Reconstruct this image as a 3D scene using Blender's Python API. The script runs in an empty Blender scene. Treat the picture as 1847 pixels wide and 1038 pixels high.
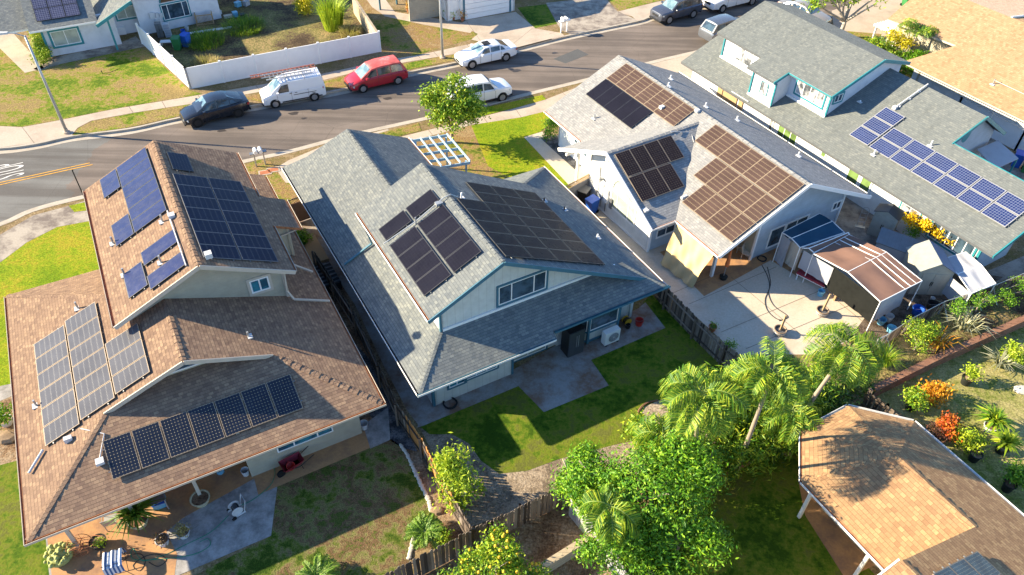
import bpy, math, random
from mathutils import Vector, Matrix
R = math.radians
random.seed(7)
sc = bpy.context.scene
COL = sc.collection

# ------------------------------------------------------------------ camera
CF, CTH, CRO = 1379.74, R(42.8719), R(1.3236)      # focal length in photo pixels, pitch, roll
CPX, CPY = 923.5, 519.0
CAM = Vector((0, 0, 29.2))
FW = Vector((0, math.cos(CTH), -math.sin(CTH)))
_rt = Vector((1, 0, 0)); _up = _rt.cross(FW)
RT = _rt*math.cos(CRO) + _up*math.sin(CRO)
UP = -_rt*math.sin(CRO) + _up*math.cos(CRO)
cam_data = bpy.data.cameras.new('camera')
cam = bpy.data.objects.new('camera', cam_data)
COL.objects.link(cam)
cam_data.sensor_width = 36.0
cam_data.lens = CF/1847*36
cam_data.clip_end = 2000
cam_data.clip_start = 0.5
m = Matrix(((RT.x, UP.x, -FW.x), (RT.y, UP.y, -FW.y), (RT.z, UP.z, -FW.z))).to_4x4()
m.translation = CAM
cam.matrix_world = m
sc.camera = cam

# ------------------------------------------------------------------ light
SUN_EL, SUN_AZ = R(24.0), R(175.0)                 # azimuth counter-clockwise from +X
sun_dir = Vector((math.cos(SUN_AZ)*math.cos(SUN_EL), math.sin(SUN_AZ)*math.cos(SUN_EL), math.sin(SUN_EL)))
world = bpy.data.worlds.new('World'); sc.world = world; world.use_nodes = True
wn = world.node_tree.nodes; wl = world.node_tree.links
bg = wn['Background']
sky = wn.new('ShaderNodeTexSky'); sky.sky_type = 'NISHITA'; sky.sun_disc = False
sky.sun_elevation = SUN_EL; sky.sun_rotation = R(90) - SUN_AZ
sky.air_density = 1.0; sky.dust_density = 0.1; sky.ozone_density = 5.0
wl.new(sky.outputs[0], bg.inputs[0]); bg.inputs[1].default_value = 0.10
sl = bpy.data.lights.new('sun', 'SUN'); sl.energy = 5.0; sl.angle = R(0.5); sl.color = (1.0, 0.85, 0.60)
so = bpy.data.objects.new('sun', sl); COL.objects.link(so)
so.rotation_euler = sun_dir.to_track_quat('Z', 'Y').to_euler()
sc.view_settings.view_transform = 'Standard'
sc.view_settings.look = 'None'
sc.view_settings.exposure = 1.74
sc.view_settings.gamma = 1.0
sc.render.engine = 'CYCLES'
sc.cycles.max_bounces = 6
sc.cycles.transparent_max_bounces = 8

# ------------------------------------------------------------------ survey helpers
def G(px, py, z=0.0):
    """the point at height z on the sight line of a surveyed photo pixel"""
    d = FW + RT*((px-CPX)/CF) - UP*((py-CPY)/CF)
    t = (z-CAM.z)/d.z
    return CAM + d*t
class Fr:
    """a building's own frame: x across, y along, z up"""
    def __init__(s, ox, oy, z, az):
        s.O = G(ox, oy, z); s.O.z = 0; s.ang = R(-az)
        s.M = Matrix.Translation(s.O) @ Matrix.Rotation(s.ang, 4, 'Z')
        s.I = s.M.inverted()
    def L(s, px, py, z): return s.I @ G(px, py, z)
    def W(s, x, y, z=0): return s.M @ Vector((x, y, z))

# ------------------------------------------------------------------ mesh builder
class MB:
    def __init__(s): s.v = []; s.f = []; s.u = []; s.m = []; s.T = None
    def P(s, p):
        p = Vector(p)
        return s.T @ p if s.T else p
    def poly(s, pts, m=0, uv=None):
        pts = [s.P(p) for p in pts]; n = len(s.v); s.v += pts
        s.f.append(list(range(n, n+len(pts)))); s.u.append(uv); s.m.append(m)
    def face(s, idx, m=0): s.f.append(idx); s.u.append(None); s.m.append(m)
    def prism(s, base, off, m=0, mside=None, mbot=None):
        """base: list of 3D points (seen face), off: vector to the other side"""
        base = [Vector(p) for p in base]; off = Vector(off)
        if mside is None: mside = m
        if mbot is None: mbot = mside
        top = base; bot = [p+off for p in base]
        nrm = Vector((0, 0, 0))
        for i in range(len(base)):
            a, b = base[i], base[(i+1) % len(base)]
            nrm += a.cross(b)
        if nrm.dot(off) > 0: top = top[::-1]; bot = bot[::-1]
        s.poly(top, m); s.poly(bot[::-1], mbot)
        k = len(top)
        for i in range(k):
            j = (i+1) % k
            s.poly([top[j], top[i], bot[i], bot[j]], mside)
    def box(s, x0, x1, y0, y1, z0, z1, m=0, T=None):
        c = [Vector((x, y, z)) for z in (z0, z1) for y in (y0, y1) for x in (x0, x1)]
        if T is not None: c = [T @ p for p in c]
        c = [s.P(p) for p in c]; n = len(s.v); s.v += c
        for q in ((0, 2, 3, 1), (4, 5, 7, 6), (0, 1, 5, 4), (2, 6, 7, 3), (0, 4, 6, 2), (1, 3, 7, 5)):
            s.f.append([n+i for i in q]); s.u.append(None); s.m.append(m)
    def beam(s, a, b, w, h, m=0, up=(0, 0, 1)):
        a = Vector(a); b = Vector(b); d = (b-a); L = d.length; d.normalize()
        upv = Vector(up)
        if abs(d.dot(upv)) > .99: upv = Vector((1, 0, 0))
        x = d.cross(upv).normalized(); z = x.cross(d)
        T = Matrix(((x.x, d.x, z.x, a.x), (x.y, d.y, z.y, a.y), (x.z, d.z, z.z, a.z), (0, 0, 0, 1)))
        s.box(-w/2, w/2, 0, L, -h/2, h/2, m, T)
    def tube(s, pts, r, n=8, m=0, caps=True):
        pts = [Vector(p) for p in pts]; k = len(pts)
        rs = r if isinstance(r, (list, tuple)) else [r]*k
        rings = []
        prev = None
        for i, p in enumerate(pts):
            d = (pts[min(i+1, k-1)] - pts[max(i-1, 0)]).normalized()
            if prev is None:
                a = Vector((0, 0, 1)) if abs(d.z) < .9 else Vector((1, 0, 0))
                x = d.cross(a).normalized()
            else:
                x = (prev - d*prev.dot(d))
                x = x.normalized() if x.length > 1e-6 else d.orthogonal().normalized()
            prev = x; y = d.cross(x)
            n0 = len(s.v)
            for j in range(n):
                t = 2*math.pi*j/n
                s.v.append(s.P(p + (x*math.cos(t) + y*math.sin(t))*rs[i]))
            rings.append(n0)
        for i in range(k-1):
            for j in range(n):
                j2 = (j+1) % n
                s.face([rings[i]+j, rings[i]+j2, rings[i+1]+j2, rings[i+1]+j], m)
        if caps:
            s.face([rings[0]+j for j in range(n)][::-1], m); s.face([rings[-1]+j for j in range(n)], m)
    def lathe(s, prof, c=(0, 0, 0), n=20, m=0, axis='z', ms=None):
        """prof: list of (r, h)"""
        rings = []
        for (r, h) in prof:
            n0 = len(s.v)
            for j in range(n):
                t = 2*math.pi*j/n
                if axis == 'z': p = (r*math.cos(t), r*math.sin(t), h)
                elif axis == 'y': p = (r*math.cos(t), h, -r*math.sin(t))
                else: p = (h, r*math.cos(t), r*math.sin(t))
                s.v.append(s.P(Vector(c)+Vector(p)))
            rings.append(n0)
        for i in range(len(prof)-1):
            for j in range(n):
                j2 = (j+1) % n
                s.face([rings[i]+j, rings[i]+j2, rings[i+1]+j2, rings[i+1]+j], ms[i] if ms else m)
        if prof[0][0] > 1e-4: s.face([rings[0]+j for j in range(n)][::-1], ms[0] if ms else m)
        if prof[-1][0] > 1e-4: s.face([rings[-1]+j for j in range(n)], ms[-1] if ms else m)
    def build(s, name, mats, parent=None, smooth=False, loc=None, rot=None):
        if name in SPLIT and parent is not None:
            return s.pieces(name, mats, parent, smooth)
        me = bpy.data.meshes.new(name)
        me.from_pydata([tuple(p) for p in s.v], [], s.f)
        if not isinstance(mats, (list, tuple)): mats = [mats]
        for mt in mats: me.materials.append(mt)
        me.polygons.foreach_set('material_index', s.m)
        if smooth: me.polygons.foreach_set('use_smooth', [True]*len(s.f))
        uvl = me.uv_layers.new(name='UVMap')
        data = [0.0]*(2*len(me.loops))
        for pi, pg in enumerate(me.polygons):
            uv = s.u[pi]
            if uv is None:
                n = pg.normal
                if abs(n.z) > .995: ux = Vector((1, 0, 0)); vy = Vector((0, 1, 0))
                else: ux = Vector((-n.y, n.x, 0)).normalized(); vy = n.cross(ux)
            for k, li in enumerate(pg.loop_indices):
                if uv is None:
                    co = s.v[me.loops[li].vertex_index]
                    data[2*li] = co.dot(ux); data[2*li+1] = co.dot(vy)
                else: data[2*li], data[2*li+1] = uv[k]
        uvl.data.foreach_set('uv', data)
        me.update()
        o = bpy.data.objects.new(name, me); COL.objects.link(o)
        if parent: o.parent = parent
        if loc is not None: o.location = loc
        if rot is not None: o.rotation_euler = rot
        return o
    def pieces(s, name, mats, parent, smooth):
        """every separate board, pipe or box becomes a part of its own"""
        key = {}; par = {}
        def find(a):
            while par[a] != a: par[a] = par[par[a]]; a = par[a]
            return a
        idx = []
        for p in s.v:
            k = (round(p.x, 4), round(p.y, 4), round(p.z, 4)); idx.append(k); par.setdefault(k, k)
        for f in s.f:
            a = find(idx[f[0]])
            for j in f[1:]:
                b = find(idx[j])
                if a != b: par[b] = a
        groups = {}
        for fi, f in enumerate(s.f): groups.setdefault(find(idx[f[0]]), []).append(fi)
        o = None; nm = SING.get(name, 'post' if name == 'gate_posts' else name)
        for g in groups.values():
            n = MB(); mp = {}
            for fi in g:
                q = []
                for j in s.f[fi]:
                    if j not in mp: mp[j] = len(n.v); n.v.append(s.v[j])
                    q.append(mp[j])
                n.f.append(q); n.u.append(s.u[fi]); n.m.append(s.m[fi])
            SPLIT.discard(nm); o = n.build(nm, mats, parent, smooth); SPLIT.add(name)
        return o
SING = {'posts': 'post', 'door_seams': 'door_seam', 'bay_trim': 'bay_trim', 'porch_pickets': 'picket'}
SPLIT = {'posts', 'door_seams', 'bay', 'gate_posts', 'barge_board', 'roof_conduit', 'corner_trim', 'corner_post', 'electric_meter_box', 'bay_trim', 'garage_trim', 'foot', 'side_trim', 'end_panel', 'mounting_foot'}
def tag(o, label, cat, group=None, kind=None):
    if label: o['label'] = label
    if cat: o['category'] = cat
    if group: o['group'] = group
    if kind: o['kind'] = kind
    return o
def thing(name, label, cat, loc=(0, 0, 0), rz=0, group=None):
    o = bpy.data.objects.new(name, None); COL.objects.link(o)
    o.location = loc; o.rotation_euler = (0, 0, rz); o.empty_display_size = .3
    return tag(o, label, cat, group)
def kids(o): return [c for c in bpy.data.objects if c.parent == o]
def dup(o, loc=None, rz=None, label=None, parent=None):
    ch = kids(o)
    c = o.copy(); COL.objects.link(c)
    if parent: c.parent = parent
    if loc is not None: c.location = loc
    if rz is not None: c.rotation_euler = (0, 0, rz)
    if label: c['label'] = label
    for k in ch: dup(k, parent=c)
    return c
def rnd(a, b): return random.uniform(a, b)

# ------------------------------------------------------------------ materials
MATS = {}
def newmat(name, rough=.8, spec=.3, metal=0.0):
    m = bpy.data.materials.new(name); m.use_nodes = True
    nt = m.node_tree; b = nt.nodes['Principled BSDF']
    b.inputs['Roughness'].default_value = rough
    b.inputs['Specular IOR Level'].default_value = spec
    b.inputs['Metallic'].default_value = metal
    MATS[name] = m
    return m, nt, b
def noise(nt, vec, scale, detail=4, rough=.6):
    n = nt.nodes.new('ShaderNodeTexNoise'); n.inputs['Scale'].default_value = scale
    n.inputs['Detail'].default_value = detail; n.inputs['Roughness'].default_value = rough
    nt.links.new(vec, n.inputs['Vector']); return n.outputs['Fac']
def ramp(nt, fac, stops, interp='LINEAR'):
    r = nt.nodes.new('ShaderNodeValToRGB'); r.color_ramp.interpolation = interp
    e = r.color_ramp.elements
    while len(e) > 1: e.remove(e[-1])
    e[0].position = stops[0][0]; e[0].color = (*stops[0][1], 1)
    for p, c in stops[1:]:
        q = e.new(p); q.color = (*c, 1)
    nt.links.new(fac, r.inputs[0]); return r.outputs[0]
def mix(nt, fac, a, b, mode='MIX'):
    n = nt.nodes.new('ShaderNodeMix'); n.data_type = 'RGBA'; n.blend_type = mode
    for sock, val in ((n.inputs[0], fac), (n.inputs[6], a), (n.inputs[7], b)):
        if isinstance(val, (int, float)): sock.default_value = val
        elif isinstance(val, tuple): sock.default_value = (*val, 1)
        else: nt.links.new(val, sock)
    return n.outputs[2]
def math_(nt, op, a, b=None):
    n = nt.nodes.new('ShaderNodeMath'); n.operation = op
    for sock, val in ((n.inputs[0], a), (n.inputs[1], b)):
        if val is None: continue
        if isinstance(val, (int, float)): sock.default_value = val
        else: nt.links.new(val, sock)
    return n.outputs[0]
def bump(nt, b, h, strength=.3, dist=.02):
    n = nt.nodes.new('ShaderNodeBump'); n.inputs['Strength'].default_value = strength
    n.inputs['Distance'].default_value = dist
    nt.links.new(h, n.inputs['Height']); nt.links.new(n.outputs[0], b.inputs['Normal'])
def coord(nt, which='Object'):
    return nt.nodes.new('ShaderNodeTexCoord').outputs[which]
def geopos(nt): return nt.nodes.new('ShaderNodeNewGeometry').outputs['Position']

def plain(name, c, rough=.6, spec=.3, metal=0, var=.12, scale=3.0, dirt=None):
    """a painted / moulded surface with slight mottling and wear"""
    m, nt, b = newmat(name, rough, spec, metal)
    v = coord(nt)
    f = noise(nt, v, scale, 5)
    c2 = tuple(x*(1-var*1.6) for x in c); c1 = tuple(min(1, x*(1+var*.7)) for x in c)
    col = ramp(nt, f, [(.25, c2), (.5, c), (.75, c1)])
    if dirt:
        f2 = noise(nt, v, scale*.35, 6, .7)
        col = mix(nt, ramp(nt, f2, [(.5, (0, 0, 0)), (.72, (1, 1, 1))]), col, dirt)
    nt.links.new(col, b.inputs['Base Color'])
    return m
def shingle(name, cols, mortar, tabw=.22, row=.17, bumpd=.025):
    m, nt, b = newmat(name, .95, .12)
    uv = coord(nt, 'UV')
    br = nt.nodes.new('ShaderNodeTexBrick'); nt.links.new(uv, br.inputs['Vector'])
    br.inputs['Scale'].default_value = 1; br.inputs['Brick Width'].default_value = tabw
    br.inputs['Row Height'].default_value = row; br.inputs['Mortar Size'].default_value = .006
    br.inputs['Mortar Smooth'].default_value = .2; br.inputs['Bias'].default_value = 0
    br.inputs['Color1'].default_value = (0, 0, 0, 1); br.inputs['Color2'].default_value = (1, 1, 1, 1)
    br.inputs['Mortar'].default_value = (.5, .5, .5, 1); br.offset = .45; br.offset_frequency = 2
    # three-tone random tabs
    base = ramp(nt, br.outputs['Color'], [(0, cols[0]), (.35, cols[1]), (.62, cols[1]), (1, cols[2])])
    n2 = noise(nt, uv, 1.1, 4)
    base = mix(nt, ramp(nt, n2, [(.35, (.0, .0, .0)), (.7, (.32, .32, .32))]), base, tuple(x*.78 for x in cols[1]))
    n3 = noise(nt, uv, 26, 3)
    base = mix(nt, .28, base, ramp(nt, n3, [(.3, tuple(x*.6 for x in cols[1])), (.7, tuple(min(1, x*1.35) for x in cols[1]))]))
    # shadow line below every shingle course, painted into the colour
    sep = nt.nodes.new('ShaderNodeSeparateXYZ'); nt.links.new(uv, sep.inputs[0])
    fr = math_(nt, 'FRACT', math_(nt, 'DIVIDE', sep.outputs[1], row))
    edge = ramp(nt, fr, [(0, (1, 1, 1)), (.13, (.0, .0, .0))])
    base = mix(nt, mix(nt, edge, (0, 0, 0), (.8, .8, .8)), base, mortar)
    base = mix(nt, math_(nt, 'MULTIPLY', br.outputs['Fac'], .5), base, mortar)
    mp = nt.nodes.new('ShaderNodeMapping'); mp.inputs['Scale'].default_value = (2.2, .22, 1); nt.links.new(uv, mp.inputs[0])
    ns = noise(nt, mp.outputs[0], 1.0, 5, .7)
    base = mix(nt, ramp(nt, ns, [(.5, (0, 0, 0)), (.72, (.4, .4, .4))]), base, tuple(x*.55 for x in cols[1]))
    nt.links.new(base, b.inputs['Base Color'])
    h = math_(nt, 'SUBTRACT', math_(nt, 'MULTIPLY', br.outputs['Color'], .25), fr)
    h = math_(nt, 'ADD', h, math_(nt, 'MULTIPLY', n3, .25))
    bump(nt, b, h, .8, bumpd)
    return m
def siding(name, c, pitch=.4, vertical=True, groove=.5, rough=.7, linew=.06):
    m, nt, b = newmat(name, rough, .25)
    uv = coord(nt, 'UV')
    sep = nt.nodes.new('ShaderNodeSeparateXYZ'); nt.links.new(uv, sep.inputs[0])
    fr = math_(nt, 'FRACT', math_(nt, 'DIVIDE', sep.outputs[0 if vertical else 1], pitch))
    line = ramp(nt, fr, [(0, (1, 1, 1)), (linew, (0, 0, 0))])
    f = noise(nt, uv, 2.2, 5)
    col = ramp(nt, f, [(.3, tuple(x*.88 for x in c)), (.7, tuple(min(1, x*1.06) for x in c))])
    col = mix(nt, mix(nt, line, (0, 0, 0), (groove,)*3), col, tuple(x*.35 for x in c))
    nt.links.new(col, b.inputs['Base Color'])
    bump(nt, b, math_(nt, 'SUBTRACT', fr if not vertical else 1.0, line), .5, .012)
    return m
def leafmat(name, cols, trans=.35):
    m, nt, b = newmat(name, .55, .35)
    g = nt.nodes.new('ShaderNodeNewGeometry')
    f = noise(nt, g.outputs['Position'], 1.3, 3)
    r = math_(nt, 'ADD', math_(nt, 'MULTIPLY', g.outputs['Random Per Island'], .65), math_(nt, 'MULTIPLY', f, .5))
    st = [(i/(len(cols)-1)*.8+.1, c) for i, c in enumerate(cols)]
    col = ramp(nt, r, st)
    nt.links.new(col, b.inputs['Base Color'])
    tr = nt.nodes.new('ShaderNodeBsdfTranslucent')
    nt.links.new(mix(nt, .5, col, (.32, .45, .03)), tr.inputs['Color'])
    ms = nt.nodes.new('ShaderNodeMixShader'); ms.inputs[0].default_value = trans
    out = nt.nodes['Material Output']
    nt.links.new(b.outputs[0], ms.inputs[1]); nt.links.new(tr.outputs[0], ms.inputs[2])
    nt.links.new(ms.outputs[0], out.inputs[0])
    return m
def ground(name, cols, s1=.35, s2=3.5, s3=22, bs=.4, bd=.05, stops=None, rough=.95, fine=.7):
    if s3 > 20 and s3 < 35: s3 = 11
    """soil / turf: large patches, clumps and fine grain, world-scaled"""
    m, nt, b = newmat(name, rough, .1)
    p = geopos(nt)
    a = noise(nt, p, s1, 5, .6); c = noise(nt, p, s2, 4, .65); d = noise(nt, p, s3, 3, .7)
    k = len(cols)
    v = math_(nt, 'ADD', math_(nt, 'MULTIPLY', a, .62), math_(nt, 'MULTIPLY', c, .38))
    st = stops or [(.415+.17*i/(k-1), cc) for i, cc in enumerate(cols)]
    col = ramp(nt, v, st)
    g = ramp(nt, d, [(.3, (1-fine,)*3), (.7, (1+0*fine,)*3)])
    col = mix(nt, 1.0, col, g, 'MULTIPLY')
    nt.links.new(col, b.inputs['Base Color'])
    bump(nt, b, math_(nt, 'ADD', math_(nt, 'MULTIPLY', d, .6), c), bs, bd)
    return m
def concrete(name, c, stain, s=.5, joints=None, amount=(.45, .7), rough=.85):
    m, nt, b = newmat(name, rough, .2)
    p = geopos(nt)
    a = noise(nt, p, s, 6, .7); f = noise(nt, p, 9, 4, .7)
    col = ramp(nt, f, [(.3, tuple(x*.86 for x in c)), (.7, tuple(min(1, x*1.08) for x in c))])
    col = mix(nt, ramp(nt, a, [(amount[0], (0, 0, 0)), (amount[1], (1, 1, 1))]), col, stain)
    nt.links.new(col, b.inputs['Base Color'])
    bump(nt, b, f, .15, .01)
    return m
def woodmat(name, cols, pitch=.14, rough=.85):
    m, nt, b = newmat(name, rough, .15)
    o = coord(nt)
    g = nt.nodes.new('ShaderNodeNewGeometry')
    mp = nt.nodes.new('ShaderNodeMapping'); mp.inputs['Scale'].default_value = (9, 9, .9)
    nt.links.new(o, mp.inputs[0])
    f = noise(nt, mp.outputs[0], 2.2, 6, .7)
    r = math_(nt, 'ADD', math_(nt, 'MULTIPLY', g.outputs['Random Per Island'], .6), math_(nt, 'MULTIPLY', f, .5))
    k = len(cols)
    col = ramp(nt, r, [(.15+.7*i/(k-1), c) for i, c in enumerate(cols)])
    nt.links.new(col, b.inputs['Base Color'])
    bump(nt, b, f, .4, .01)
    return m
def glass(name, c=(.03, .05, .07), rough=.06, curtain=None):
    m, nt, b = newmat(name, rough, .8)
    v = coord(nt, 'UV')
    f = noise(nt, v, 1.4, 3)
    c2 = curtain or tuple(x*2.2 for x in c)
    nt.links.new(ramp(nt, f, [(.42, c), (.6, c2)]), b.inputs['Base Color'])
    return m
def panelmat(name, cell, line, nx, ny, lw=.06, rough=.25, dots=None, spec=.5, streak=0):
    """photovoltaic cells: UV 0..1 over one panel"""
    m, nt, b = newmat(name, rough, spec)
    uv = coord(nt, 'UV')
    sep = nt.nodes.new('ShaderNodeSeparateXYZ'); nt.links.new(uv, sep.inputs[0])
    cu = math_(nt, 'FRACT', math_(nt, 'MULTIPLY', sep.outputs[0], nx)); cv = math_(nt, 'FRACT', math_(nt, 'MULTIPLY', sep.outputs[1], ny))
    du = math_(nt, 'ABSOLUTE', math_(nt, 'SUBTRACT', cu, .5)); dv = math_(nt, 'ABSOLUTE', math_(nt, 'SUBTRACT', cv, .5))
    edge = math_(nt, 'GREATER_THAN', math_(nt, 'MAXIMUM', du, dv), .5-lw)
    p = coord(nt)
    f = noise(nt, p, .8, 4)
    g = nt.nodes.new('ShaderNodeNewGeometry')
    col = ramp(nt, math_(nt, 'ADD', math_(nt, 'MULTIPLY', f, .7), math_(nt, 'MULTIPLY', g.outputs['Random Per Island'], .3)), [(.3, tuple(x*.8 for x in cell)), (.7, tuple(x*1.25 for x in cell))])
    col = mix(nt, math_(nt, 'MULTIPLY', edge, .85 if not dots else .35), col, line)
    if dots:
        corner = math_(nt, 'GREATER_THAN', math_(nt, 'ADD', du, dv), .84)
        col = mix(nt, math_(nt, 'MULTIPLY', corner, .95), col, dots)
    nt.links.new(col, b.inputs['Base Color'])
    f2 = noise(nt, p, 3, 5)
    nt.links.new(ramp(nt, f2, [(.3, (rough*.7,)*3), (.7, (min(1, rough*1.4),)*3)]), b.inputs['Roughness'])
    return m
# ------------------------------------------------------------------ material library
def SH(h): return tuple(((int(h[i:i+2], 16)/255)**2.2) for i in (0, 2, 4))
M_brown = shingle('shingle_brown', [(.15, .095, .072), (.26, .17, .115), (.40, .27, .17)], (.05, .036, .03), .2, .145)
M_green = shingle('shingle_greygreen', [(.11, .125, .138), (.18, .193, .19), (.27, .278, .25)], (.05, .058, .065), .2, .145)
M_pale = shingle('shingle_pale', [(.20, .20, .205), (.29, .287, .278), (.40, .388, .36)], (.11, .115, .13), .2, .145, .022)
M_teal = shingle('shingle_sage', [(.13, .142, .14), (.175, .188, .178), (.245, .252, .225)], (.08, .087, .09), .2, .145)
M_tan = shingle('shingle_tan', [(.24, .135, .075), (.36, .22, .115), (.52, .34, .17)], (.12, .07, .04), .22, .17)
M_fblue = plain('paint_teal_blue', (.05, .15, .21), .5, .4, 0, .15)
M_fteal = plain('paint_teal', (.03, .22, .25), .5, .4, 0, .12)
M_white = plain('paint_white', (.80, .79, .77), .5, .4, 0, .04, 1.5)
M_cream = plain('paint_cream', (.52, .45, .36), .6, .3, 0, .08)
M_rust = plain('rusty_gutter', (.36, .15, .07), .7, .2, 0, .3, 4)
M_wallgreen = siding('wall_board_batten', (.56, .58, .55), .41, True, .55)
M_wallbeige = siding('wall_beige', (.42, .38, .29), .2, False, .25)
M_wallgrey = siding('wall_lap_bluegrey', (.40, .46, .52), .19, False, .45)
M_wallwhite = siding('wall_white', (.74, .75, .74), 1.2, True, .3, linew=.02)
M_wallwhite2 = plain('wall_block_white', (.62, .63, .66), .8, .2, 0, .08, 2)
M_dark = plain('dark_interior', (.012, .012, .014), .8, .1, 0, .2)
M_black = plain('black_plastic', (.015, .015, .017), .45, .4, 0, .2)
M_grey = plain('grey_metal', (.25, .26, .27), .4, .5, .6, .12)
M_galv = plain('galvanised_steel', (.42, .43, .43), .45, .5, .5, .12, 2)
M_alu = plain('aluminium_frame', (.38, .38, .39), .5, .4, .3, .05)
M_gold = plain('frame_warm', (.30, .23, .16), .6, .3, .1, .08)
M_blackframe = plain('black_frame', (.02, .02, .025), .4, .5, 0, .1)
M_glass = glass('window_glass')
M_glassb = glass('window_glass_teal', (.02, .08, .12), .05, (.03, .2, .27))
M_glassc = glass('window_curtained', (.06, .07, .08), .12, (.50, .50, .50))
M_glassg = glass('window_green', (.10, .16, .05), .12, (.18, .28, .09))
M_glassp = glass('window_pale', (.32, .36, .32), .1, (.42, .46, .40))
M_pblack = panelmat('pv_black', (.012, .012, .020), (.025, .028, .04), 6, 10, .02, .3, None, .03)
M_pbblue = panelmat('pv_blue_black', (.022, .028, .085), (.03, .04, .1), 10, 6, .02, .25, None, .2)
M_pnavy = panelmat('pv_navy', (.010, .014, .032), (.03, .035, .05), 12, 6, .035, .2, (.10, .10, .11), .06)
M_pdark = panelmat('pv_dark_dots', (.010, .014, .026), (.05, .05, .055), 8, 12, .05, .25, (.42, .34, .20))
M_pglare = panelmat('pv_glare_grey', (.09, .09, .10), (.12, .125, .135), 12, 6, .035, .12, (.28, .27, .25), .1)  # sky glare on the panels is put into this pale cell colour
M_pbrown = panelmat('pv_brown_reflected', (.070, .045, .038), (.12, .085, .06), 12, 6, .04, .3, (.36, .28, .17), .12)  # brown and gold are reflections painted into the cell colour
M_pbrown2 = panelmat('pv_dark_brown_reflected', (.024, .014, .013), (.07, .05, .035), 6, 12, .05, .25, (.26, .2, .12), .25)  # darker cells, reflected brown painted in as well
M_ppoly = panelmat('pv_poly_blue', (.014, .026, .10), (.26, .29, .38), 10, 6, .05, .22, None, .3)
M_soil = ground('dry_soil', [(.20, .13, .07), (.34, .24, .13), (.42, .30, .17)], .5, 4, 25)
M_asph = concrete('asphalt', (.118, .102, .090), (.085, .076, .07), .35, None, (.4, .75), .9)
M_asph2 = concrete('asphalt_grey', (.10, .10, .098), (.075, .077, .078), .35, None, (.4, .75), .9)
M_conc = concrete('concrete_pale', (.46, .38, .30), (.33, .27, .21), .5)
M_conc2 = concrete('concrete_stained', (.38, .33, .27), (.16, .13, .11), .7, None, (.42, .6))
M_concw = concrete('concrete_patio', (.54, .46, .36), (.42, .33, .24), .35, None, (.5, .75))
M_concb = concrete('patio_blotchy', (.30, .29, .28), (.20, .12, .08), .6, None, (.42, .62))
M_patioO = concrete('patio_terracotta', (.44, .24, .11), (.26, .15, .09), .7, None, (.45, .62))
M_patioG = concrete('patio_grey_dark', (.36, .34, .32), (.17, .16, .15), 1.6, None, (.40, .66))
M_kerb = concrete('kerb_concrete', (.44, .39, .32), (.33, .28, .22), .8)
M_gravel = ground('gravel', [(.05, .055, .06), (.13, .13, .14), (.26, .26, .27)], 2, 14, 40, .8, .06)
M_gravelb = ground('gravel_brown', [(.10, .07, .05), (.20, .15, .11), (.28, .22, .17)], 2, 12, 40, .8, .06)
M_lawn = ground('lawn_bright', [(.12, .20, .015), (.21, .29, .02), (.33, .30, .06), (.42, .30, .12), (.36, .26, .10)], .33, 3, 26, .6, .06)
M_lawndry = ground('lawn_dry', [(.13, .18, .02), (.28, .27, .05), (.40, .28, .10), (.36, .22, .10), (.44, .31, .15)], .28, 2.4, 24, .6, .06)
M_lawng = ground('lawn_green_fresh', [(.19, .30, .01), (.30, .38, .015), (.44, .38, .03)], .3, 3, 26, .5, .05)
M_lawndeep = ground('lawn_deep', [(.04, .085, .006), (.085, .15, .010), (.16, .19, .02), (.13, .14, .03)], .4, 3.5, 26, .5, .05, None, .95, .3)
M_lawnhz = ground('lawn_right', [(.22, .25, .05), (.38, .35, .12), (.50, .43, .18)], .3, 2.4, 24, .5, .05)
M_lawnpatch = ground('lawn_worn', [(.06, .11, .012), (.15, .19, .03), (.26, .23, .09), (.22, .13, .07), (.12, .15, .03)], .38, 2.2, 20, .7, .07)
M_mulch = ground('mulch_dirt', [(.20, .12, .07), (.34, .22, .13), (.44, .33, .22)], .9, 6, 30, .7, .05)
M_ddirt = ground('dry_weeds', [(.10, .07, .045), (.20, .14, .08), (.26, .24, .08), (.46, .33, .15)], .4, 5, 28, .9, .08)
M_lwhite = plain('road_paint_white', (.62, .60, .56), .8, .1, 0, .25, 6)
M_lyellow = plain('road_paint_yellow', (.62, .33, .06), .8, .1, 0, .25, 6)
M_fence = woodmat('fence_wood_dark', [(.025, .02, .018), (.07, .055, .045), (.16, .125, .10), (.27, .23, .19)])
M_fenceo = woodmat('fence_wood_new', [(.38, .16, .05), (.52, .25, .08)])
M_fencel = woodmat('fence_wood_grey', [(.24, .24, .25), (.36, .36, .36), (.45, .44, .42)])
M_wood = woodmat('bare_wood', [(.20, .12, .06), (.36, .24, .13), (.45, .32, .18)])
M_bark = woodmat('bark', [(.13, .10, .07), (.26, .21, .16), (.36, .31, .25)])
M_brick = shingle('brick_red_brown', [(.16, .075, .045), (.26, .13, .08), (.34, .19, .12)], (.12, .09, .07), .2, .07, .01)
M_block = shingle('block_tan', [(.33, .26, .18), (.42, .34, .24), (.5, .42, .31)], (.2, .16, .12), .4, .2, .01)
M_tarp = plain('tarp_tan', (.56, .42, .22), .8, .2, 0, .1, 1.2)
M_tarpw = plain('tarp_white', (.36, .37, .40), .6, .3, 0, .08, 1.5)
M_canb = plain('canopy_blue', (.02, .07, .12), .7, .2, 0, .12, 1.5)
M_canbr = plain('canopy_brown', (.20, .115, .085), .8, .2, 0, .12, 1.2)
M_mesh = plain('shade_mesh_dark', (.014, .015, .014), .9, .1, 0, .2)
M_red = plain('red_plastic', (.50, .03, .02), .4, .4, 0, .12)
M_maroon = plain('red_cushion', (.28, .035, .05), .8, .2, 0, .1)
M_blue = plain('blue_plastic', (.02, .10, .45), .4, .4, 0, .1)
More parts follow.
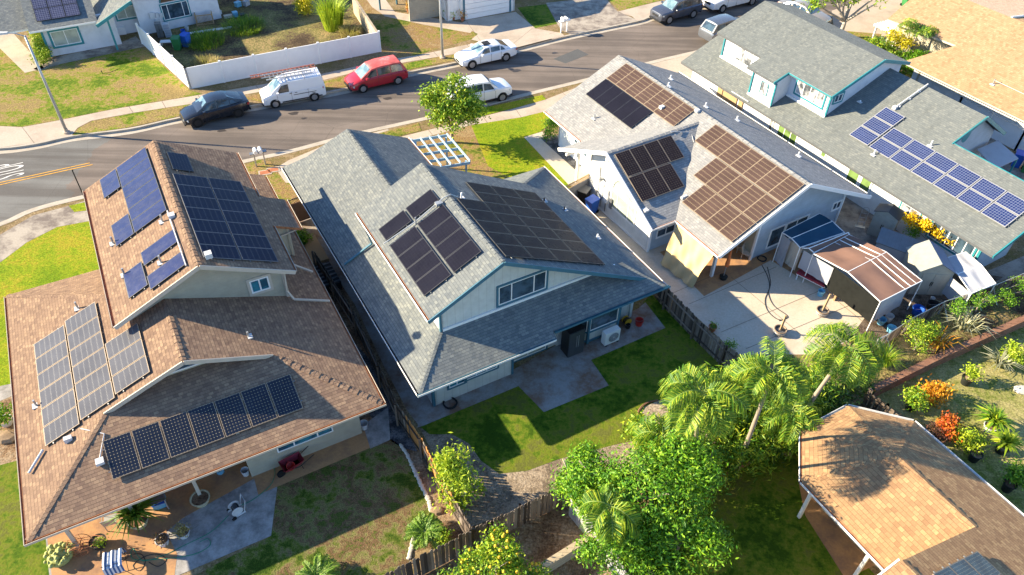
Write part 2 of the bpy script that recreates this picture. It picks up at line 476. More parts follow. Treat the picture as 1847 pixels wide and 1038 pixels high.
M_lblue = plain('light_blue_plastic', (.15, .42, .60), .4, .4, 0, .1)
M_bgreen = plain('green_plastic', (.03, .17, .05), .45, .4, 0, .1)
M_yellow = plain('yellow_plastic', (.60, .34, .02), .4, .4, 0, .1)
M_orange = plain('orange_fabric', (.60, .16, .05), .8, .2, 0, .1)
M_terra = plain('terracotta', (.38, .14, .07), .8, .2, 0, .2, 5)
M_potw = plain('pot_white', (.55, .55, .55), .6, .3, 0, .1)
M_potg = plain('pot_black', (.02, .022, .02), .55, .3, 0, .2)
M_hose = plain('green_hose', (.02, .22, .12), .5, .3, 0, .1)
M_barrel = woodmat('barrel_wood', [(.12, .08, .06), (.24, .18, .13), (.32, .25, .19)])
M_steel = plain('fridge_steel', (.10, .11, .12), .35, .5, .5, .08)
M_rim = plain('wheel_rim', (.48, .48, .50), .3, .5, .7, .08)
M_tyre = plain('tyre_rubber', (.018, .018, .018), .9, .1, 0, .15)
M_stone = plain('stone_white', (.5, .47, .40), .9, .1, 0, .2, 5)
M_rock = plain('rock_brown', (.28, .2, .13), .9, .1, 0, .3, 3)
# leaves
L_bright = leafmat('leaf_bright', [(.02, .08, .005), (.08, .20, .008), (.22, .35, .014), (.45, .50, .03)], .22)
L_mango = leafmat('leaf_mango', [(.012, .055, .004), (.045, .16, .005), (.11, .28, .008), (.28, .45, .02)], .22)
L_palm = leafmat('leaf_palm', [(.012, .055, .005), (.045, .14, .006), (.15, .27, .010), (.42, .46, .03)], .22)
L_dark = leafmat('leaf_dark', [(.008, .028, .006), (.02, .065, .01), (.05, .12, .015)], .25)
L_yell = leafmat('leaf_yellow', [(.30, .30, .01), (.55, .45, .01), (.70, .55, .02)], .35)
L_lime = leafmat('leaf_lime', [(.13, .22, .01), (.28, .40, .015), (.45, .50, .03)], .2)
L_cycad = leafmat('leaf_cycad', [(.03, .09, .01), (.09, .2, .015), (.2, .3, .03)], .2)
L_croton = leafmat('leaf_croton_orange', [(.35, .08, .01), (.60, .22, .01), (.70, .40, .03)], .3)
L_crotonr = leafmat('leaf_croton_red', [(.22, .02, .01), (.5, .07, .01), (.6, .2, .02)], .3)
L_dry = leafmat('leaf_dry_grass', [(.14, .12, .03), (.34, .26, .09), (.48, .38, .16)], .3)
L_agave = leafmat('leaf_agave', [(.16, .17, .09), (.30, .30, .18), (.42, .40, .25)], .2)
L_flower = leafmat('petal_yellow', [(.6, .35, .0), (.75, .5, .01)], .2)
L_fruit = plain('fruit_yellow', (.75, .45, .03), .5, .3, 0, .1)
L_burg = leafmat('leaf_burgundy', [(.05, .02, .02), (.12, .05, .04), (.2, .1, .05)], .2)
# ------------------------------------------------------------------ ground, street, lawns
def gpoly(name, px, mat, z=.004, h=None):
    mb = MB()
    pts = [G(x, y, 0) for x, y in px]
    pts = [Vector((p.x, p.y, z)) for p in pts]
    a = sum(p.x*q.y-q.x*p.y for p, q in zip(pts, pts[1:]+pts[:1]))
    if a < 0: pts = pts[::-1]
    if h: mb.prism(pts, (0, 0, -h))
    else: mb.poly(pts)
    return tag(mb.build(name, mat), None, None, None, 'structure')
def smooth(pts, k=4):
    """Catmull-Rom through the surveyed points"""
    out = []
    for i in range(len(pts)-1):
        p0 = pts[max(i-1, 0)]; p1 = pts[i]; p2 = pts[i+1]; p3 = pts[min(i+2, len(pts)-1)]
        for j in range(k):
            t = j/k
            out.append(tuple(.5*((2*p1[a])+(-p0[a]+p2[a])*t+(2*p0[a]-5*p1[a]+4*p2[a]-p3[a])*t*t+(-p0[a]+3*p1[a]-3*p2[a]+p3[a])*t**3) for a in (0, 1)))
    out.append(tuple(pts[-1])); return out

mb = MB(); mb.poly([(-900, -500, -.16), (900, -500, -.16), (900, 1300, -.16), (-900, 1300, -.16)])
tag(mb.build('ground', M_soil), None, None, None, 'structure')
KN = smooth([(-260, 262), (-100, 270), (0, 268), (65, 260), (130, 246), (234, 233), (325, 213), (460, 191), (626, 160), (733, 132), (820, 114), (920, 91), (1024, 65), (1149, 39), (1175, 31), (1264, 12), (1400, -16), (1600, -60)])
KS = smooth([(-260, 470), (-120, 440), (0, 406), (60, 380), (148, 357), (280, 328), (437, 293), (520, 275), (606, 252), (663, 238), (754, 218), (874, 191), (956, 170), (1066, 143), (1170, 115), (1300, 84), (1420, 52), (1540, 18), (1680, -26)])
# road: a sheet between the kerbs, 14 cm below the lots
n_px = KN; s_px = KS
mb = MB()
pts = [G(x, y, 0) for x, y in KN] + [G(x, y, 0) for x, y in KS[::-1]]
pts = [Vector((p.x, p.y, -.14)) for p in pts]
big = [(-90, 30), (-90, 130), (150, 190), (150, 90), (60, 60), (-30, 20)]
mb.poly([(x, y, -.14) for x, y in ((-120, 20), (160, 20), (160, 200), (-120, 200))])
M_as, _nt, _b = newmat('asphalt_worn', .92, .15)
_p = geopos(_nt)
_sep = _nt.nodes.new('ShaderNodeSeparateXYZ'); _nt.links.new(_p, _sep.inputs[0])
_a = noise(_nt, _p, .22, 5, .6); _f = noise(_nt, _p, 16, 3, .8)
_mp = _nt.nodes.new('ShaderNodeMapping'); _mp.inputs['Rotation'].default_value = (0, 0, R(-30)); _mp.inputs['Scale'].default_value = (.05, 1.1, 1)
_nt.links.new(_p, _mp.inputs[0]); _st = noise(_nt, _mp.outputs[0], 1.0, 4, .6)
_c = ramp(_nt, _a, [(.35, (.17, .142, .122)), (.65, (.235, .192, .162))])
_grey = math_(_nt, 'LESS_THAN', math_(_nt, 'ADD', _sep.outputs[0], math_(_nt, 'MULTIPLY', _a, 5.0)), -26.0)
_c = mix(_nt, _grey, _c, ramp(_nt, _a, [(.35, (.165, .16, .15)), (.65, (.215, .21, .195))]))
_c = mix(_nt, ramp(_nt, _st, [(.40, (0, 0, 0)), (.58, (.55, .55, .55))]), _c, (.075, .062, .055))
_c = mix(_nt, 1.0, _c, ramp(_nt, _f, [(.3, (.8, .8, .8)), (.7, (1, 1, 1))]), 'MULTIPLY')
_v = _nt.nodes.new('ShaderNodeTexVoronoi'); _v.feature = 'DISTANCE_TO_EDGE'; _v.inputs['Scale'].default_value = .16
_w = noise(_nt, _p, .9, 4); _mx = mix(_nt, .12, _p, _w, 'ADD'); _nt.links.new(_mx, _v.inputs['Vector'])
_c = mix(_nt, math_(_nt, 'MULTIPLY', math_(_nt, 'LESS_THAN', _v.outputs['Distance'], .002), .3), _c, (.05, .045, .04))
_nt.links.new(_c, _b.inputs['Base Color']); bump(_nt, _b, _f, .25, .01)
tag(mb.build('road', M_as), None, None, None, 'structure')
M_lotn = ground('verge_soil', [(.24, .19, .07), (.33, .23, .12), (.42, .31, .17)], .5, 4, 25)
def lot(name, line, far):
    pts = [G(x, y, 0) for x, y in line]; pts = [Vector((p.x, p.y, 0)) for p in pts] + [Vector((x, y, 0)) for x, y in far]
    a = sum(p.x*q.y-q.x*p.y for p, q in zip(pts, pts[1:]+pts[:1]))
    if a < 0: pts = pts[::-1]
    mb = MB(); mb.prism(pts, (0, 0, -.2)); tag(mb.build(name, M_lotn), None, None, None, 'structure')
lot('verge', KN, [(300, 160), (300, 500), (-300, 500), (-300, 60)])
lot('terrain', KS, [(300, 110), (300, -100), (-300, -100), (-200, 30)])
def kerb(line, side):
    P = [G(x, y, 0) for x, y in line]; mb = MB()
    L = []
    for i, p in enumerate(P):
        d = (P[min(i+1, len(P)-1)]-P[max(i-1, 0)]).normalized(); n = Vector((-d.y, d.x, 0))*side
        L.append((p-n*.02, p+n*.16, p-n*.5))
    for i in range(len(P)-1):
        a, b, c = L[i]; a2, b2, c2 = L[i+1]
        z = Vector((0, 0, .012)); lo = Vector((0, 0, -.15)); g = Vector((0, 0, -.132))
        q = [a+z, a2+z, b2+z, b+z]; mb.poly(q if side > 0 else q[::-1])
        q = [a+lo, a2+lo, a2+z, a+z]; mb.poly(q if side > 0 else q[::-1])
        q = [c+g, c2+g, a2+g, a+g]; mb.poly(q if side > 0 else q[::-1])
    tag(mb.build('kerb', M_kerb), None, None, None, 'structure')
kerb(KN, 1); kerb(KS, -1)
# pavements
gpoly('pavement', [(-80, 225), (0, 228), (40, 230), (110, 217), (208, 197), (365, 171), (460, 155), (575, 135), (690, 110), (760, 99), (819, 86), (925, 64), (940, 72), (925, 80), (819, 98), (730, 113), (640, 131), (575, 147), (470, 166), (370, 184), (240, 204), (165, 218), (140, 231), (128, 246), (62, 259), (0, 266), (-80, 268)], M_conc, .008)
gpoly('pavement', [(1112, 22), (1185, 4), (1250, -8), (1262, 8), (1178, 29), (1149, 38), (1140, 30)], M_conc, .008)
gpoly('pavement', [(655, 244), (700, 233), (705, 252), (760, 238), (850, 216), (925, 197), (984, 180), (1066, 148), (1172, 117), (1300, 86), (1400, 60), (1400, 150), (1250, 200), (985, 201), (940, 212), (850, 226), (760, 250), (700, 262), (655, 262)], M_conc, .008)
gpoly('driveway', [(497, 304), (520, 290), (606, 254), (662, 240), (690, 246), (690, 300), (620, 340), (515, 330)], M_conc, .012)
gpoly('driveway', [(1160, 119), (1172, 117), (1245, 99), (1300, 86), (1460, 60), (1400, 200), (1250, 210)], M_conc, .012)
gpoly('driveway', [(842, 36), (930, 22), (966, 52), (1012, 60), (1020, 66), (925, 90), (850, 72), (862, 62), (830, 44)], M_conc, .012)
gpoly('driveway', [(985, 6), (1090, -6), (1112, 20), (1150, 37), (1030, 63), (1012, 55), (1002, 38)], M_conc2, .014)
gpoly('driveway', [(-60, 470), (0, 424), (60, 389), (124, 372), (160, 361), (200, 360), (200, 400), (162, 399), (103, 410), (48, 438), (0, 474), (-60, 520)], M_conc2, .008)
gpoly('driveway', [(1500, 20), (1640, -30), (1700, -20), (1640, 70), (1600, 100), (1560, 70), (1505, 60)], M_conc, .008)
gpoly('path', [(-40, 40), (0, 62), (20, 56), (70, 112), (80, 124), (45, 132), (0, 88), (-40, 80)], M_conc, .012)
gpoly('path', [(60, 125), (100, 104), (215, 78), (245, 66), (262, 84), (225, 92), (110, 116), (70, 128)], M_conc2, .012)
gpoly('path', [(945, 248), (978, 238), (1006, 268), (1065, 308), (1070, 326), (1035, 338), (1026, 334)], M_concw, .008)
gpoly('path', [(655, -8), (690, -8), (712, 22), (862, 46), (848, 60), (770, 46), (695, 30), (672, 14)], M_conc, .008)
gpoly('path', [(-40, 705), (0, 697), (24, 692), (28, 712), (0, 724), (-40, 740)], M_patioG, .008)
# lawns
gpoly('lawn', [(-80, 90), (0, 90), (12, 88), (45, 132), (75, 124), (110, 112), (220, 88), (262, 88), (341, 163), (365, 170), (208, 196), (110, 216), (40, 229), (-80, 224)], M_lawn, .004)
gpoly('verge_grass', [(131, 245), (142, 232), (168, 219), (240, 205), (365, 185), (372, 190), (330, 200), (325, 210), (234, 230)], M_lawn, .016)
gpoly('verge_grass', [(440, 178), (470, 169), (580, 149), (640, 133), (655, 138), (626, 156), (560, 168), (470, 184)], M_lawndry, .016)
gpoly('verge_grass', [(700, 123), (735, 114), (819, 99), (826, 108), (733, 127)], M_lawn, .016)
gpoly('lawn', [(690, 112), (683, 60), (645, 0), (668, 2), (695, 26), (760, 46), (860, 52), (862, 68), (790, 88), (755, 99)], M_lawndry, .004)
gpoly('yard_weeds', [(341, 161), (687, 92), (640, -4), (460, -30), (300, 30), (250, 45)], M_ddirt, .004)
gpoly('lawn', [(933, 14), (985, 8), (1002, 38), (1012, 42), (962, 52)], M_lawndeep, .004)
gpoly('lawn', [(1090, -8), (1200, -10), (1195, 0), (1118, 20)], M_lawn, .004)
gpoly('lawn', [(0, 474), (48, 438), (103, 410), (162, 399), (260, 440), (260, 560), (20, 560), (20, 692), (0, 697), (-60, 700), (-60, 520)], M_lawng, .004)
gpoly('lawn', [(124, 372), (158, 364), (160, 380), (134, 383)], M_lawng, .018)
gpoly('lawn', [(-40, 850), (36, 830), (92, 1000), (100, 1070), (-40, 1070)], M_lawndeep, .004)
gpoly('planting_bed', [(-40, 726), (28, 712), (36, 830), (-40, 850)], M_mulch, .004)
gpoly('lawn', [(476, 318), (516, 302), (550, 370), (490, 372)], M_lawndry, .008)
gpoly('verge_grass', [(440, 300), (466, 288), (488, 292), (498, 304), (450, 320)], M_lawndry, .016)
gpoly('verge_grass', [(680, 242), (755, 222), (760, 236), (704, 250)], M_lawndry, .016)
gpoly('verge_grass', [(838, 206), (874, 195), (978, 172), (985, 180), (925, 196), (845, 216)], M_lawng, .016)
gpoly('lawn', [(690, 264), (760, 251), (850, 227), (880, 220), (880, 300), (980, 345), (900, 350), (720, 300)], M_lawndry, .004)
gpoly('lawn', [(850, 227), (985, 201), (1003, 215), (975, 238), (945, 248), (1030, 336), (1030, 350), (960, 342), (880, 300)], M_lawng, .006)
gpoly('rock_bed', [(975, 250), (985, 246), (1012, 244), (1052, 298), (1036, 306)], M_gravel, .012)
gpoly('lawn', [(1510, 55), (1590, 62), (1585, 78), (1530, 84)], M_lawn, .012)
gpoly('side_yard_soil', [(470, 380), (520, 340), (585, 440), (800, 880), (850, 960), (740, 1000), (560, 600)], M_mulch, .004)
gpoly('gravel_strip', [(640, 620), (678, 660), (745, 790), (752, 815), (724, 808), (702, 794), (660, 740)], M_gravel, .008)
gpoly('lawn', [(420, 900), (702, 790), (724, 806), (748, 840), (768, 885), (778, 920), (755, 962), (738, 1012), (735, 1070), (290, 1070), (489, 967)], M_lawnpatch, .008)
gpoly('patio', [(80, 945), (440, 800), (500, 880), (489, 967), (325, 1037), (300, 1070), (92, 1070)], M_patioG, .012)
gpoly('patio', [(84, 960), (330, 850), (455, 820), (466, 860), (330, 935), (300, 960), (320, 1000), (312, 1060), (300, 1075), (98, 1075)], M_patioO, .016)
gpoly('path', [(455, 850), (655, 770), (681, 748), (702, 794), (466, 893)], M_patioO, .014)
gpoly('path', [(655, 768), (700, 735), (704, 794), (668, 810)], M_patioG, .018)
gpoly('path', [(535, 392), (566, 380), (620, 430), (800, 735), (780, 768), (757, 770), (735, 742), (690, 655), (640, 550)], M_concb, .008)
M_beddirt = ground('bed_dirt', [(.22, .17, .12), (.40, .31, .22), (.52, .42, .31)], .8, 5, 30, .7, .05)
gpoly('planting_bed', [(755, 768), (1310, 660), (1345, 650), (1300, 860), (1010, 885), (850, 955)], M_beddirt, .0045)
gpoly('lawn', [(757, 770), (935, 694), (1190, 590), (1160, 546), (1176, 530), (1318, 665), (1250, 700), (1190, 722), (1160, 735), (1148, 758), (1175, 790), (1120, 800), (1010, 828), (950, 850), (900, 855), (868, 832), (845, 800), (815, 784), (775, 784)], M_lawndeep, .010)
gpoly('patio', [(752, 772), (775, 725), (925, 668), (1000, 625), (1150, 558), (1164, 546), (1200, 592), (1066, 650), (1098, 696), (981, 744), (935, 697), (765, 768)], M_concb, .014)
gpoly('patio', [(1040, 345), (1075, 320), (1185, 430), (1300, 440), (1420, 400), (1560, 480), (1600, 560), (1560, 600), (1480, 640), (1330, 640), (1205, 525), (1100, 415)], M_concw, .008)
gpoly('patio', [(1240, 440), (1300, 440), (1400, 440), (1480, 470), (1440, 500), (1390, 470), (1270, 535), (1190, 455)], M_patioO, .012)
gpoly('gravel_yard', [(1540, 600), (1600, 520), (1660, 480), (1810, 500), (1720, 555), (1600, 640), (1560, 660)], M_gravelb, .012)
gpoly('side_yard', [(1400, 330), (1560, 350), (1660, 440), (1780, 490), (1900, 440), (1900, 480), (1800, 520), (1640, 520), (1500, 420)], M_conc2, .010)
gpoly('lawn', [(1560, 700), (1900, 560), (1960, 1000), (1850, 935), (1652, 765), (1600, 730)], M_lawnhz, .004)
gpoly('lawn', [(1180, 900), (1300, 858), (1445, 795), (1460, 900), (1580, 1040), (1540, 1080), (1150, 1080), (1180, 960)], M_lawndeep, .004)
gpoly('patio', [(1440, 870), (1470, 860), (1620, 1000), (1525, 1045), (1452, 930)], M_patioO, .012)
gpoly('planting_bed', [(850, 950), (1030, 885), (1130, 1080), (700, 1080)], M_mulch, .006)
gpoly('path', [(1700, 180), (1860, 300), (1900, 420), (1700, 300)], M_conc2, .008)
# raised garden strip behind the chain-link fence
gpoly('garden_terrace', [(1545, 668), (1600, 612), (1710, 550), (1880, 485), (1960, 530), (1847, 577), (1700, 640), (1577, 702)], M_ddirt, .32, .3)
# road markings, patches, sign paint
def strip(name, a, b, w, mat, z=-.128):
    A = G(*a, -.14); B = G(*b, -.14); mb = MB(); d = (B-A).normalized(); n = Vector((-d.y, d.x, 0))*w/2
    k = max(1, int((B-A).length/1.5))
    mb.poly([Vector((q.x, q.y, z)) for q in (A-n, B-n, B+n, A+n)])
    tag(mb.build(name, mat), None, None, None, 'structure')
strip('lane_marking', (-60, 347), (167, 297.5), .085, M_lyellow)
strip('lane_marking', (-60, 343), (162, 294.5), .085, M_lyellow)
gpoly('road_patch', [(998, 104), (1042, 86), (1062, 96), (1020, 112)], M_asph2, -.134)
# painted words on the asphalt, read along the lane
def word(txt, px, py, size, rot, zc=-.13):
    cu = bpy.data.curves.new('pavement_lettering', 'FONT'); cu.body = txt; cu.size = size; cu.align_x = 'CENTER'; cu.align_y = 'CENTER'
    cu.materials.append(M_lwhite)
    o = bpy.data.objects.new('pavement_lettering', cu); COL.objects.link(o)
    p = G(px, py, -.14); o.location = (p.x, p.y, zc); o.rotation_euler = (0, 0, rot); o.scale = (.78, 2.8, 1)
    tag(o, None, None, None, 'structure'); return o
_d = G(167, 297)-G(0, 335)
word('STOP', 17, 308, 1.0, math.atan2(_d.y, _d.x)+R(90))
# metre boxes in the verge
for q in ((478, 312), (493, 307)):
    p = G(*q); mb = MB(); mb.box(-.42, .42, -.3, .3, -.02, .03, 0); mb.box(-.32, .32, -.2, .2, .03, .036, 1)
    o = mb.build('meter_cover', [M_conc, M_terra], None, loc=p, rot=(0, 0, R(20)))
    tag(o, 'reddish ground box cover set in pale concrete near the %s' % ('double mailbox' if q[0] == 478 else 'sage roof corner'), 'meter cover', 'ground meter covers')

def joint(a, b, z=.016, w=.025):
    A = G(*a); B = G(*b); d = (B-A).normalized(); n = Vector((-d.y, d.x, 0))*w/2; mb = MB()
    mb.poly([Vector((q.x, q.y, z)) for q in (A-n, B-n, B+n, A+n)]); tag(mb.build('concrete_joint', M_jt), None, None, None, 'structure')
M_jt = plain('joint_dark', (.16, .13, .10), .95, .1)
for a, b in (((1212, 530), (1310, 487)), ((1243, 549), (1400, 482)), ((1300, 600), (1500, 516)), ((1345, 630), (1540, 548)), ((1318, 500), (1470, 625)), ((1420, 470), (1555, 580)), ((1090, 400), (1180, 520)), ((875, 86), (842, 40)), ((925, 80), (960, 52)), ((990, 62), (1010, 56)), ((40, 230), (62, 259)), ((560, 290), (620, 322)), ((1080, 145), (1120, 180)), ((1010, 164), (1040, 190))): joint(a, b)
for (x0, y0), (x1, y1) in zip([(240, 204), (300, 197), (365, 184), (470, 166), (520, 156), (575, 147), (640, 131), (690, 122), (760, 107), (790, 102), (850, 93)], [(232, 192), (292, 183), (357, 172), (462, 155), (512, 146), (567, 137), (632, 122), (684, 112), (752, 100), (782, 94), (842, 80)]): joint((x0, y0), (x1, y1), .013, .03)
for (x0, y0), (x1, y1) in zip([(730, 257), (780, 244), (830, 231), (880, 223), (940, 212)], [(724, 246), (772, 234), (822, 222), (870, 210), (930, 197)]): joint((x0, y0), (x1, y1), .013, .03)
# oil drips on the parking lane
M_oil = plain('oil_stain', (.05, .042, .038), .5, .4)
for q, r in (((530, 205), .22), ((548, 214), .12), ((700, 178), .2), ((400, 236), .18), ((930, 128), .25), ((1000, 96), .16), ((880, 160), .14), ((760, 190), .12)):
    p = G(*q, -.14); mb = MB(); mb.poly([(p.x+r*(1+.3*math.sin(3*a+r*50))*math.cos(a)*1.6, p.y+r*(1+.3*math.sin(2*a))*math.sin(a), -.131) for a in [2*math.pi*i/16 for i in range(16)]]); tag(mb.build('road_stain', M_oil), None, None, None, 'structure')
# ------------------------------------------------------------------ house kit (local x across, y along, z up)
def roof_part(root, faces, mat, fascia, th=.14, name='roof'):
    mb = MB()
    for f in faces: mb.prism(f, (0, 0, -th), 0, 1, 1)
    return mb.build(name, [mat, fascia], root)
def caps(root, lines, mat, w=.15, step=.2):
    for a, b in lines:
        mb = MB()
        a = Vector(a); b = Vector(b); d = b-a; L = d.length; d.normalize(); k = max(1, int(L/step))
        side = d.cross(Vector((0, 0, 1))).normalized(); up = side.cross(d); kz = .42 if abs(d.z) < .05 else .27
        for i in range(k):
            p = a+d*(L*i/k); q = a+d*(L*(i+1)/k + .02)
            l0 = .022+.008*(i % 2); l1 = .008+.008*(i % 2)
            A = p+up*l0; B = q+up*l1
            dz = Vector((0, 0, -w*kz))
            mb.poly([A, A+side*w+dz, B+side*w+dz, B]); mb.poly([A-side*w+dz, A, B, B-side*w+dz])
            mb.poly([A-side*w+dz, A+side*w+dz, A])
        mb.build('ridge_cap', mat, root)
def gutter(root, pts, mats, w=.11, h=.1, out=None):
    """open box channel along an eave; mats = outside, inside"""
    mb = MB()
    for a, b in zip(pts, pts[1:]):
        a = Vector(a); b = Vector(b); d = (b-a).normalized(); s = d.cross(Vector((0, 0, 1))).normalized()
        if out and s.dot(Vector(out)) < 0: s = -s
        up = Vector((0, 0, 1))
        T = lambda u, v, l: (a if l == 0 else b)+s*u+up*v
        def bar(u0, u1, v0, v1, m):
            c = [T(u, v, l) for l in (0, 1) for v in (v0, v1) for u in (u0, u1)]
            n = len(mb.v); mb.v += [mb.P(p) for p in c]
            for q in ((0, 2, 3, 1), (4, 5, 7, 6), (0, 1, 5, 4), (2, 6, 7, 3), (0, 4, 6, 2), (1, 3, 7, 5)):
                mb.f.append([n+i for i in q]); mb.u.append(None); mb.m.append(m)
        bar(w-.018, w, -h, .012, 0); bar(.003, w-.018, -h, -h+.02, 1); bar(.003, .016, -h+.02, .004, 1)
    return mb.build('gutter', mats, root)
def wall(root, a, b, tops, mat, z0=0, th=.15, name='wall', inward=None):
    """vertical wall from plan point a to b; tops: list of (t, z)"""
    a = Vector((*a, 0)); b = Vector((*b, 0)); d = (b-a)
    n = Vector((-d.y, d.x, 0)).normalized()
    if inward and n.dot(Vector((*inward, 0))) < 0: n = -n
    pts = [a+Vector((0, 0, z0)), b+Vector((0, 0, z0))]+[a+d*t+Vector((0, 0, z)) for t, z in sorted(tops, reverse=True)]
    mb = MB(); mb.prism(pts, n*th); return mb.build(name, mat, root)
def basis(a, b, outward):
    a = Vector((*a, 0)) if len(a) == 2 else Vector(a); b = Vector((*b, 0)) if len(b) == 2 else Vector(b)
    d = (b-a).normalized(); n = Vector((-d.y, d.x, 0))
    if n.dot(Vector((*outward, 0))) < 0: n = -n
    return Matrix(((d.x, n.x, 0, a.x), (d.y, n.y, 0, a.y), (d.z, n.z, 1, a.z), (0, 0, 0, 1)))
def window(root, T, u0, u1, v0, v1, frame, gl, cols=2, trim=.1, rows=1, splits=None, trimmat=None, fw=.05, arch=False, name='window'):
    """T: basis on the wall (x along, y outward, z up)"""
    mb = MB(); mb.T = T
    tm = trimmat or frame; t = trim
    if t:
        mb.box(u0-t, u0, 0, .05, v0-t, v1+t, 1); mb.box(u1, u1+t, 0, .05, v0-t, v1+t, 1)
        mb.box(u0+.001, u1-.001, 0, .049, v1, v1+t, 1); mb.box(u0+.001, u1-.001, 0, .06, v0-t, v0, 1)
    mb.box(u0, u0+fw, .0, .04, v0, v1, 0); mb.box(u1-fw, u1, .0, .04, v0, v1, 0)
    mb.box(u0+fw, u1-fw, .0, .039, v1-fw, v1, 0); mb.box(u0+fw, u1-fw, .0, .039, v0, v0+fw, 0)
    sp = splits or [i/cols for i in range(1, cols)]
    for s_ in sp:
        x = u0+(u1-u0)*s_; mb.box(x-fw/2, x+fw/2, .0, .037, v0+fw, v1-fw, 0)
    for r in range(1, rows):
        z = v0+(v1-v0)*r/rows; mb.box(u0+fw, u1-fw, .0, .034, z-fw/2, z+fw/2, 0)
    w = mb.build(name, [frame, tm], root)
    g = MB(); g.T = T; g.box(u0+fw*.5, u1-fw*.5, .001, .018, v0+fw*.5, v1-fw*.5)
    g.build('pane', gl, w)
    return w
def downpipe(root, pts, mat, r=.045):
    mb = MB()
    for a, b in zip(pts, pts[1:]): mb.beam(a, b, r*2, r*1.6)
    return mb.build('downpipe', mat, root)
def vent(root, p, h=.35, mat=None, r=.045, flash=None):
    mb = MB(); p = Vector(p)
    mb.lathe([(r, 0), (r, h), (r*.8, h)], p, 10, 0)
    mb.box(p.x-.16, p.x+.16, p.y-.16, p.y+.16, p.z-.03, p.z+.02, 1)
    return mb.build('roof_vent', [mat or M_galv, flash or M_potw], root)

# solar arrays: origin, u (along eave) and v (up slope) unit vectors in local space
def solar(fr, label, plane, x_axis, rects, cellmat, framemat, group='rooftop solar arrays', fw=.035, lift=.1, gap=.02, name='solar_array', mid=None):
    """plane(u,v)->local point ; rects: (u0,u1,v0,v1,nu,nv) where u,v are plan coords of the plane function"""
    root = thing(name, label, 'solar panels', fr.M.translation, fr.ang, group)
    rails = MB()
    for (u0, u1, v0, v1, nu, nv) in rects:
        A = plane(u0, v0); B = plane(u1, v0); D = plane(u0, v1)
        U = (B-A); V = (D-A); Lu = U.length; Lv = V.length; U.normalize(); V.normalize()
        Nn = U.cross(V).normalized()
        if Nn.z < 0: Nn = -Nn
        T = Matrix(((U.x, V.x, Nn.x, A.x), (U.y, V.y, Nn.y, A.y), (U.z, V.z, Nn.z, A.z), (0, 0, 0, 1)))
        flip = U.cross(V).z < 0
        pu = Lu/nu; pv = Lv/nv
        for i in range(nu):
            for j in range(nv):
                x0 = i*pu+gap/2; x1 = (i+1)*pu-gap/2; y0 = j*pv+gap/2; y1 = (j+1)*pv-gap/2
                mb = MB()
                z0, z1 = lift-.035, lift
                def qd(a, b, c, d, zt, m, uv=None):
                    p = [T @ Vector((a, c, zt)), T @ Vector((b, c, zt)), T @ Vector((b, d, zt)), T @ Vector((a, d, zt))]
                    uvs = uv
                    if flip: p = p[::-1]; uvs = uv[::-1] if uv else None
                    mb.poly(p, m, uvs)
                f = fw
                qd(x0+f, x1-f, y0+f, y1-f, z1+.001, 0, [(0, 0), (1, 0), (1, 1), (0, 1)])
                mb.box(x0, x1, y0, y0+f, z0, z1, 1, T); mb.box(x0, x1, y1-f, y1, z0, z1, 1, T)
                mb.box(x0, x0+f, y0+f, y1-f, z0, z1, 1, T); mb.box(x1-f, x1, y0+f, y1-f, z0, z1, 1, T)
                qd(x0+f, x1-f, y0+f, y1-f, z0+.002, 2)
                if mid:
                    xm = (x0+x1)/2; mb.box(xm-.006, xm+.006, y0+f, y1-f, z1, z1+.002, 3, T)
                mb.build('solar_panel', [cellmat, framemat, M_black, mid or M_black], root)
        for v in [pv*(j+.22) for j in range(nv)]+[pv*(j+.78) for j in range(nv)]:
            rails.box(-.06, Lu+.06, v-.02, v+.02, lift-.075, lift-.037, 0, T)
            for k in range(int(Lu/1.2)+2):
                x = min(Lu-.1, .1+k*1.2); rails.box(x-.03, x+.03, v-.03, v+.03, -.02, lift-.07, 0, T)
    rails.build('mounting_rail', M_grey, root)
    return root
M_steel2 = plain('frame_dim', (.16, .16, .17), .6, .2)
# ================================================================== centre house (sage shingles, teal trim)
F2 = Fr(755.6, 710.9, 2.7, -30.2)
H2 = thing('house', 'two-storey grey-green roofed house with teal trim and black solar panels in the centre', 'house', F2.M.translation, F2.ang)
RZ, RX = 7.17, 5.08
sr = (RZ-2.7)/(14.03-RX)
def r2(x, y): return (x, y, 2.7+(14.03-x)*sr)
def l2(x, y): return (x, y, 2.7+.5*x)
gx, gz = 4.02, 4.71      # street gable ridge
xr = 11.0; zr = 2.7+(14.03-xr)*sr
faces2 = [
 # upper roof
 [(1.37, 1.56, 5.32), (RX, 1.56, RZ), (RX, 10.3, RZ), (1.37, 10.3, 5.32)],
 [(RX, 1.56, RZ), r2(13.2, 1.03), (14.03, .25, 2.7), (14.03, 12.66, 2.7), r2(xr, 9.85), (RX, 10.3, RZ)],
 # front hip on the right
 [(14.03, 12.66, 2.7), (8.0, 12.66, 2.7), (8.0, 9.85, zr), r2(xr, 9.85)],
 # rear skirt roof with the notch
 [(0, 0, 2.7), (7.28, 0, 2.7), (7.28, .45, 2.925), (8.0, .25, 2.83), (14.03, .25, 2.7), r2(13.2, 1.03), (11.5, 2.1, 3.75), (2.1, 2.1, 3.75)],
]
faces2[3] = [(0, 0, 2.7), (7.15, 0, 2.7), (7.15, .5, 2.95), (7.15, 2.1, 3.75), (2.1, 2.1, 3.75)]
faces2.append([(7.15, .32, 2.86), (13.96, .32, 2.86), (13.2, 1.03, 3.215), (12.3, 2.1, 3.75), (7.15, 2.1, 3.75)])
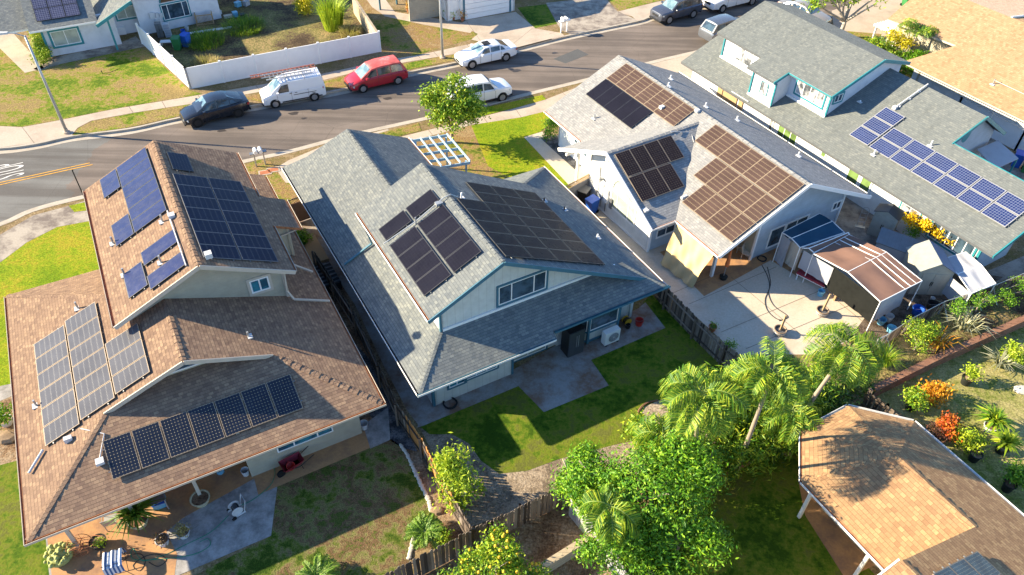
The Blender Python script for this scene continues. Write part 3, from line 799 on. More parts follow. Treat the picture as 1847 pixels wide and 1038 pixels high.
# left lower roof
faces2.append([(0, 0, 2.7), (2.1, 2.1, 3.75), (2.1, 10.3, 3.75), (gx, 10.3, gz), (gx, 19.15, gz), (1.4, 19.4, 3.4), (0, 20.04, 2.7)])
# right slope of the street gable
faces2.append([(8.0, 19.58, 2.7), (gx, 19.15, gz), (gx, 10.3, gz), (8.0, 10.3, 2.7)])
M_gdark = plain('shingle_edge', (.10, .105, .11), .9, .1)
roof = roof_part(H2, faces2, M_green, M_gdark, .16)
caps(H2, [((RX, 1.6, RZ), (RX, 10.25, RZ)), ((gx, 10.4, gz), (gx, 19.1, gz)), ((.05, .05, 2.72), (2.05, 2.05, 3.73)), ((14.0, .28, 2.71), (13.2, 1.05, 3.11)), ((14.0, 12.6, 2.71), (xr, 9.9, zr))], M_green, .13, .2)
M_gut2 = [M_white, M_rust]
gutter(H2, [(0, 20.0, 2.7), (0, 0, 2.7)], [M_white, M_black], out=(-1, 0, 0))
gutter(H2, [(-.1, 0, 2.7), (7.1, 0, 2.7)], [M_white, M_fblue], out=(0, -1, 0))
gutter(H2, [(7.2, .30, 2.86), (14.1, .30, 2.86)], [M_fblue, M_fblue], out=(0, -1, 0))
gutter(H2, [(14.03, .2, 2.7), (14.03, 12.7, 2.7)], [M_white, M_rust], .09, out=(1, 0, 0))
gutter(H2, [(1.37, 1.5, 5.32), (1.37, 10.3, 5.32)], [M_white, M_rust], .11, out=(-1, 0, 0))
gutter(H2, [(8.0, 19.6, 2.7), (8.0, 16.0, 2.7)], [M_white, M_rust], out=(1, 0, 0))
downpipe(H2, [(1.35, 9.6, 5.25), (1.7, 9.55, 3.68), (.1, 9.62, 2.83)], M_fblue, .05)
# barge boards
mb = MB()
for a, b in (((1.3, 1.50, 5.20), (RX, 1.50, RZ-.08)), ((RX, 1.50, RZ-.08), (13.25, .98, 3.02))):
    mb.beam(a, b, .05, .2)
mb.build('barge_board', M_fblue, H2)
# walls
ov = 1.05
wall(H2, (ov, ov), (ov, 19.0), [(0, 3.1), (1, 3.1)], M_wallgreen, inward=(1, 0))
wall(H2, (ov, ov), (5.37, ov), [(0, 2.95), (1, 2.95)], M_wallgreen, inward=(0, 1))
wall(H2, (5.37, 1.7), (8.3, 1.7), [(0, 3.3), (1, 3.3)], M_wallgreen, inward=(0, 1))
wall(H2, (5.37, 1.1), (5.37, 1.75), [(0, 3), (1, 3)], M_wallgreen, inward=(-1, 0))
wall(H2, (8.3, 1.6), (13.0, 1.6), [(0, 3.2), (1, 3.2)], M_wallgreen, inward=(0, 1))
wall(H2, (13.0, 1.5), (13.0, 12.0), [(0, 3.0), (1, 3.0)], M_wallgreen, inward=(-1, 0))
wall(H2, (1.1, 18.6), (7.4, 18.6), [(0, 3.0), (.46, 4.4), (1, 3.0)], M_wallgreen, inward=(0, -1))
wall(H2, (2.1, 2.1), (2.1, 9.9), [(0, 5.5), (1, 5.5)], M_wallwhite, z0=3.3, inward=(1, 0))
zt = lambda x: (5.32+.5*(x-1.37) if x < RX else 2.7+(14.03-x)*sr)-.17
wall(H2, (2.1, 2.1), (11.8, 2.1), [(0, zt(2.1)), ((RX-2.1)/9.7, zt(RX)), (1, zt(11.8))], M_wallgreen, z0=3.4, inward=(0, 1))
wall(H2, (2.1, 9.8), (10.9, 9.8), [(0, zt(2.1)), ((RX-2.1)/8.8, zt(RX)), (1, zt(10.9))], M_wallgreen, z0=3.0, inward=(0, -1))
mb = MB()
mb.box(2.06, 2.16, 2.03, 2.13, 3.7, 5.5); mb.box(ov-.03, ov+.1, ov-.03, ov+.1, 0, 2.9); mb.box(5.3, 5.42, ov-.04, ov+.08, 0, 2.9)
mb.box(12.9, 13.05, 1.55, 1.68, 0, 3); mb.box(2.2, 11.8, 2.02, 2.09, 3.70, 3.85, 1)
for x in (3.2, 5.1, 8.6): mb.box(x, x+.09, 1.62, 2.1, zt(x)-.16, zt(x)-.03)
mb.build('corner_trim', [M_fblue, M_white], H2)
T = basis((0, 2.1), (1, 2.1), (0, -1))
window(H2, T, 5.12, 7.72, 4.0, 5.15, M_white, M_glass, trimmat=M_fblue, splits=[.27, .74], trim=.11)
T = basis((0, ov), (1, ov), (0, -1))
window(H2, T, 1.9, 2.75, .9, 1.35, M_white, M_glassb, trimmat=M_fblue, cols=2)
window(H2, T, 2.78, 4.5, 1.0, 1.5, M_white, M_glassb, trimmat=M_fblue, cols=3, trim=.09)
T = basis((0, 1.7), (1, 1.7), (0, -1))
window(H2, T, 5.55, 7.7, .08, 2.1, M_white, M_glassp, trimmat=M_fblue, cols=2, name='sliding_door')
# bay window
mb = MB()
bay = [(9.0, 1.6), (9.75, .95), (11.6, .95), (12.2, 1.6)]
for (a, b) in zip(bay, bay[1:]):
    pass
mb.prism([(x, y, .25) for x, y in bay], (0, 0, .62), 0); mb.prism([(x, y, 2.35) for x, y in bay], (0, 0, .3), 0)
mb.build('bay', M_wallgreen, H2)
mb = MB()
for x, y in bay: mb.box(x-.06, x+.06, y-.08, y+.04, .1, 2.6)
for a, b in zip(bay, bay[1:]): mb.beam((*a, .92), (*b, .92), .14, .1); mb.beam((*a, 2.36), (*b, 2.36), .12, .08); mb.beam((*a, .25), (*b, .25), .14, .1)
mb.build('bay_trim', M_fblue, H2)
for a, b, o, c in ((bay[0], bay[1], (-1, -1), 1), (bay[1], bay[2], (0, -1), 1), (bay[2], bay[3], (1, -1), 1)):
    L_ = (Vector(b)-Vector(a)).length
    window(H2, basis(a, b, o), .06, L_-.06, .98, 2.32, M_white, M_glass, trim=0, cols=c)
vent(H2, r2(5.7, 6.95), .35, M_white); vent(H2, r2(12.5, 4.6), .25, M_white); vent(H2, r2(11.2, 8.0), .22, M_black); vent(H2, r2(12.1, 7.3), .22, M_black)
mb = MB()
mb.tube([l2(1.5, 7.0)[:2]+(5.6,), (3.2, 6.95, 6.35), (4.75, 7.05, 7.15), (5.15, 7.0, 7.28), (5.5, 6.9, 7.05)], .025, 6)
mb.box(4.3, 4.65, 6.8, 7.05, 6.95, 7.08); mb.tube([(3.2, 6.9, 6.25), (3.2, 6.9, 6.65)], .035, 6)
mb.build('roof_conduit', M_galv, H2)
# solar
pl = lambda u, v: Vector((v, u, 5.32+.5*(v-1.37)))
pr = lambda u, v: Vector((v, u, 2.7+(14.03-v)*sr))
solar(F2, 'two small black solar panels set apart above the eight-panel array, centre house', pl, None, [(7.17, 8.17, 1.73, 3.15, 1, 1), (7.17, 8.17, 3.24, 4.66, 1, 1)], M_pblack, M_blackframe)
solar(F2, 'black eight-panel solar array with a pale rail down its middle, centre house sunlit slope', pl, None, [(2.75, 6.75, 1.73, 3.13, 4, 1), (2.75, 6.75, 3.24, 4.66, 4, 1)], M_pblack, M_blackframe)
solar(F2, 'largest black solar array, four columns wide, on the centre house shaded slope', pr, None, [(1.85, 6.80, 6.74, 5.32, 5, 1), (1.85, 8.72, 8.15, 6.76, 7, 1), (1.85, 8.72, 9.57, 8.17, 7, 1), (1.85, 8.72, 11.0, 9.59, 7, 1)], M_pblack, M_blackframe)

# ================================================================== left house (brown shingles)
F1 = Fr(48.2, 978.4, 2.7, -29.2)
H1 = thing('house', 'brown shingled house with beige walls and many solar panels, at the left edge', 'house', F1.M.translation, F1.ang)
W1 = 14.05; X1 = 7.03; Z1 = 2.7+.4*X1
UE, UL, UR, UX = 5.3, 4.87, 12.72, 8.82; UZ = 5.3+.48*(UX-UL); YR, YF = 7.2, 18.4
RF = lambda x: 5.3+.48*(UR-x)
yg = 3.62
faces1 = [
 [(0, 0, 2.7), (W1, 0, 2.7), (W1-yg, yg, 2.7+.4*yg), (W1-yg-.63, yg+.63, 2.7+.4*(yg+.63)-.004), (yg+.63, yg+.63, 2.7+.4*(yg+.63)-.004), (yg, yg, 2.7+.4*yg)],
 [(0, 0, 2.7), (yg, yg, 2.7+.4*yg), (X1, yg, Z1), (X1, 10.1, Z1), (5.0, 10.1, 2.7+.4*5.0), (0, 14.95, 2.7)],
 [(W1, 0, 2.7), (W1, 19.5, 2.7), (10.2, 19.5, 2.7+.4*(W1-10.2)), (10.2, 10.1, 2.7+.4*(W1-10.2)), (X1, 10.1, Z1), (X1, yg, Z1), (W1-yg, yg, 2.7+.4*yg)],
 [(0, 14.95, 2.7), (5.0, 9.95, 4.7), (5.6, 9.95, 4.7), (5.6, 14.95, 2.7)],
 # upper
 [(UL, YR, UE), (UX, YR, UZ), (UX, YF, UZ), (UL, YF, UE)],
 [(UX, YR, UZ), (UR, YR, RF(UR)), (UR, 11.0, RF(UR)), (14.03, 11.0, RF(14.03)), (14.03, 13.75, RF(14.03)), (UR, 13.75, RF(UR)), (UR, YF, RF(UR)), (UX, YF, UZ)],
]
roof_part(H1, faces1, M_brown, M_rust, .15)
caps(H1, [((X1, yg+.05, Z1), (X1, 7.7, Z1)), ((.05, .05, 2.72), (yg, yg, 2.7+.4*yg)), ((W1-.05, .05, 2.72), (W1-yg, yg, 2.7+.4*yg)), ((UX, YR+.05, UZ), (UX, YF-.05, UZ)), ((.05, 14.9, 2.72), (4.7, 10.3, 4.55))], M_brown, .15, .22)
M_gp = [M_cream, M_rust]
gutter(H1, [(0, 14.9, 2.7), (0, -.1, 2.7)], M_gp, out=(-1, 0, 0)); gutter(H1, [(-.1, 0, 2.7), (W1+.1, 0, 2.7)], M_gp, out=(0, -1, 0))
gutter(H1, [(W1, 0, 2.7), (W1, 19.4, 2.7)], M_gp, out=(1, 0, 0)); gutter(H1, [(UL, YR, UE), (UL, YF, UE)], M_gp, .14, out=(-1, 0, 0))
gutter(H1, [(UR, YR, UE), (UR, 10.95, UE)], M_gp, out=(1, 0, 0)); gutter(H1, [(14.03, 11.0, RF(14.03)), (14.03, 13.7, RF(14.03))], M_gp, out=(1, 0, 0))
gutter(H1, [(UR, 13.8, UE), (UR, YF, UE)], M_gp, out=(1, 0, 0))
downpipe(H1, [(12.3, 7.6, 5.2), (12.2, 7.6, 3.9), (12.4, 7.3, 3.5), (14.0, 7.0, 2.95)], M_cream)
downpipe(H1, [(13.9, 11.1, 4.6), (12.35, 11.15, 4.3), (12.3, 10.6, 3.7), (13.9, 9.4, 3.0)], M_cream)
wall(H1, (8.0, .95), (13.1, .95), [(0, 3), (1, 3)], M_wallbeige, inward=(0, 1))
wall(H1, (8.0, .97), (8.0, 3.6), [(0, 3.1), (1, 3.6)], M_wallbeige, inward=(1, 0))
wall(H1, (1.0, 3.6), (8.0, 3.6), [(0, 3.0), (1, 3.3)], M_wallbeige, inward=(0, 1))
wall(H1, (13.1, 1.0), (13.1, 18.4), [(0, 2.95), (1, 2.95)], M_wallbeige, inward=(-1, 0))
wall(H1, (.9, 3.6), (.9, 14.1), [(0, 2.95), (1, 2.95)], M_wallbeige, inward=(1, 0))
wall(H1, (yg+.6, 4.2), (W1-yg-.6, 4.2), [(0, 4.3), (.5, Z1-.2), (1, 4.3)], M_wallbeige, z0=3.9, inward=(0, 1))
ut = lambda x: (UE+.48*(x-UL) if x < UX else RF(x))-.17
wall(H1, (5.4, 7.75), (12.25, 7.75), [(0, ut(5.4)), ((UX-5.4)/6.85, ut(UX)), (1, ut(12.25))], M_wallbeige, z0=3.2, inward=(0, 1))
wall(H1, (5.4, 17.8), (12.25, 17.8), [(0, ut(5.4)), ((UX-5.4)/6.85, ut(UX)), (1, ut(12.25))], M_wallbeige, z0=0, inward=(0, -1))
wall(H1, (5.4, 7.8), (5.4, 17.8), [(0, 5.4), (1, 5.4)], M_wallbeige, z0=2.0, inward=(1, 0))
wall(H1, (12.25, 7.8), (12.25, 17.8), [(0, 5.4), (1, 5.4)], M_wallbeige, z0=3.0, inward=(-1, 0))
wall(H1, (13.5, 11.15), (13.5, 13.6), [(0, 4.85), (1, 4.85)], M_wallbeige, z0=2.7, inward=(-1, 0))
wall(H1, (12.2, 11.2), (13.5, 11.2), [(0, ut(12.2)), (1, ut(13.5))], M_wallbeige, z0=3.0, inward=(0, 1))
wall(H1, (.95, 14.1), (8, 14.1), [(0, 2.9), (1, 2.9)], M_wallbeige, inward=(0, -1))
mb = MB(); mb.box(12.15, 12.3, 7.68, 7.8, 3.3, 5.3); mb.beam((UL-.05, YR-.05, UE-.08), (UX, YR-.05, UZ-.08), .05, .2); mb.beam((UX, YR-.05, UZ-.08), (UR+.02, YR-.05, UE-.08), .05, .2)
mb.beam((yg-.02, yg-.05, 2.7+.4*yg-.06), (X1, yg-.05, Z1-.07), .05, .2); mb.beam((X1, yg-.05, Z1-.07), (W1-yg+.02, yg-.05, 2.7+.4*yg-.06), .05, .2)
mb.beam((yg+.7, 4.1, 4.15), (W1-yg-.8, 4.1, 4.15), .06, .12)
mb.build('barge_board', M_cream, H1)
T = basis((0, 7.75), (1, 7.75), (0, -1)); window(H1, T, 10.66, 11.54, 4.26, 5.04, M_white, M_glassb, trim=.12, trimmat=M_cream, fw=.07)
T = basis((0, .95), (1, .95), (0, -1)); window(H1, T, 9.33, 11.85, .98, 1.42, M_white, M_glassb, trim=0, splits=[.3, .72], fw=.06)
window(H1, T, 9.33, 11.85, 1.5, 1.95, M_white, M_glassb, trim=0, splits=[.3, .72], fw=.06)
mb = MB(); mb.prism([(6.35, 4.16, 4.62), (7.75, 4.16, 4.62), (7.03, 4.16, 5.1)], (0, -.05, 0)); mb.build('gable_window', M_glass, H1)
mb = MB()
for a, b in (((6.3, 4.1, 4.6), (7.8, 4.1, 4.6)), ((7.8, 4.1, 4.6), (7.03, 4.1, 5.12)), ((7.03, 4.1, 5.12), (6.3, 4.1, 4.6))): mb.beam(a, b, .05, .07)
mb.build('gable_window_frame', M_white, H1)
for x in (5.82, 3.3, .95):
    mb = MB(); mb.box(x-.07, x+.07, .88, 1.02, 0, 2.65); mb.build('post', M_cream, H1)
for p in ((5.6, 12.6), (5.75, 9.9), (8.0, 11.6), (7.4, 9.0)):
    vent(H1, (p[0], p[1], UE+.48*(p[0]-UL)), .4, M_galv)
vent(H1, (3.3, 10.7, 4.02), .4); vent(H1, (.9, 6.4, 3.06), .35); vent(H1, (9.8, 4.9, 4.4), .3)
mb = MB(); mb.tube([(8.35, 12.0, UE+.48*3.5+.08), (8.35, 7.6, UE+.48*3.5+.08)], .03, 6); mb.box(8.3, 8.6, 11.3, 11.6, 6.98, 7.2); mb.box(9.2, 9.5, 7.45, 7.75, 7.15, 7.4)
mb.tube([(2.6, 3.5, 3.85), (3.4, 2.8, 3.85), (3.0, 1.9, 3.5)], .025, 6); mb.box(2.85, 3.15, 1.65, 1.95, 3.42, 3.56); mb.box(1.9, 2.2, 3.3, 3.5, 3.5, 3.72)
mb.tube([(1.0, 3.7, 3.2), (.35, 3.0, 2.95)], .05, 8)
mb.build('roof_conduit', M_potw, H1)
pu = lambda u, v: Vector((v, u, UE+.48*(v-UL)))
pv = lambda u, v: Vector((v, u, RF(v)))
plow = lambda u, v: Vector((v, u, 2.7+.4*v))
prear = lambda u, v: Vector((u, v, 2.7+.4*v))
solar(F1, 'large blue solar array touching the front ridge of the brown house', pu, None, [(12.07, 18.15, 6.70, 8.39, 6, 1), (16.33, 18.15, 5.74, 6.68, 1, 1), (12.07, 13.85, 5.74, 6.68, 1, 1)], M_pbblue, M_blackframe, mid=M_black)
solar(F1, 'single long blue solar panel between the other two blue arrays of the brown house', pu, None, [(9.42, 10.45, 6.71, 8.39, 1, 1)], M_pbblue, M_blackframe)
solar(F1, 'two blue solar panels nearest the grey gable wall of the brown house', pu, None, [(8.1, 9.88, 5.72, 6.66, 1, 1), (7.67, 8.66, 6.69, 8.39, 1, 1)], M_pbblue, M_blackframe)
solar(F1, 'lone deep blue solar panel near the street end of the brown roof', pv, None, [(15.4, 17.18, 10.12, 9.2, 1, 1)], M_pnavy, M_blackframe)
solar(F1, 'navy solar array of fourteen panels in two columns on the brown roof', pv, None, [(7.72, 14.95, 10.6, 9.1, 7, 1), (7.72, 14.95, 12.14, 10.63, 7, 1)], M_pnavy, M_steel2, fw=.022)
solar(F1, 'glare-paled grey solar array of fifteen panels on the lower brown roof', plow, None, [(3.78, 10.1, 1.13, 2.63, 6, 1), (3.92, 10.3, 2.66, 4.18, 6, 1), (4.06, 7.25, 4.2, 5.75, 3, 1)], M_pglare, M_gold, gap=.035, fw=.025)
solar(F1, 'row of seven dark speckled solar panels on the lowest brown roof slope', prear, None, [(3.25, 10.87, .97, 2.55, 7, 1)], M_pdark, M_gold, gap=.04, fw=.025)

# ================================================================== right-centre house (pale shingles)
F3 = Fr(1296.9, 461.9, 2.6, -31.6)
H3 = thing('house', 'pale-grey-roofed house with brownish solar panels and a carport, right of the centre house', 'house', F3.M.translation, F3.ang)
X3 = 5.85; s3 = .46; Z3 = 2.6+s3*X3; Y3 = 17.45
wy, wz = 8.32, 5.0; ws = (wz-2.6)/4.72; wx = -1.72
vx = (wz-2.6)/s3       # where the wing ridge meets the main slope
faces3 = [
 [(0, 0, 2.6), (X3, 0, Z3), (X3, Y3, Z3), (0, Y3, 2.6)],
 [(X3, 0, Z3), (11.6, -.3, 2.6), (11.65, Y3-.3, 2.6), (X3, Y3, Z3)],
 [(wx, wy, wz), (wx, 13.05, 2.6), (0, 13.05, 2.6), (vx, wy, wz)],
 [(wx, 3.62, 2.6), (wx, wy, wz), (vx, wy, wz), (0, 3.62, 2.6)],
]
M_roof3 = M_pale
roof_part(H3, faces3, M_pale, M_white, .15)
caps(H3, [((X3, .02, Z3), (X3, Y3-.05, Z3)), ((wx+.05, wy, wz), (vx, wy, wz))], M_pale, .15, .22)
gutter(H3, [(0, 3.6, 2.6), (0, -.05, 2.6)], [M_white, M_rust], out=(-1, 0, 0)); gutter(H3, [(0, Y3, 2.6), (0, 13.1, 2.6)], [M_white, M_rust], out=(-1, 0, 0))
gutter(H3, [(wx, 3.62, 2.6), (0, 3.62, 2.6)], [M_white, M_rust], .08, out=(0, -1, 0)); gutter(H3, [(11.63, 0, 2.6), (11.66, Y3, 2.6)], [M_white, M_black], out=(1, 0, 0))
mb = MB()
for a, b in (((wx-.04, 3.55, 2.52), (wx-.04, wy, wz-.08)), ((wx-.04, wy, wz-.08), (wx-.04, 13.1, 2.52)), ((-.02, -.05, 2.52), (X3, -.05, Z3-.08)), ((X3, -.05, Z3-.08), (11.65, -.35, 2.52))): mb.beam(a, b, .07, .22)
mb.box(wx, -.9, 8.15, 8.35, 4.4, 4.62); mb.box(wx, -.9, 12.2, 12.35, 2.5, 2.66)
mb.build('barge_board', M_white, H3)
wxw = -.95
wall(H3, (wxw, 4.5), (wxw, 10.7), [(0, 2.9), ((wy-4.5)/6.2, wz-.2), (1, 3.65)], M_wallwhite, inward=(1, 0))
wall(H3, (wxw, 4.5), (1.1, 4.5), [(0, 2.9), (1, 2.9)], M_wallgrey, inward=(0, 1))
wall(H3, (.8, 4.5), (.8, 10.7), [(0, 2.9), (1, 2.9)], M_wallwhite, inward=(1, 0))
wall(H3, (wxw, 10.7), (.8, 10.7), [(0, 3.6), (1, 3.6)], M_wallwhite, inward=(0, -1))
wall(H3, (.8, 10.7), (.8, 16.8), [(0, 2.9), (1, 2.9)], M_wallwhite, inward=(1, 0))
wall(H3, (3.9, .9), (11.0, .9), [(0, 2.6+s3*3.9-.18), ((X3-3.9)/7.1, Z3-.2), (1, 2.7)], M_wallgrey, inward=(0, 1))
wall(H3, (3.9, .95), (3.9, 4.5), [(0, 4.2), (1, 4.2)], M_wallbeige, inward=(1, 0))
wall(H3, (1.0, 4.5), (3.9, 4.5), [(0, 2.95), (1, 4.2)], M_wallbeige, inward=(0, 1))
wall(H3, (11.0, .9), (11.0, 16.8), [(0, 2.7), (1, 2.7)], M_wallgrey, inward=(-1, 0))
wall(H3, (.8, 16.8), (11.0, 16.8), [(0, 2.8), (.5, Z3-.2), (1, 2.8)], M_wallwhite, inward=(0, -1))
mb = MB()
mb.box(.83, .99, .83, .99, 0, 2.9); mb.box(-.72, -.56, 12.3, 12.46, 0, 2.55)
mb.box(wxw-.05, wxw+.12, 4.42, 4.56, 0, 2.85); mb.box(3.83, 3.96, .82, .95, 0, 4.1); mb.box(10.92, 11.05, .82, .95, 0, 2.7)
mb.box(wxw-.04, wxw, 4.6, 10.7, .0, .12)
mb.build('corner_post', M_white, H3)
T = basis((wxw, 0), (wxw, 1), (-1, 0))
window(H3, T, 5.95, 8.3, .92, 2.15, M_white, M_glassp, trim=.06, splits=[.28, .74])
mb = MB(); pts = []
n = 14; cyy, rr = 7.12, 1.12
pts = [(wxw-.03, cyy+rr*math.cos(math.pi*i/n), 2.28+.95*rr*math.sin(math.pi*i/n)) for i in range(n+1)]
pts = [p for p in pts]
mb.prism(pts, (.04, 0, 0)); mb.build('arch_window', M_glassp, H3)
mb = MB(); mb.tube([(wxw-.04, p[1], p[2]) for p in pts], .04, 6); mb.beam((wxw-.04, cyy-rr, 2.27), (wxw-.04, cyy+rr, 2.27), .07, .1); mb.build('arch_window_frame', M_white, H3)
T = basis((0, 4.5), (1, 4.5), (0, -1)); window(H3, T, -.4, .95, .82, 1.4, M_white, M_glass, cols=2, trim=.05)
T = basis((0, .9), (1, .9), (0, -1)); window(H3, T, 5.05, 6.2, .4, 1.75, M_white, M_glass, cols=1, trim=.06); window(H3, T, 6.3, 8.1, .4, 1.75, M_white, M_glass, cols=2, trim=.06)
window(H3, T, 10.2, 11.0-.1, 1.25, 1.8, M_white, M_glass, cols=2, trim=.06)
T = basis((.8, 0), (.8, 1), (-1, 0)); window(H3, T, 13.3, 14.9, .9, 2.2, M_white, M_glass, cols=4, rows=3, trim=.06)
mb = MB()
mb.box(wxw-.14, wxw, 9.55, 9.95, 1.3, 2.3); mb.box(wxw-.12, wxw, 9.1, 9.4, 1.1, 2.0); mb.box(wxw-.13, wxw, 8.55, 8.95, .9, 1.9); mb.box(wxw-.12, wxw, 8.1, 8.32, .8, 1.5, 1)
mb.lathe([(.12, 0), (.12, .12), (0, .13)], (wxw-.14, 9.25, 2.3), 12, 1)
for y, z0, z1 in ((9.75, .3, 1.3), (9.25, .25, 1.1), (8.75, .2, .9), (9.6, 2.3, 3.0)): mb.tube([(wxw-.05, y, z0), (wxw-.05, y, z1)], .03, 6, 1)
mb.box(wxw-.08, wxw, 9.62, 9.84, 1.75, 1.8, 2); mb.box(wxw-.14, wxw-.13, 8.6, 8.75, 1.5, 1.56, 2)
mb.build('electric_meter_box', [M_white, M_grey, M_red], H3)
for (x, y) in ((8.3, 14.6), (7.2, 9.9), (8.9, 8.6), (9.9, 4.1), (6.2, 12.5)): vent(H3, (x, y, Z3-s3*(x-X3)), .3, M_white, .05, M_white)
vent(H3, (1.6, 14.0, 2.6+s3*1.6), .3)
mb = MB()
mb.box(4.4, 4.7, 10.9, 11.15, 2.6+s3*4.5+.05, 2.6+s3*4.5+.25); mb.box(5.5, 5.75, 8.9, 9.15, 2.6+s3*5.6+.05, 2.6+s3*5.6+.2)
mb.tube([(4.0, 7.25, 4.5), (4.3, 7.9, 4.75), (2.9, 8.2, 5.05)], .02, 5); mb.box(1.0, 1.4, 4.4, 4.55, 3.15, 3.3); mb.box(-1.6, -1.3, 4.5, 5.0, 3.1, 3.2)
mb.build('roof_conduit', M_potw, H3)
p3 = lambda u, v: Vector((v, u, 2.6+s3*v))
pw = lambda u, v: Vector((u, v, wz-ws*(wy-v)))
solar(F3, 'plain navy solar array of five panels on the pale roof, near the street end', p3, None, [(11.25, 16.25, 2.45, 4.04, 5, 1)], M_pblack, M_blackframe)
solar(F3, 'row of seven reflection-browned gold-lined solar panels beside the navy array on the pale roof', p3, None, [(9.2, 16.25, 4.07, 5.64, 7, 1)], M_pbrown, M_gold, fw=.024, gap=.015)
solar(F3, 'large stepped array of sixteen reflection-browned gold-lined solar panels above the carport', p3, None, [(.14, 7.28, 4.1, 5.62, 7, 1), (.14, 5.28, 2.47, 4.05, 5, 1), (.14, 4.28, .92, 2.44, 4, 1)], M_pbrown, M_gold, fw=.024, gap=.015)
solar(F3, 'seven dark reflection-browned solar panels in two rows on the gabled wing facing the side yard', pw, None, [(-1.4, 2.78, 6.62, 8.05, 4, 1), (-1.42, 1.68, 5.1, 6.58, 3, 1)], M_pbrown2, M_gold, fw=.024)

# ================================================================== far right house (sage roof, teal trim)
F4 = Fr(1790.6, 461.6, 2.6, -31.9)
H4 = thing('house', 'long two-storey white house with sage shingle roof and turquoise window trim on the right', 'house', F4.M.translation, F4.ang)
q4 = lambda x: 2.6+.4*x
xt = 7.4
ux0, uz0, us, uxr = 1.7, 5.1, .35, 6.0
uz = lambda x: uz0+us*(x-ux0)
faces4 = [
 [(0, 0, 2.6), (4.75, 0, q4(4.75)), (4.75, 6.85, q4(4.75)), (xt, 6.85, q4(xt)), (xt, 26, q4(xt)), (0, 26, 2.6)],
 [(xt, 6.85, q4(xt)), (10.8, 6.85, q4(xt)-2.15), (10.8, 26, q4(xt)-2.15), (xt, 26, q4(xt))],
 [(ux0, 13.8, uz0), (uxr, 13.8, uz(uxr)), (uxr, 24.6, uz(uxr)), (ux0, 24.6, uz0), (ux0, 20.1, uz0), (.5, 20.1, uz(.5)), (.5, 17.55, uz(.5)), (ux0, 17.55, uz0)],
 [(uxr, 13.8, uz(uxr)), (9.0, 13.8, uz(uxr)-.9), (9.0, 24.6, uz(uxr)-.9), (uxr, 24.6, uz(uxr))],
]
roof_part(H4, faces4, M_teal, M_gdark, .15)
gutter(H4, [(ux0, 13.8, uz0), (ux0, 17.5, uz0)], [M_fteal, M_white], .05, .08, out=(-1, 0, 0))
mb = MB()
for a, b in (((ux0, 13.74, uz0-.08), (uxr, 13.74, uz(uxr)-.08)), ((uxr, 13.74, uz(uxr)-.08), (9.0, 13.74, uz(uxr)-.98)), ((.45, 17.49, uz(.5)-.08), (1.75, 17.49, uz0-.08)), ((4.7, 6.79, q4(4.75)-.08), (xt, 6.79, q4(xt)-.08)), ((xt, 6.79, q4(xt)-.08), (10.8, 6.79, q4(xt)-2.23)), ((0, -.05, 2.52), (4.7, -.05, q4(4.75)-.08)), ((4.78, 0, q4(4.75)-.08), (4.78, 6.8, q4(4.75)-.08))): mb.beam(a, b, .06, .22)
mb.build('barge_board', M_fteal, H4)
wall(H4, (.8, .95), (.8, 25.4), [(0, 2.9), (1, 2.9)], M_wallwhite, inward=(1, 0))
wall(H4, (.8, .95), (4.6, .95), [(0, 2.8), (1, 4.3)], M_wallgrey, inward=(0, 1))
wall(H4, (4.6, .95), (4.6, 6.85), [(0, 4.3), (1, 4.3)], M_wallwhite, inward=(-1, 0))
wall(H4, (4.6, 7.3), (10.3, 7.3), [(0, q4(4.6)-.15), (.49, q4(xt)-.2), (1, 3.5)], M_wallgrey, inward=(0, 1))
wall(H4, (2.06, 14.05), (2.06, 24.0), [(0, uz(2.06)-.16), (1, uz(2.06)-.16)], M_wallwhite2, z0=3.3, inward=(1, 0))
wall(H4, (2.06, 14.05), (8.6, 14.05), [(0, uz(2.06)-.16), ((uxr-2.06)/6.54, uz(uxr)-.17), (1, uz(uxr)-1.0)], M_wallwhite2, z0=3.2, inward=(0, 1))
wall(H4, (.68, 17.45), (.68, 19.55), [(0, uz(.68)-.16), (1, uz(.68)-.16)], M_wallwhite2, z0=2.7, inward=(1, 0))
wall(H4, (.68, 17.45), (2.06, 17.45), [(0, uz(.68)-.16), (1, uz(2.06)-.16)], M_wallwhite2, z0=2.7, inward=(0, 1))
wall(H4, (.68, 19.55), (2.06, 19.55), [(0, uz(.68)-.16), (1, uz(2.06)-.16)], M_wallwhite2, z0=2.7, inward=(0, -1))
wall(H4, (2.06, 24.0), (8.6, 24.0), [(0, uz(2.06)-.16), ((uxr-2.06)/6.54, uz(uxr)-.17), (1, uz(uxr)-1.0)], M_wallwhite2, z0=3.2, inward=(0, -1))
wall(H4, (.8, 25.4), (10.3, 25.4), [(0, 2.9), (.69, 5.3), (1, 3.4)], M_wallwhite, inward=(0, -1))
mb = MB()
mb.box(1.9, 2.06, 19.6, 24.05, q4(1.9)-.05, q4(1.9)+.14, 1); mb.box(.55, .68, 17.4, 19.6, q4(.6)-.05, q4(.6)+.13, 1); mb.box(1.93, 2.06, 14.0, 17.4, q4(1.95)-.05, q4(1.95)+.13, 1)
for x, y, z in ((2.02, 14.01, 3.4), (.64, 17.41, 2.85), (.64, 19.53, 2.85), (2.02, 24.0, 3.4)): mb.box(x-.04, x+.06, y-.04, y+.06, z, uz(x)-.16)
mb.box(.74, .88, .88, 1.02, 0, 2.75)
mb.build('corner_trim', [M_fteal, M_white], H4)
T = basis((2.06, 0), (2.06, 1), (-1, 0)); window(H4, T, 14.5, 16.85, 3.85, 4.85, M_white, M_glassc, trimmat=M_fteal, cols=4, trim=.12)
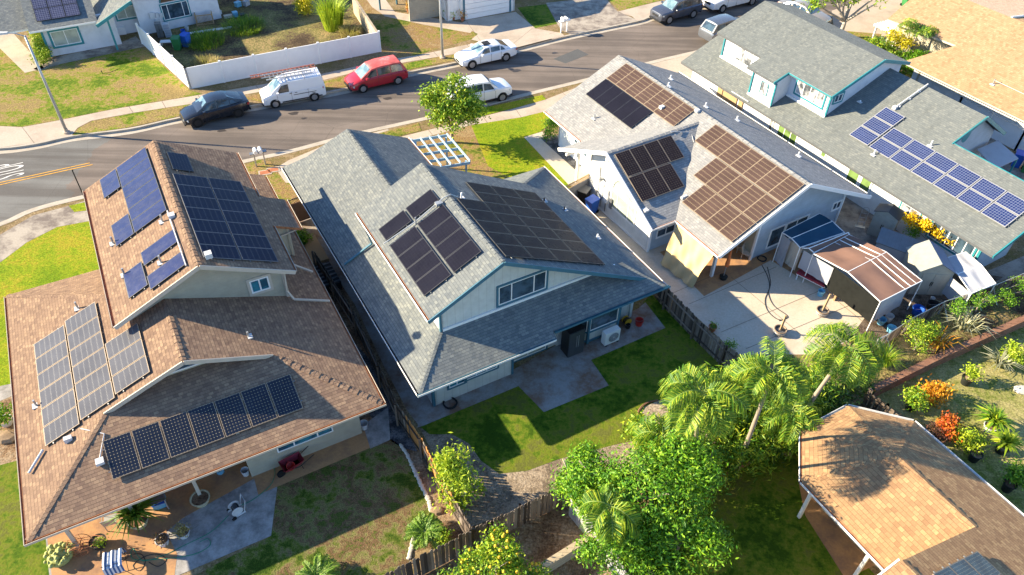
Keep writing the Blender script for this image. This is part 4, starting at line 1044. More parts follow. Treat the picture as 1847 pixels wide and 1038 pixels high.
T = basis((0, 14.05), (1, 14.05), (0, -1)); window(H4, T, 2.45, 3.2, 4.3, 4.85, M_white, M_glass, trimmat=M_fteal, cols=2, trim=.1)
T = basis((.68, 0), (.68, 1), (-1, 0)); window(H4, T, 18.0, 18.7, 3.35, 4.25, M_fteal, M_glassc, cols=1, trim=0, fw=.04, name='arched_window')
for y in (21.0, 22.2, 22.75):
    pass
T = basis((2.06, 0), (2.06, 1), (-1, 0)); window(H4, T, 21.1, 22.7, 3.75, 4.85, M_white, M_glassc, cols=2, trim=.04)
T = basis((.8, 0), (.8, 1), (-1, 0))
window(H4, T, 4.9, 6.2, 1.35, 1.95, M_white, M_glassc, trimmat=M_fteal, cols=2, trim=.1)
window(H4, T, 1.25, 4.0, .9, 2.25, M_white, M_glass, trimmat=M_fteal, cols=5, trim=.12)
window(H4, T, 8.5, 9.25, .9, 2.35, M_white, M_glassg, cols=1, trim=.05); window(H4, T, 9.45, 10.3, .9, 2.35, M_white, M_glassg, cols=1, trim=.05)
window(H4, T, 12.2, 12.6, 1.6, 2.3, M_white, M_glassg, cols=1, trim=.05)
window(H4, T, 14.7, 16.4, .6, 2.35, M_white, M_glassg, cols=3, trim=.05); window(H4, T, 16.9, 17.2, .6, 2.3, M_white, M_glassc, cols=1, trim=.05)
for y0, y1 in ((19.9, 20.3), (20.5, 21.9), (22.0, 22.5)):
    mb = MB(); mb.box(.72, .8, y0, y1, .1, 2.3); mb.build('wood_shutter', M_wood, H4)
mb = MB()
mb.box(.05, .12, 18.9, 20.6, 2.66, 2.70); mb.tube([(4.95, 11.25, q4(4.95)+.12), (7.45, 11.17, q4(7.45)+.12)], .05, 8)
for x in (5.2, 6.0, 6.8): mb.box(x-.05, x+.05, 11.1, 11.3, q4(x)-.02, q4(x)+.1)
mb.box(4.8, 5.05, 11.15, 11.4, q4(4.9), q4(4.9)+.2)
mb.build('roof_conduit', M_potw, H4)
vent(H4, (1.5, 9.5, q4(1.5)), .35, M_white); vent(H4, (3.9, 7.6, q4(3.9)), .35, M_white); vent(H4, (4.2, 15.0-.2-1.5, q4(4.2)), .1, M_white)
p4 = lambda u, v: Vector((v, u, 2.6+.4*v))
solar(F4, 'long array of blue white-gridded solar panels stepping down the sage roof beside the right edge', p4, None, [(10.22, 11.75, 1.73, 4.72, 1, 3), (.75, 10.15, 1.70, 3.70, 6, 2)], M_ppoly, M_alu, gap=.05, fw=.045)
# ================================================================== octagonal-ended house, bottom right (tan shingles)
F5 = Fr(1578.2, 1005.9, 2.6, -30)
H5 = thing('house', 'tan shingled house with a faceted hip end casting palm shadows, in the bottom right corner', 'house', F5.M.translation, F5.ang)
s5 = .41; z5 = 2.6+s5*3.25; wd = 6.5
pk = (3.25, 2.3, z5); rr_ = (3.25, -3.0, z5)
e5 = [(0, -6, 2.6), (0, 3.74, 2.6), (1.83, 5.6, 2.6), (4.62, 5.6, 2.6), (6.5, 3.62, 2.6), (6.5, -9, 2.6)]
faces5 = [[e5[0], e5[1], pk, (3.25, -6, z5)], [e5[1], e5[2], pk], [e5[2], e5[3], pk], [e5[3], e5[4], pk],
          [(6.5, -1.2, 2.6), e5[4], pk, (3.25, -1.2, z5)]]
xk = -1.73; zk = 2.6+s5*(6.5-xk)
faces5.append([(xk, -1.2, zk), (xk, -9, zk), (6.5, -9, 2.6), (6.5, -1.2, 2.6)])
faces5[0] = [(0, -1.2, 2.6), e5[1], pk, (3.25, -1.2, z5)]
faces5.append([(xk, -1.15, zk), (xk, -9, zk), (-6.5, -9, zk-.41*4.77), (-6.5, -1.15, zk-.41*4.77)])
roof_part(H5, faces5, M_tan, M_white, .16)
caps(H5, [(e5[1], pk), (e5[2], pk), (e5[3], pk), (e5[4], pk), (pk, (3.25, -1.2, z5))], M_tan, .17, .22)
caps(H5, [((xk, -1.2, zk), (xk, -8.9, zk))], M_tan, .17, .22)
gutter(H5, [(0, -1.0, 2.6), e5[1]], [M_white, M_rust], out=(-1, 0, 0)); gutter(H5, [e5[1], e5[2]], [M_white, M_rust], out=(-1, 1, 0)); gutter(H5, [e5[2], e5[3]], [M_white, M_galv], out=(0, 1, 0))
gutter(H5, [e5[3], e5[4]], [M_white, M_galv], out=(1, 1, 0)); gutter(H5, [e5[4], e5[5]], [M_white, M_galv], out=(1, 0, 0))
mb = MB(); mb.beam((xk, -1.12, zk-.1), (-6.5, -1.12, zk-.1-.41*4.77), .06, .22); mb.build('barge_board', M_white, H5)
iw = [(1.6, -5), (1.6, 3.2), (2.4, 4.5), (4.2, 4.7), (5.6, 3.2), (5.6, -9)]
for a, b in zip(iw, iw[1:]): wall(H5, a, b, [(0, 2.9), (1, 2.9)], M_wallbeige, inward=(-(a[1]+b[1]-2)*.0+3.5-(a[0]+b[0])/2, 0-(a[1]+b[1])/2))
wall(H5, (-5.9, -1.7), (xk+5.2, -1.7), [(0, 4.0), ((xk+5.9)/(xk+5.2+5.9), zk-.25), (1, 3.75)], M_wallbeige, inward=(0, -1))
for x, y in ((.45, .35), (.45, 3.4)):
    mb = MB(); mb.box(x-.065, x+.065, y-.065, y+.065, 0, 2.7); mb.build('post', M_white, H5)
solar(F5, 'black solar panels on the tan roof in the bottom right corner', lambda u, v: Vector((v, u, 2.6+s5*(6.5-v))), None, [(-3.9, -1.95, 1.9, -1.15, 2, 3)], M_pdark, M_gold)

# ================================================================== upper right house (sandy shingles)
F6 = Fr(1629, 111.4, 2.6, -32)
H6 = thing('house', 'large sandy orange shingle roof with white wall below, top right corner', 'house', F6.M.translation, F6.ang)
M_tan6 = shingle('shingle_sand', [(.34, .195, .10), (.44, .275, .15), (.55, .37, .21)], (.26, .16, .09), .22, .17)
M_tan6b = shingle('shingle_pink_sand', [(.44, .31, .22), (.52, .38, .27), (.58, .45, .33)], (.36, .25, .18), .22, .17)
s6 = .35
g6 = lambda x: 2.6+s6*x
# main slope, courtyard notch with the planting, street wing, pale far slope
t6 = 7.85
faces6 = [[(0, 0, 2.6), (0, -22, 2.6), (t6, -22, g6(t6)), (t6, -1.6, g6(t6)), (3.4, -1.6, g6(3.4))],
          [(3.4, -1.6, g6(3.4)), (t6, -1.6, g6(t6)), (t6, 4.9, g6(t6)), (5.7, 4.7, g6(5.7)), (3.0, 4.35, g6(3.0))],
          [(t6, -2.4, g6(t6)), (t6, -22, g6(t6)), (17, -22, g6(t6)-1.5), (17, -2.4, g6(t6)-1.5)]]
roof_part(H6, faces6, M_tan6, M_cream, .15)
roof_part(H6, [[(t6, 12, g6(t6)), (t6, -2.35, g6(t6)), (17, -2.35, g6(t6)-1.4), (17, 12, g6(t6)-1.4)]], M_tan6b, M_cream, .15, 'pale_roof')
gutter(H6, [(t6, -2.4, g6(t6)+.1), (17, -2.4, g6(t6)-1.3)], [M_white, M_white], .16, out=(0, -1, 0))
gutter(H6, [(0, .05, 2.6), (0, -22, 2.6)], [M_cream, M_rust], out=(-1, 0, 0))
wall(H6, (.9, -.6), (.9, -21), [(0, 2.8), (1, 2.8)], M_wallwhite, inward=(1, 0)); wall(H6, (.9, -1.0), (3.9, -2.1), [(0, 2.7), (1, 3.3)], M_wallbeige, inward=(0, -1))
wall(H6, (3.9, -2.0), (3.9, 3.9), [(0, 3.6), (1, 3.6)], M_wallbeige, inward=(1, 0)); wall(H6, (3.9, 3.9), (7.6, 4.3), [(0, 3.6), (1, 4.9)], M_wallbeige, inward=(0, -1))
vent(H6, (1.6, -6.2, g6(1.6)), .4, M_galv); vent(H6, (6.2, -8.0, g6(6.2)), .4, M_white)
mb = MB(); mb.tube([(1.6, -6.2, g6(1.6)+.3), (1.9, -8.5, g6(1.9)+.05), (3.0, -12.5, g6(3.0)+.05)], .02, 5); mb.build('roof_conduit', M_potw, H6)

# ================================================================== top left house
F7 = Fr(52, 58.5, 2.5, -28)
H7 = thing('house', 'white block house with turquoise window frames and grey roof, top left corner', 'house', F7.M.translation, F7.ang)
def loc7(px, py, z): p = F7.L(px, py, z); return (p.x, p.y, z)
A7 = loc7(52, 58.5, 2.5); B7 = loc7(169, 33.8, 2.5); C7 = loc7(183.4, 43.5, 2.5); D7 = loc7(242, 0, 3.6)
def at7(x, y): return (x, y, 2.5+.45*y)
faces7 = [[A7, B7, (B7[0], 6.0, 5.2), (A7[0], 6.0, 5.2)]]
ex = C7[0]
faces7.append([C7, (ex+2.7, C7[1], 3.85), (ex+2.7, 9, 3.85), (ex, 9, 2.5)])
faces7 = [[(A7[0], 0, 2.5), (B7[0]+.2, 0, 2.5), (B7[0]+.2, 6.5, 2.5+.45*6.5), (A7[0], 6.5, 2.5+.45*6.5)],
          [(B7[0]+.1, C7[1], 2.45), (B7[0]+3.1, C7[1]-.1, 3.95), (B7[0]+3.1, 9, 3.95), (B7[0]+.1, 9, 2.45)],
          [(B7[0]+3.1, C7[1]-.1, 3.95), (B7[0]+7.5, 1.5, 2.6), (B7[0]+7.5, 9, 2.6), (B7[0]+3.1, 9, 3.95)],
          [(A7[0]-4.5, 1.2, 2.3), (A7[0]-.05, 1.2, 2.3), (A7[0]-.05, 6.5, 4.6), (A7[0]-4.5, 6.5, 4.6)]]
roof_part(H7, faces7[:2]+faces7[3:], M_green, M_white, .15)
bx = B7[0]
mb = MB(); mb.beam((bx+.05, C7[1]-.05, 2.38), (bx+3.1, C7[1]-.15, 3.88), .07, .24); mb.build('barge_board', M_fteal, H7)
gutter(H7, [(A7[0], 0, 2.5), (bx+.1, 0, 2.5)], [M_white, M_galv], .07, out=(0, -1, 0))
wall(H7, (A7[0]+.75, .7), (bx+1.4, .7), [(0, 2.7), (1, 2.7)], M_wallwhite2, inward=(0, 1)); wall(H7, (A7[0]+.75, .72), (A7[0]+.75, 6), [(0, 2.7), (1, 2.7)], M_wallwhite2, inward=(1, 0))
wall(H7, (bx+1.4, .72), (bx+1.4, 2.6), [(0, 2.9), (1, 2.9)], M_wallwhite2, inward=(-1, 0)); wall(H7, (bx+1.4, 2.6), (bx+3.6, 2.6), [(0, 3.2), (.7, 3.7), (1, 3.6)], M_wallwhite2, inward=(0, 1))
P7a = F7.L(258, 64, 0); P7b = F7.L(400, 33, 0)
wall(H7, (P7a.x, P7a.y), (P7b.x, P7b.y), [(0, 3.4), (1, 3.4)], M_wallwhite2, inward=(0, 1)); wall(H7, (P7a.x, P7a.y+.02), (P7a.x-.1, P7a.y+2.6), [(0, 3.4), (1, 3.6)], M_wallwhite2, inward=(1, 0))
wall(H7, (P7b.x, P7b.y), (P7b.x-.3, P7b.y+5), [(0, 3.2), (1, 3.2)], M_wallwhite2, inward=(-1, 0))
mb = MB(); mb.prism([(P7a.x-.5, P7a.y-.3, 3.5), (P7b.x+3.5, P7b.y-.2, 3.3), (P7b.x+3.5, P7b.y+7, 5.2), (P7a.x-.5, P7a.y+7, 5.2)], (0, 0, -.15)); 
o = mb.build('rear_roof', M_green, H7)
T = basis((A7[0], .7), (A7[0]+1, .7), (0, -1))
window(H7, T, 1.3, 3.3, .75, 1.95, M_white, M_glassp, trimmat=M_fteal, cols=2, trim=.16)
T = basis((bx, 2.6), (bx+1, 2.6), (0, -1)); window(H7, T, 1.7, 3.2, 1.3, 2.3, M_white, M_glassp, trimmat=M_fteal, cols=2, trim=.14)
dv = (Vector((P7b.x, P7b.y, 0))-Vector((P7a.x, P7a.y, 0))).normalized()
T = basis((P7a.x, P7a.y), (P7a.x+dv.x, P7a.y+dv.y), (0, -1)); T7 = T
window(H7, T, 2.05, 4.25, .85, 2.15, M_white, M_glass, trimmat=M_fteal, splits=[.22, .78], trim=.1)
mb = MB(); mb.T = T
pts = [(3.15+1.08*math.cos(math.pi*i/12), .02, 2.35+.75*math.sin(math.pi*i/12)) for i in range(13)]
mb.prism(pts, (0, .03, 0)); mb.build('arch_window', plain('arch_panel_brown', (.12, .07, .04), .8), H7)
mb = MB(); mb.T = T; mb.tube([(p[0], .05, p[2]) for p in pts], .06, 6); mb.build('arch_window_frame', M_fteal, H7)
mb = MB(); mb.T = T
for (x, z, w, h) in ((.95, 1.25, .38, .5), (1.45, 1.3, .22, .35), (1.75, 1.2, .25, .35), (1.3, .6, .35, .5)): mb.box(x, x+w, 0, .14, z, z+h)
mb.build('electric_meter_box', M_potw, H7)
for (x, y) in ((bx+.95, -.25), ):
    mb = MB(); mb.box(x-.08, x+.08, y-.08, y+.08, 0, 2.75); mb.build('post', M_fteal, H7)
mb = MB(); mb.box(A7[0]+.68, A7[0]+.84, .62, .78, 0, 2.5); mb.build('corner_trim', M_fteal, H7)
solar(F7, 'dark gridded solar array on the grey roof in the top left corner', lambda u, v: Vector((u, v, 2.5+.45*v)), None, [(A7[0]+.75, A7[0]+3.95, .75, 4.2, 3, 3)], M_ppoly if False else panelmat('pv_dark_grid', (.045, .045, .085), (.20, .20, .26), 6, 6, .09, .3), M_black)

# ================================================================== top centre house: porch and garage
F8 = Fr(840, 35, 0, -63.44)
F8 = Fr(838, 36, 0, -26.6+0)
F8.ang = R(26.6); F8.M = Matrix.Translation(F8.O) @ Matrix.Rotation(F8.ang, 4, 'Z'); F8.I = F8.M.inverted()
H8 = thing('house', 'cream house with a white garage door and blue-posted porch at the top of the view', 'house', F8.M.translation, F8.ang)
wall(H8, (-.35, .0), (5.0, .0), [(0, 3.2), (1, 3.2)], M_wallwhite, z0=0, inward=(0, 1), th=.3)
wall(H8, (-1.6, .3), (-.35, .3), [(0, 3.2), (1, 3.2)], M_wallwhite, inward=(0, 1)); wall(H8, (-4.6, 1.6), (-1.6, 1.6), [(0, 3.2), (1, 3.2)], M_wallbeige, inward=(0, 1))
wall(H8, (-1.6, .3), (-1.6, 1.6), [(0, 3.2), (1, 3.2)], M_wallwhite, inward=(1, 0)); wall(H8, (5.0, 0), (5.0, 6), [(0, 3.2), (1, 3.2)], M_wallwhite, inward=(-1, 0))
mb = MB()
for i in range(5): mb.box(.05, 4.4, -.07+.0*i, -.02, .02+i*.46, .45+i*.46)
mb.build('garage_door', M_white, H8)
mb = MB(); mb.box(-.12, .03, -.1, -.0, 0, 2.5); mb.box(4.42, 4.58, -.1, 0, 0, 2.5); mb.box(-.12, 4.58, -.11, -.0, 2.5, 2.65); mb.build('garage_trim', M_fblue, H8)
mb = MB(); mb.prism([(-5.2, .2, 3.3), (5.6, .2, 3.3), (5.6, 5, 5.0), (-5.2, 5, 5.0)], (0, 0, -.15)); mb.build('roof', M_pale, H8)
for q in ((686, 18), (716, 8)):
    p = F8.L(*q, 0); mb = MB(); mb.box(p.x-.07, p.x+.07, p.y-.07, p.y+.07, 0, 2.9); mb.build('porch_post', M_fblue, H8)
mb = MB(); a = F8.L(722, 2, 0); b = F8.L(762, -3, 0)
a = Vector((a.x, a.y, 0)); b = Vector((b.x, b.y, 0))
mb.beam(a+Vector((0, 0, .95)), b+Vector((0, 0, .95)), .06, .06); mb.beam(a+Vector((0, 0, .12)), b+Vector((0, 0, .12)), .05, .05)
for i in range(12): p = a.lerp(b, i/11); mb.beam(p+Vector((0, 0, .12)), p+Vector((0, 0, .95)), .04, .04)
mb.build('porch_railing', M_cream, H8)
# neighbour to the right of it, beyond the grey drive
# ================================================================== fences and walls
def picket_fence(px, h, mat, label, z=0.0, pw=.14, gap=.012, side=1, name='wood_fence', jitter=.07, alt=None, altrange=(0, 0), rails=True, cat='fence', post=True, postmat=None):
    P = [G(x, y, h+z) for x, y in px]; P = [Vector((p.x, p.y, z)) for p in P]
    root = thing(name, label, cat, P[0])
    O = P[0]
    mbs = {0: MB(), 1: MB()}; mr = MB(); mp = MB()
    tot = sum((b-a).length for a, b in zip(P, P[1:])); run = 0
    for a, b in zip(P, P[1:]):
        d = b-a; L = d.length; d.normalize(); n = Vector((-d.y, d.x, 0)); k = int(L/(pw+gap))
        for i in range(k):
            t = run+L*i/k
            f = t/tot
            which = 1 if alt and altrange[0] < f < altrange[1] and random.random() < .7 else 0
            s = a-O+d*(i*(L/k)); hh = h+rnd(-jitter, jitter*.6); w = pw+rnd(-.02, .01)
            tilt = rnd(-.012, .012); off = n*(rnd(-.006, .006))
            T = Matrix(((d.x, n.x, d.x*tilt, s.x+off.x), (d.y, n.y, d.y*tilt, s.y+off.y), (0, 0, 1, s.z), (0, 0, 0, 1)))
            mb = mbs[which]
            mb.prism([T @ Vector(q) for q in ((0, 0, .03), (w, 0, .03), (w, 0, hh-.05), (w-.03, 0, hh), (.03, 0, hh), (0, 0, hh-.05))], T.to_3x3() @ Vector((0, .02, 0)))
        if rails:
            for zz in (.35, h-.3): mr.beam(a-O+n*.05*side+Vector((0, 0, zz)), b-O+n*.05*side+Vector((0, 0, zz)), .04, .09)
        if post:
            m_ = max(1, int(L/2.4))
            for i in range(m_+1):
                q = a.lerp(b, i/m_)-O+n*.1*side; mp.box(q.x-.045, q.x+.045, q.y-.045, q.y+.045, q.z-.3, q.z+h-.02)
        run += L
    mbs[0].build('pickets', mat, root)
    if alt and mbs[1].v: mbs[1].build('new_pickets', alt, root)
    if rails: mr.build('rails', mat, root)
    if post: mp.build('posts', postmat or mat, root)
    return root
picket_fence([(566, 452), (600, 505), (640, 566), (684, 660), (716, 728), (760, 790), (797, 862), (852, 956)], 1.55, M_fence, 'dark weathered picket fence between the brown house and centre house, some boards orange', alt=M_fenceo, altrange=(.66, .90), side=-1)
picket_fence([(676, 1046), (852, 954), (940, 913), (1012, 878), (1036, 872)], 1.6, M_fence, 'weathered grey-brown picket fence crossing the bottom of the view', jitter=.12, side=1)
picket_fence([(1168, 480), (1206, 521), (1258, 574), (1310, 623), (1345, 650)], 1.5, M_fence, 'dark mossy picket fence between the deep green lawn and the concrete yard', jitter=.1, side=-1)
picket_fence([(1030, 893), (1068, 938), (1110, 997), (1140, 1050)], 1.6, M_fencel, 'pale grey board fence running down to the bottom edge beside the big mango tree', jitter=.03)
picket_fence([(1568, 702), (1600, 730), (1640, 765)], 1.4, M_fence, 'short rough black fence behind the faceted tan roof', jitter=.15, pw=.2)
# chain-link fence with slats
def slat_fence(px, h, label):
    P = [G(x, y, h) for x, y in px]; P = [Vector((p.x, p.y, 0)) for p in P]; O = P[0]
    root = thing('chain_link_fence', label, 'fence', O); ms = MB(); mp = MB(); mr = MB()
    for a, b in zip(P, P[1:]):
        d = b-a; L = d.length; d.normalize(); n = Vector((-d.y, d.x, 0)); k = int(L/.11)
        for i in range(k):
            if random.random() < .12: continue
            s = a-O+d*(i*.11); T = Matrix(((d.x, n.x, d.x*.12, s.x), (d.y, n.y, d.y*.12, s.y), (0, 0, 1, 0), (0, 0, 0, 1)))
            ms.box(0, .075, 0, .012, .04, h-.04+rnd(-.06, .02), 0, T)
        mr.tube([a-O+Vector((0, 0, h)), b-O+Vector((0, 0, h))], .022, 6)
        for i in range(int(L/2.4)+1):
            q = a-O+d*(i*2.4); mp.tube([q, q+Vector((0, 0, h+.03))], .035, 8)
            mp.tube([q+n*-.9, q+Vector((0, 0, h-.15))], .022, 6)
    ms.build('slats', M_fence, root); mr.build('top_rail', M_galv, root); mp.build('posts', M_galv, root)
slat_fence([(1585, 612), (1601, 604), (1650, 572), (1705, 544), (1794, 515), (1880, 480)], 1.25, 'chain link fence with dark wooden slats behind the sheds on the right')
# white vinyl fence
def vinyl(px, h, label):
    P = [G(x, y, h) for x, y in px]; P = [Vector((p.x, p.y, 0)) for p in P]; O = P[0]
    root = thing('vinyl_fence', label, 'fence', O); pn = MB(); ps = MB()
    for a, b in zip(P, P[1:]):
        d = b-a; L = d.length; k = max(1, round(L/2.4)); d.normalize()
        n = Vector((-d.y, d.x, 0))
        for i in range(k):
            s = a-O+d*(L*i/k); e = a-O+d*(L*(i+1)/k)
            pn.beam(s+Vector((0, 0, h/2)), e+Vector((0, 0, h/2)), .03, h-.14)
            pn.beam(s+Vector((0, 0, h-.05)), e+Vector((0, 0, h-.05)), .06, .1); pn.beam(s+Vector((0, 0, .07)), e+Vector((0, 0, .07)), .055, .12)
            for j in range(1, 9):
                q = s.lerp(e, j/9); pn.box(q.x-.006, q.x+.006, q.y-.02, q.y+.02, .1, h-.1)
        for i in range(k+1):
            q = a-O+d*(L*i/k); ps.box(q.x-.065, q.x+.065, q.y-.065, q.y+.065, 0, h+.04); ps.prism([(q.x-.08, q.y-.08, h+.04), (q.x+.08, q.y-.08, h+.04), (q.x+.08, q.y+.08, h+.04), (q.x-.08, q.y+.08, h+.04)], (0, 0, .05))
    pn.build('panels', M_white, root); ps.build('posts', M_white, root)
vinyl([(246, 44), (333, 123.5), (683, 58)], 1.72, 'tall white vinyl privacy fence enclosing the weedy yard at the street corner')
def block_wall(name, label, px, h, th, mat, z=0, capm=None, ztop=True, cat='wall'):
    P = [G(x, y, h+z) for x, y in px]; P = [Vector((p.x, p.y, z)) for p in P]; O = P[0].copy()
    root = thing(name, label, cat, O); mb = MB(); mc = MB()
    for a, b in zip(P, P[1:]):
        mb.beam(a-O+Vector((0, 0, h/2)), b-O+Vector((0, 0, h/2)), th, h)
        if capm: mc.beam(a-O+Vector((0, 0, h+.03)), b-O+Vector((0, 0, h+.03)), th+.08, .06)
    mb.build('wall_face', mat, root)
    if capm: mc.build('coping', capm, root)
    return root
block_wall('stone_wall', 'rough pale stone wall joining the white vinyl fence at its right corner', [(680, 58), (636, -8)], 1.6, .2, M_block)
block_wall('brick_wall', 'long low brown brick retaining wall between the weedy garden strip and right lawn', [(1576, 702), (1700, 641), (1847, 575), (1960, 524)], .62, .25, M_brick, capm=M_brick)
block_wall('brick_wall', 'low dark brick edging wall beneath the palms beside the dark green lawn', [(1230, 884), (1300, 850), (1446, 785)], .3, .3, M_brick)
block_wall('block_wall', 'tan concrete block wall in the bottom yard meeting the pale board fence', [(950, 1040), (1068, 966)], .7, .2, M_block, capm=M_block)
# white panel fence between the sage-roofed and sandy-roofed houses
vinyl([(1650, 131), (1735, 178), (1850, 236), (1900, 262)], 1.6, 'white panel fence squeezed between the sage roof and the sandy orange roof')
# gates with lattice
def gate(px, h, mat, label, name='gate'):
    a, b = [G(x, y, h) for x, y in px]; a.z = b.z = 0; root = thing(name, label, 'gate', a); d = b-a; L = d.length; d.normalize()
    T = Matrix(((d.x, -d.y, 0, 0), (d.y, d.x, 0, 0), (0, 0, 1, 0), (0, 0, 0, 1)))
    mb = MB(); mb.T = T; mb.box(0, L, -.02, .02, .05, h-.35); mb.box(0, L, -.03, .03, h-.37, h-.33); mb.build('gate_panel', mat, root)
    ml = MB(); ml.T = T
    ml.box(0, L, -.03, .03, h-.05, h)
    k = int(L/.12)
    for i in range(k+1):
        x = L*i/k; ml.beam((x, 0, h-.33), (min(L, x+.28), 0, h-.05), .02, .025); ml.beam((x, .02, h-.33), (max(0, x-.28), .02, h-.05), .02, .025)
    ml.build('lattice', M_wood if mat is not M_grey else M_grey, root)
    mp = MB(); mp.T = T; mp.box(-.06, .04, -.05, .05, 0, h+.05); mp.box(L-.04, L+.06, -.05, .05, 0, h+.05); mp.build('gate_posts', mat, root)
M_gbrown = plain('gate_brown', (.20, .12, .09), .7); M_ggrey = plain('gate_grey', (.20, .20, .21), .7)
gate([(520, 362), (556, 350)], 1.8, M_gbrown, 'brown gate with lattice top between brown house and sage roof')
gate([(1017, 338), (1067, 312)], 1.8, M_ggrey, 'grey gate with lattice top beside the white wall with meters')
# ================================================================== vehicles
def paint(name, c, metal=.0, rough=.25, coat=.6):
    m = plain(name, c, rough, .5, metal, .03, 1.0)
    b = m.node_tree.nodes['Principled BSDF']; b.inputs['Coat Weight'].default_value = coat; b.inputs['Coat Roughness'].default_value = .05
    return m
M_cglass = glass('car_glass', (.02, .03, .04), .05, (.05, .09, .12)); M_cgl2 = glass('car_windshield', (.10, .17, .20), .08, (.22, .32, .36))
M_lamp = plain('lamp_lens', (.55, .58, .60), .15, .6, 0, .05); M_tail = plain('tail_lens', (.45, .02, .02), .2, .6, 0, .1)
M_trim = plain('trim_black', (.02, .02, .022), .6, .3, 0, .1)
def lerp3(a, b, t): return a+(b-a)*t
def car(name, label, fpx, rpx, spec, mat, near='left', group='vehicles on the street', roofmat=None, extra=None):
    L, W, Hh, WB, FO, WR = spec['L'], spec['W'], spec['H'], spec['WB'], spec['FO'], spec['WR']
    A = G(*fpx, -.14); B = G(*rpx, -.14)
    h = (A-B); h.normalize(); left = Vector((-h.y, h.x, 0))
    c = (A+B)/2 - left*(W/2-.12)*(1 if near == 'left' else -1)
    root = thing(name, label, spec.get('cat', 'car'), (c.x, c.y, -.138), math.atan2(h.y, h.x), group)
    X = lambda s: WB/2+FO-s            # s = metres behind the front bumper
    hw = W/2
    sec = []
    for (s, zb, zt, wf, cr) in spec['low']:
        w = hw*wf
        half = [(0, zb), (w*.80, zb), (w*.96, zb+.10), (w, zb+(zt-zb)*.45), (w*.985, zt-.10), (w*.90, zt-.015), (w*.6, zt+cr*.6), (0, zt+cr)]
        sec.append((X(s), [(y, z) for y, z in half] + [(-y, z) for y, z in half[-2:0:-1]]))
    mb = MB(); n = len(sec[0][1])
    for x, pr in sec:
        for y, z in pr: mb.v.append(Vector((x, y, z)))
    for i in range(len(sec)-1):
        for j in range(n):
            j2 = (j+1) % n; mb.face([i*n+j, (i+1)*n+j, (i+1)*n+j2, i*n+j2], 0)
    mb.face(list(range(n))); mb.face([(len(sec)-1)*n+j for j in range(n)][::-1])
    body = mb.build('body', [mat, M_trim], root, smooth=True)
    bv = body.modifiers.new('edge', 'EDGE_SPLIT'); bv.split_angle = R(38)
    # cabin
    cb = spec['cab']; st = []
    for (s, z, bw, tw, zb) in cb:     # station: s, roof z, base half-width f, top half-width f, base z
        st.append((X(s), z, hw*bw, hw*tw, zb))
    mb = MB(); ring = []
    for (x, z, b_, t_, zb) in st:
        n0 = len(mb.v)
        cr = .05 if z > zb+.2 else 0
        mb.v += [Vector(p) for p in ((x, b_, zb), (x, t_, z), (x, t_*.55, z+cr*.75), (x, 0, z+cr), (x, -t_*.55, z+cr*.75), (x, -t_, z), (x, -b_, zb))]
        ring.append(n0)
    for i in range(len(st)-1):
        for j in range(6): mb.face([ring[i]+j, ring[i+1]+j, ring[i+1]+j+1, ring[i]+j+1], 0)
    mb.face([ring[0]+j for j in range(7)]); mb.face([ring[-1]+j for j in range(7)][::-1])
    cab = mb.build('roof', roofmat or mat, root, smooth=True); cm = cab.modifiers.new('edge', 'EDGE_SPLIT'); cm.split_angle = R(25)
    def quad_patch(nm, q, u0, u1, v0, v1, gm, off=.012):
        a, b, c_, d = q       # bottom-left, bottom-right, top-right, top-left
        nrm = (b-a).cross(d-a).normalized()
        mid = (a+b+c_+d)/4
        ref = Vector((mid.x-X(L*.5), mid.y, mid.z-.6))
        if nrm.dot(ref) < 0: nrm = -nrm
        def P(u, v): return lerp3(lerp3(a, b, u), lerp3(d, c_, u), v)+nrm*off
        m2 = MB(); pts = [P(u0, v0), P(u1, v0), P(u1, v1), P(u0, v1)]
        if (pts[1]-pts[0]).cross(pts[3]-pts[0]).dot(nrm) < 0: pts = pts[::-1]
        m2.prism(pts, -nrm*.01)
        return m2.build(nm, gm, root)
    def S(i, k): # station i vertex k of current
        x, z, b_, t_, zb = st[i]; return [Vector((x, b_, zb)), Vector((x, t_, z)), Vector((x, -t_, z)), Vector((x, -b_, zb))][k]
    # windscreen between stations 0 and 1, rear glass between last two
    quad_patch('windshield', (S(0, 0)+Vector((0, 0, .0)), S(0, 3), S(1, 2), S(1, 1)), .08, .92, .06, .93, M_cgl2, .05)
    if spec.get('rearglass', True): quad_patch('rear_window', (S(-1, 0), S(-1, 3), S(-2, 2), S(-2, 1)), .1, .9, .12, .9, M_cglass, .05)
    for (sa, sb, va, vb, ca, cb2) in spec['wins']:
        # side window between body stations sa..sb (metres), va..vb fraction of cabin height, slant ca/cb2
        def side(s, v, sg):
            x = X(s)
            for i in range(len(st)-1):
                if st[i][0] >= x >= st[i+1][0]:
                    t = (st[i][0]-x)/(st[i][0]-st[i+1][0]); break
            zt = lerp3(st[i][1], st[i+1][1], t); bw = lerp3(st[i][2], st[i+1][2], t); tw = lerp3(st[i][3], st[i+1][3], t); zb = lerp3(st[i][4], st[i+1][4], t)
            return Vector((x, sg*lerp3(bw, tw, v), lerp3(zb, zt, v)))
        for sg in (1, -1):
            q = [side(sa, va, sg), side(sb, va, sg), side(sb+cb2, vb, sg), side(sa+ca, vb, sg)]
            nr = Vector((0, sg, .25)).normalized(); pts = [p+nr*.012 for p in q]
            if (pts[1]-pts[0]).cross(pts[2]-pts[0]).dot(nr) < 0: pts = pts[::-1]
            m2 = MB(); m2.prism(pts, -nr*.01); m2.build('side_window', M_cglass, root)
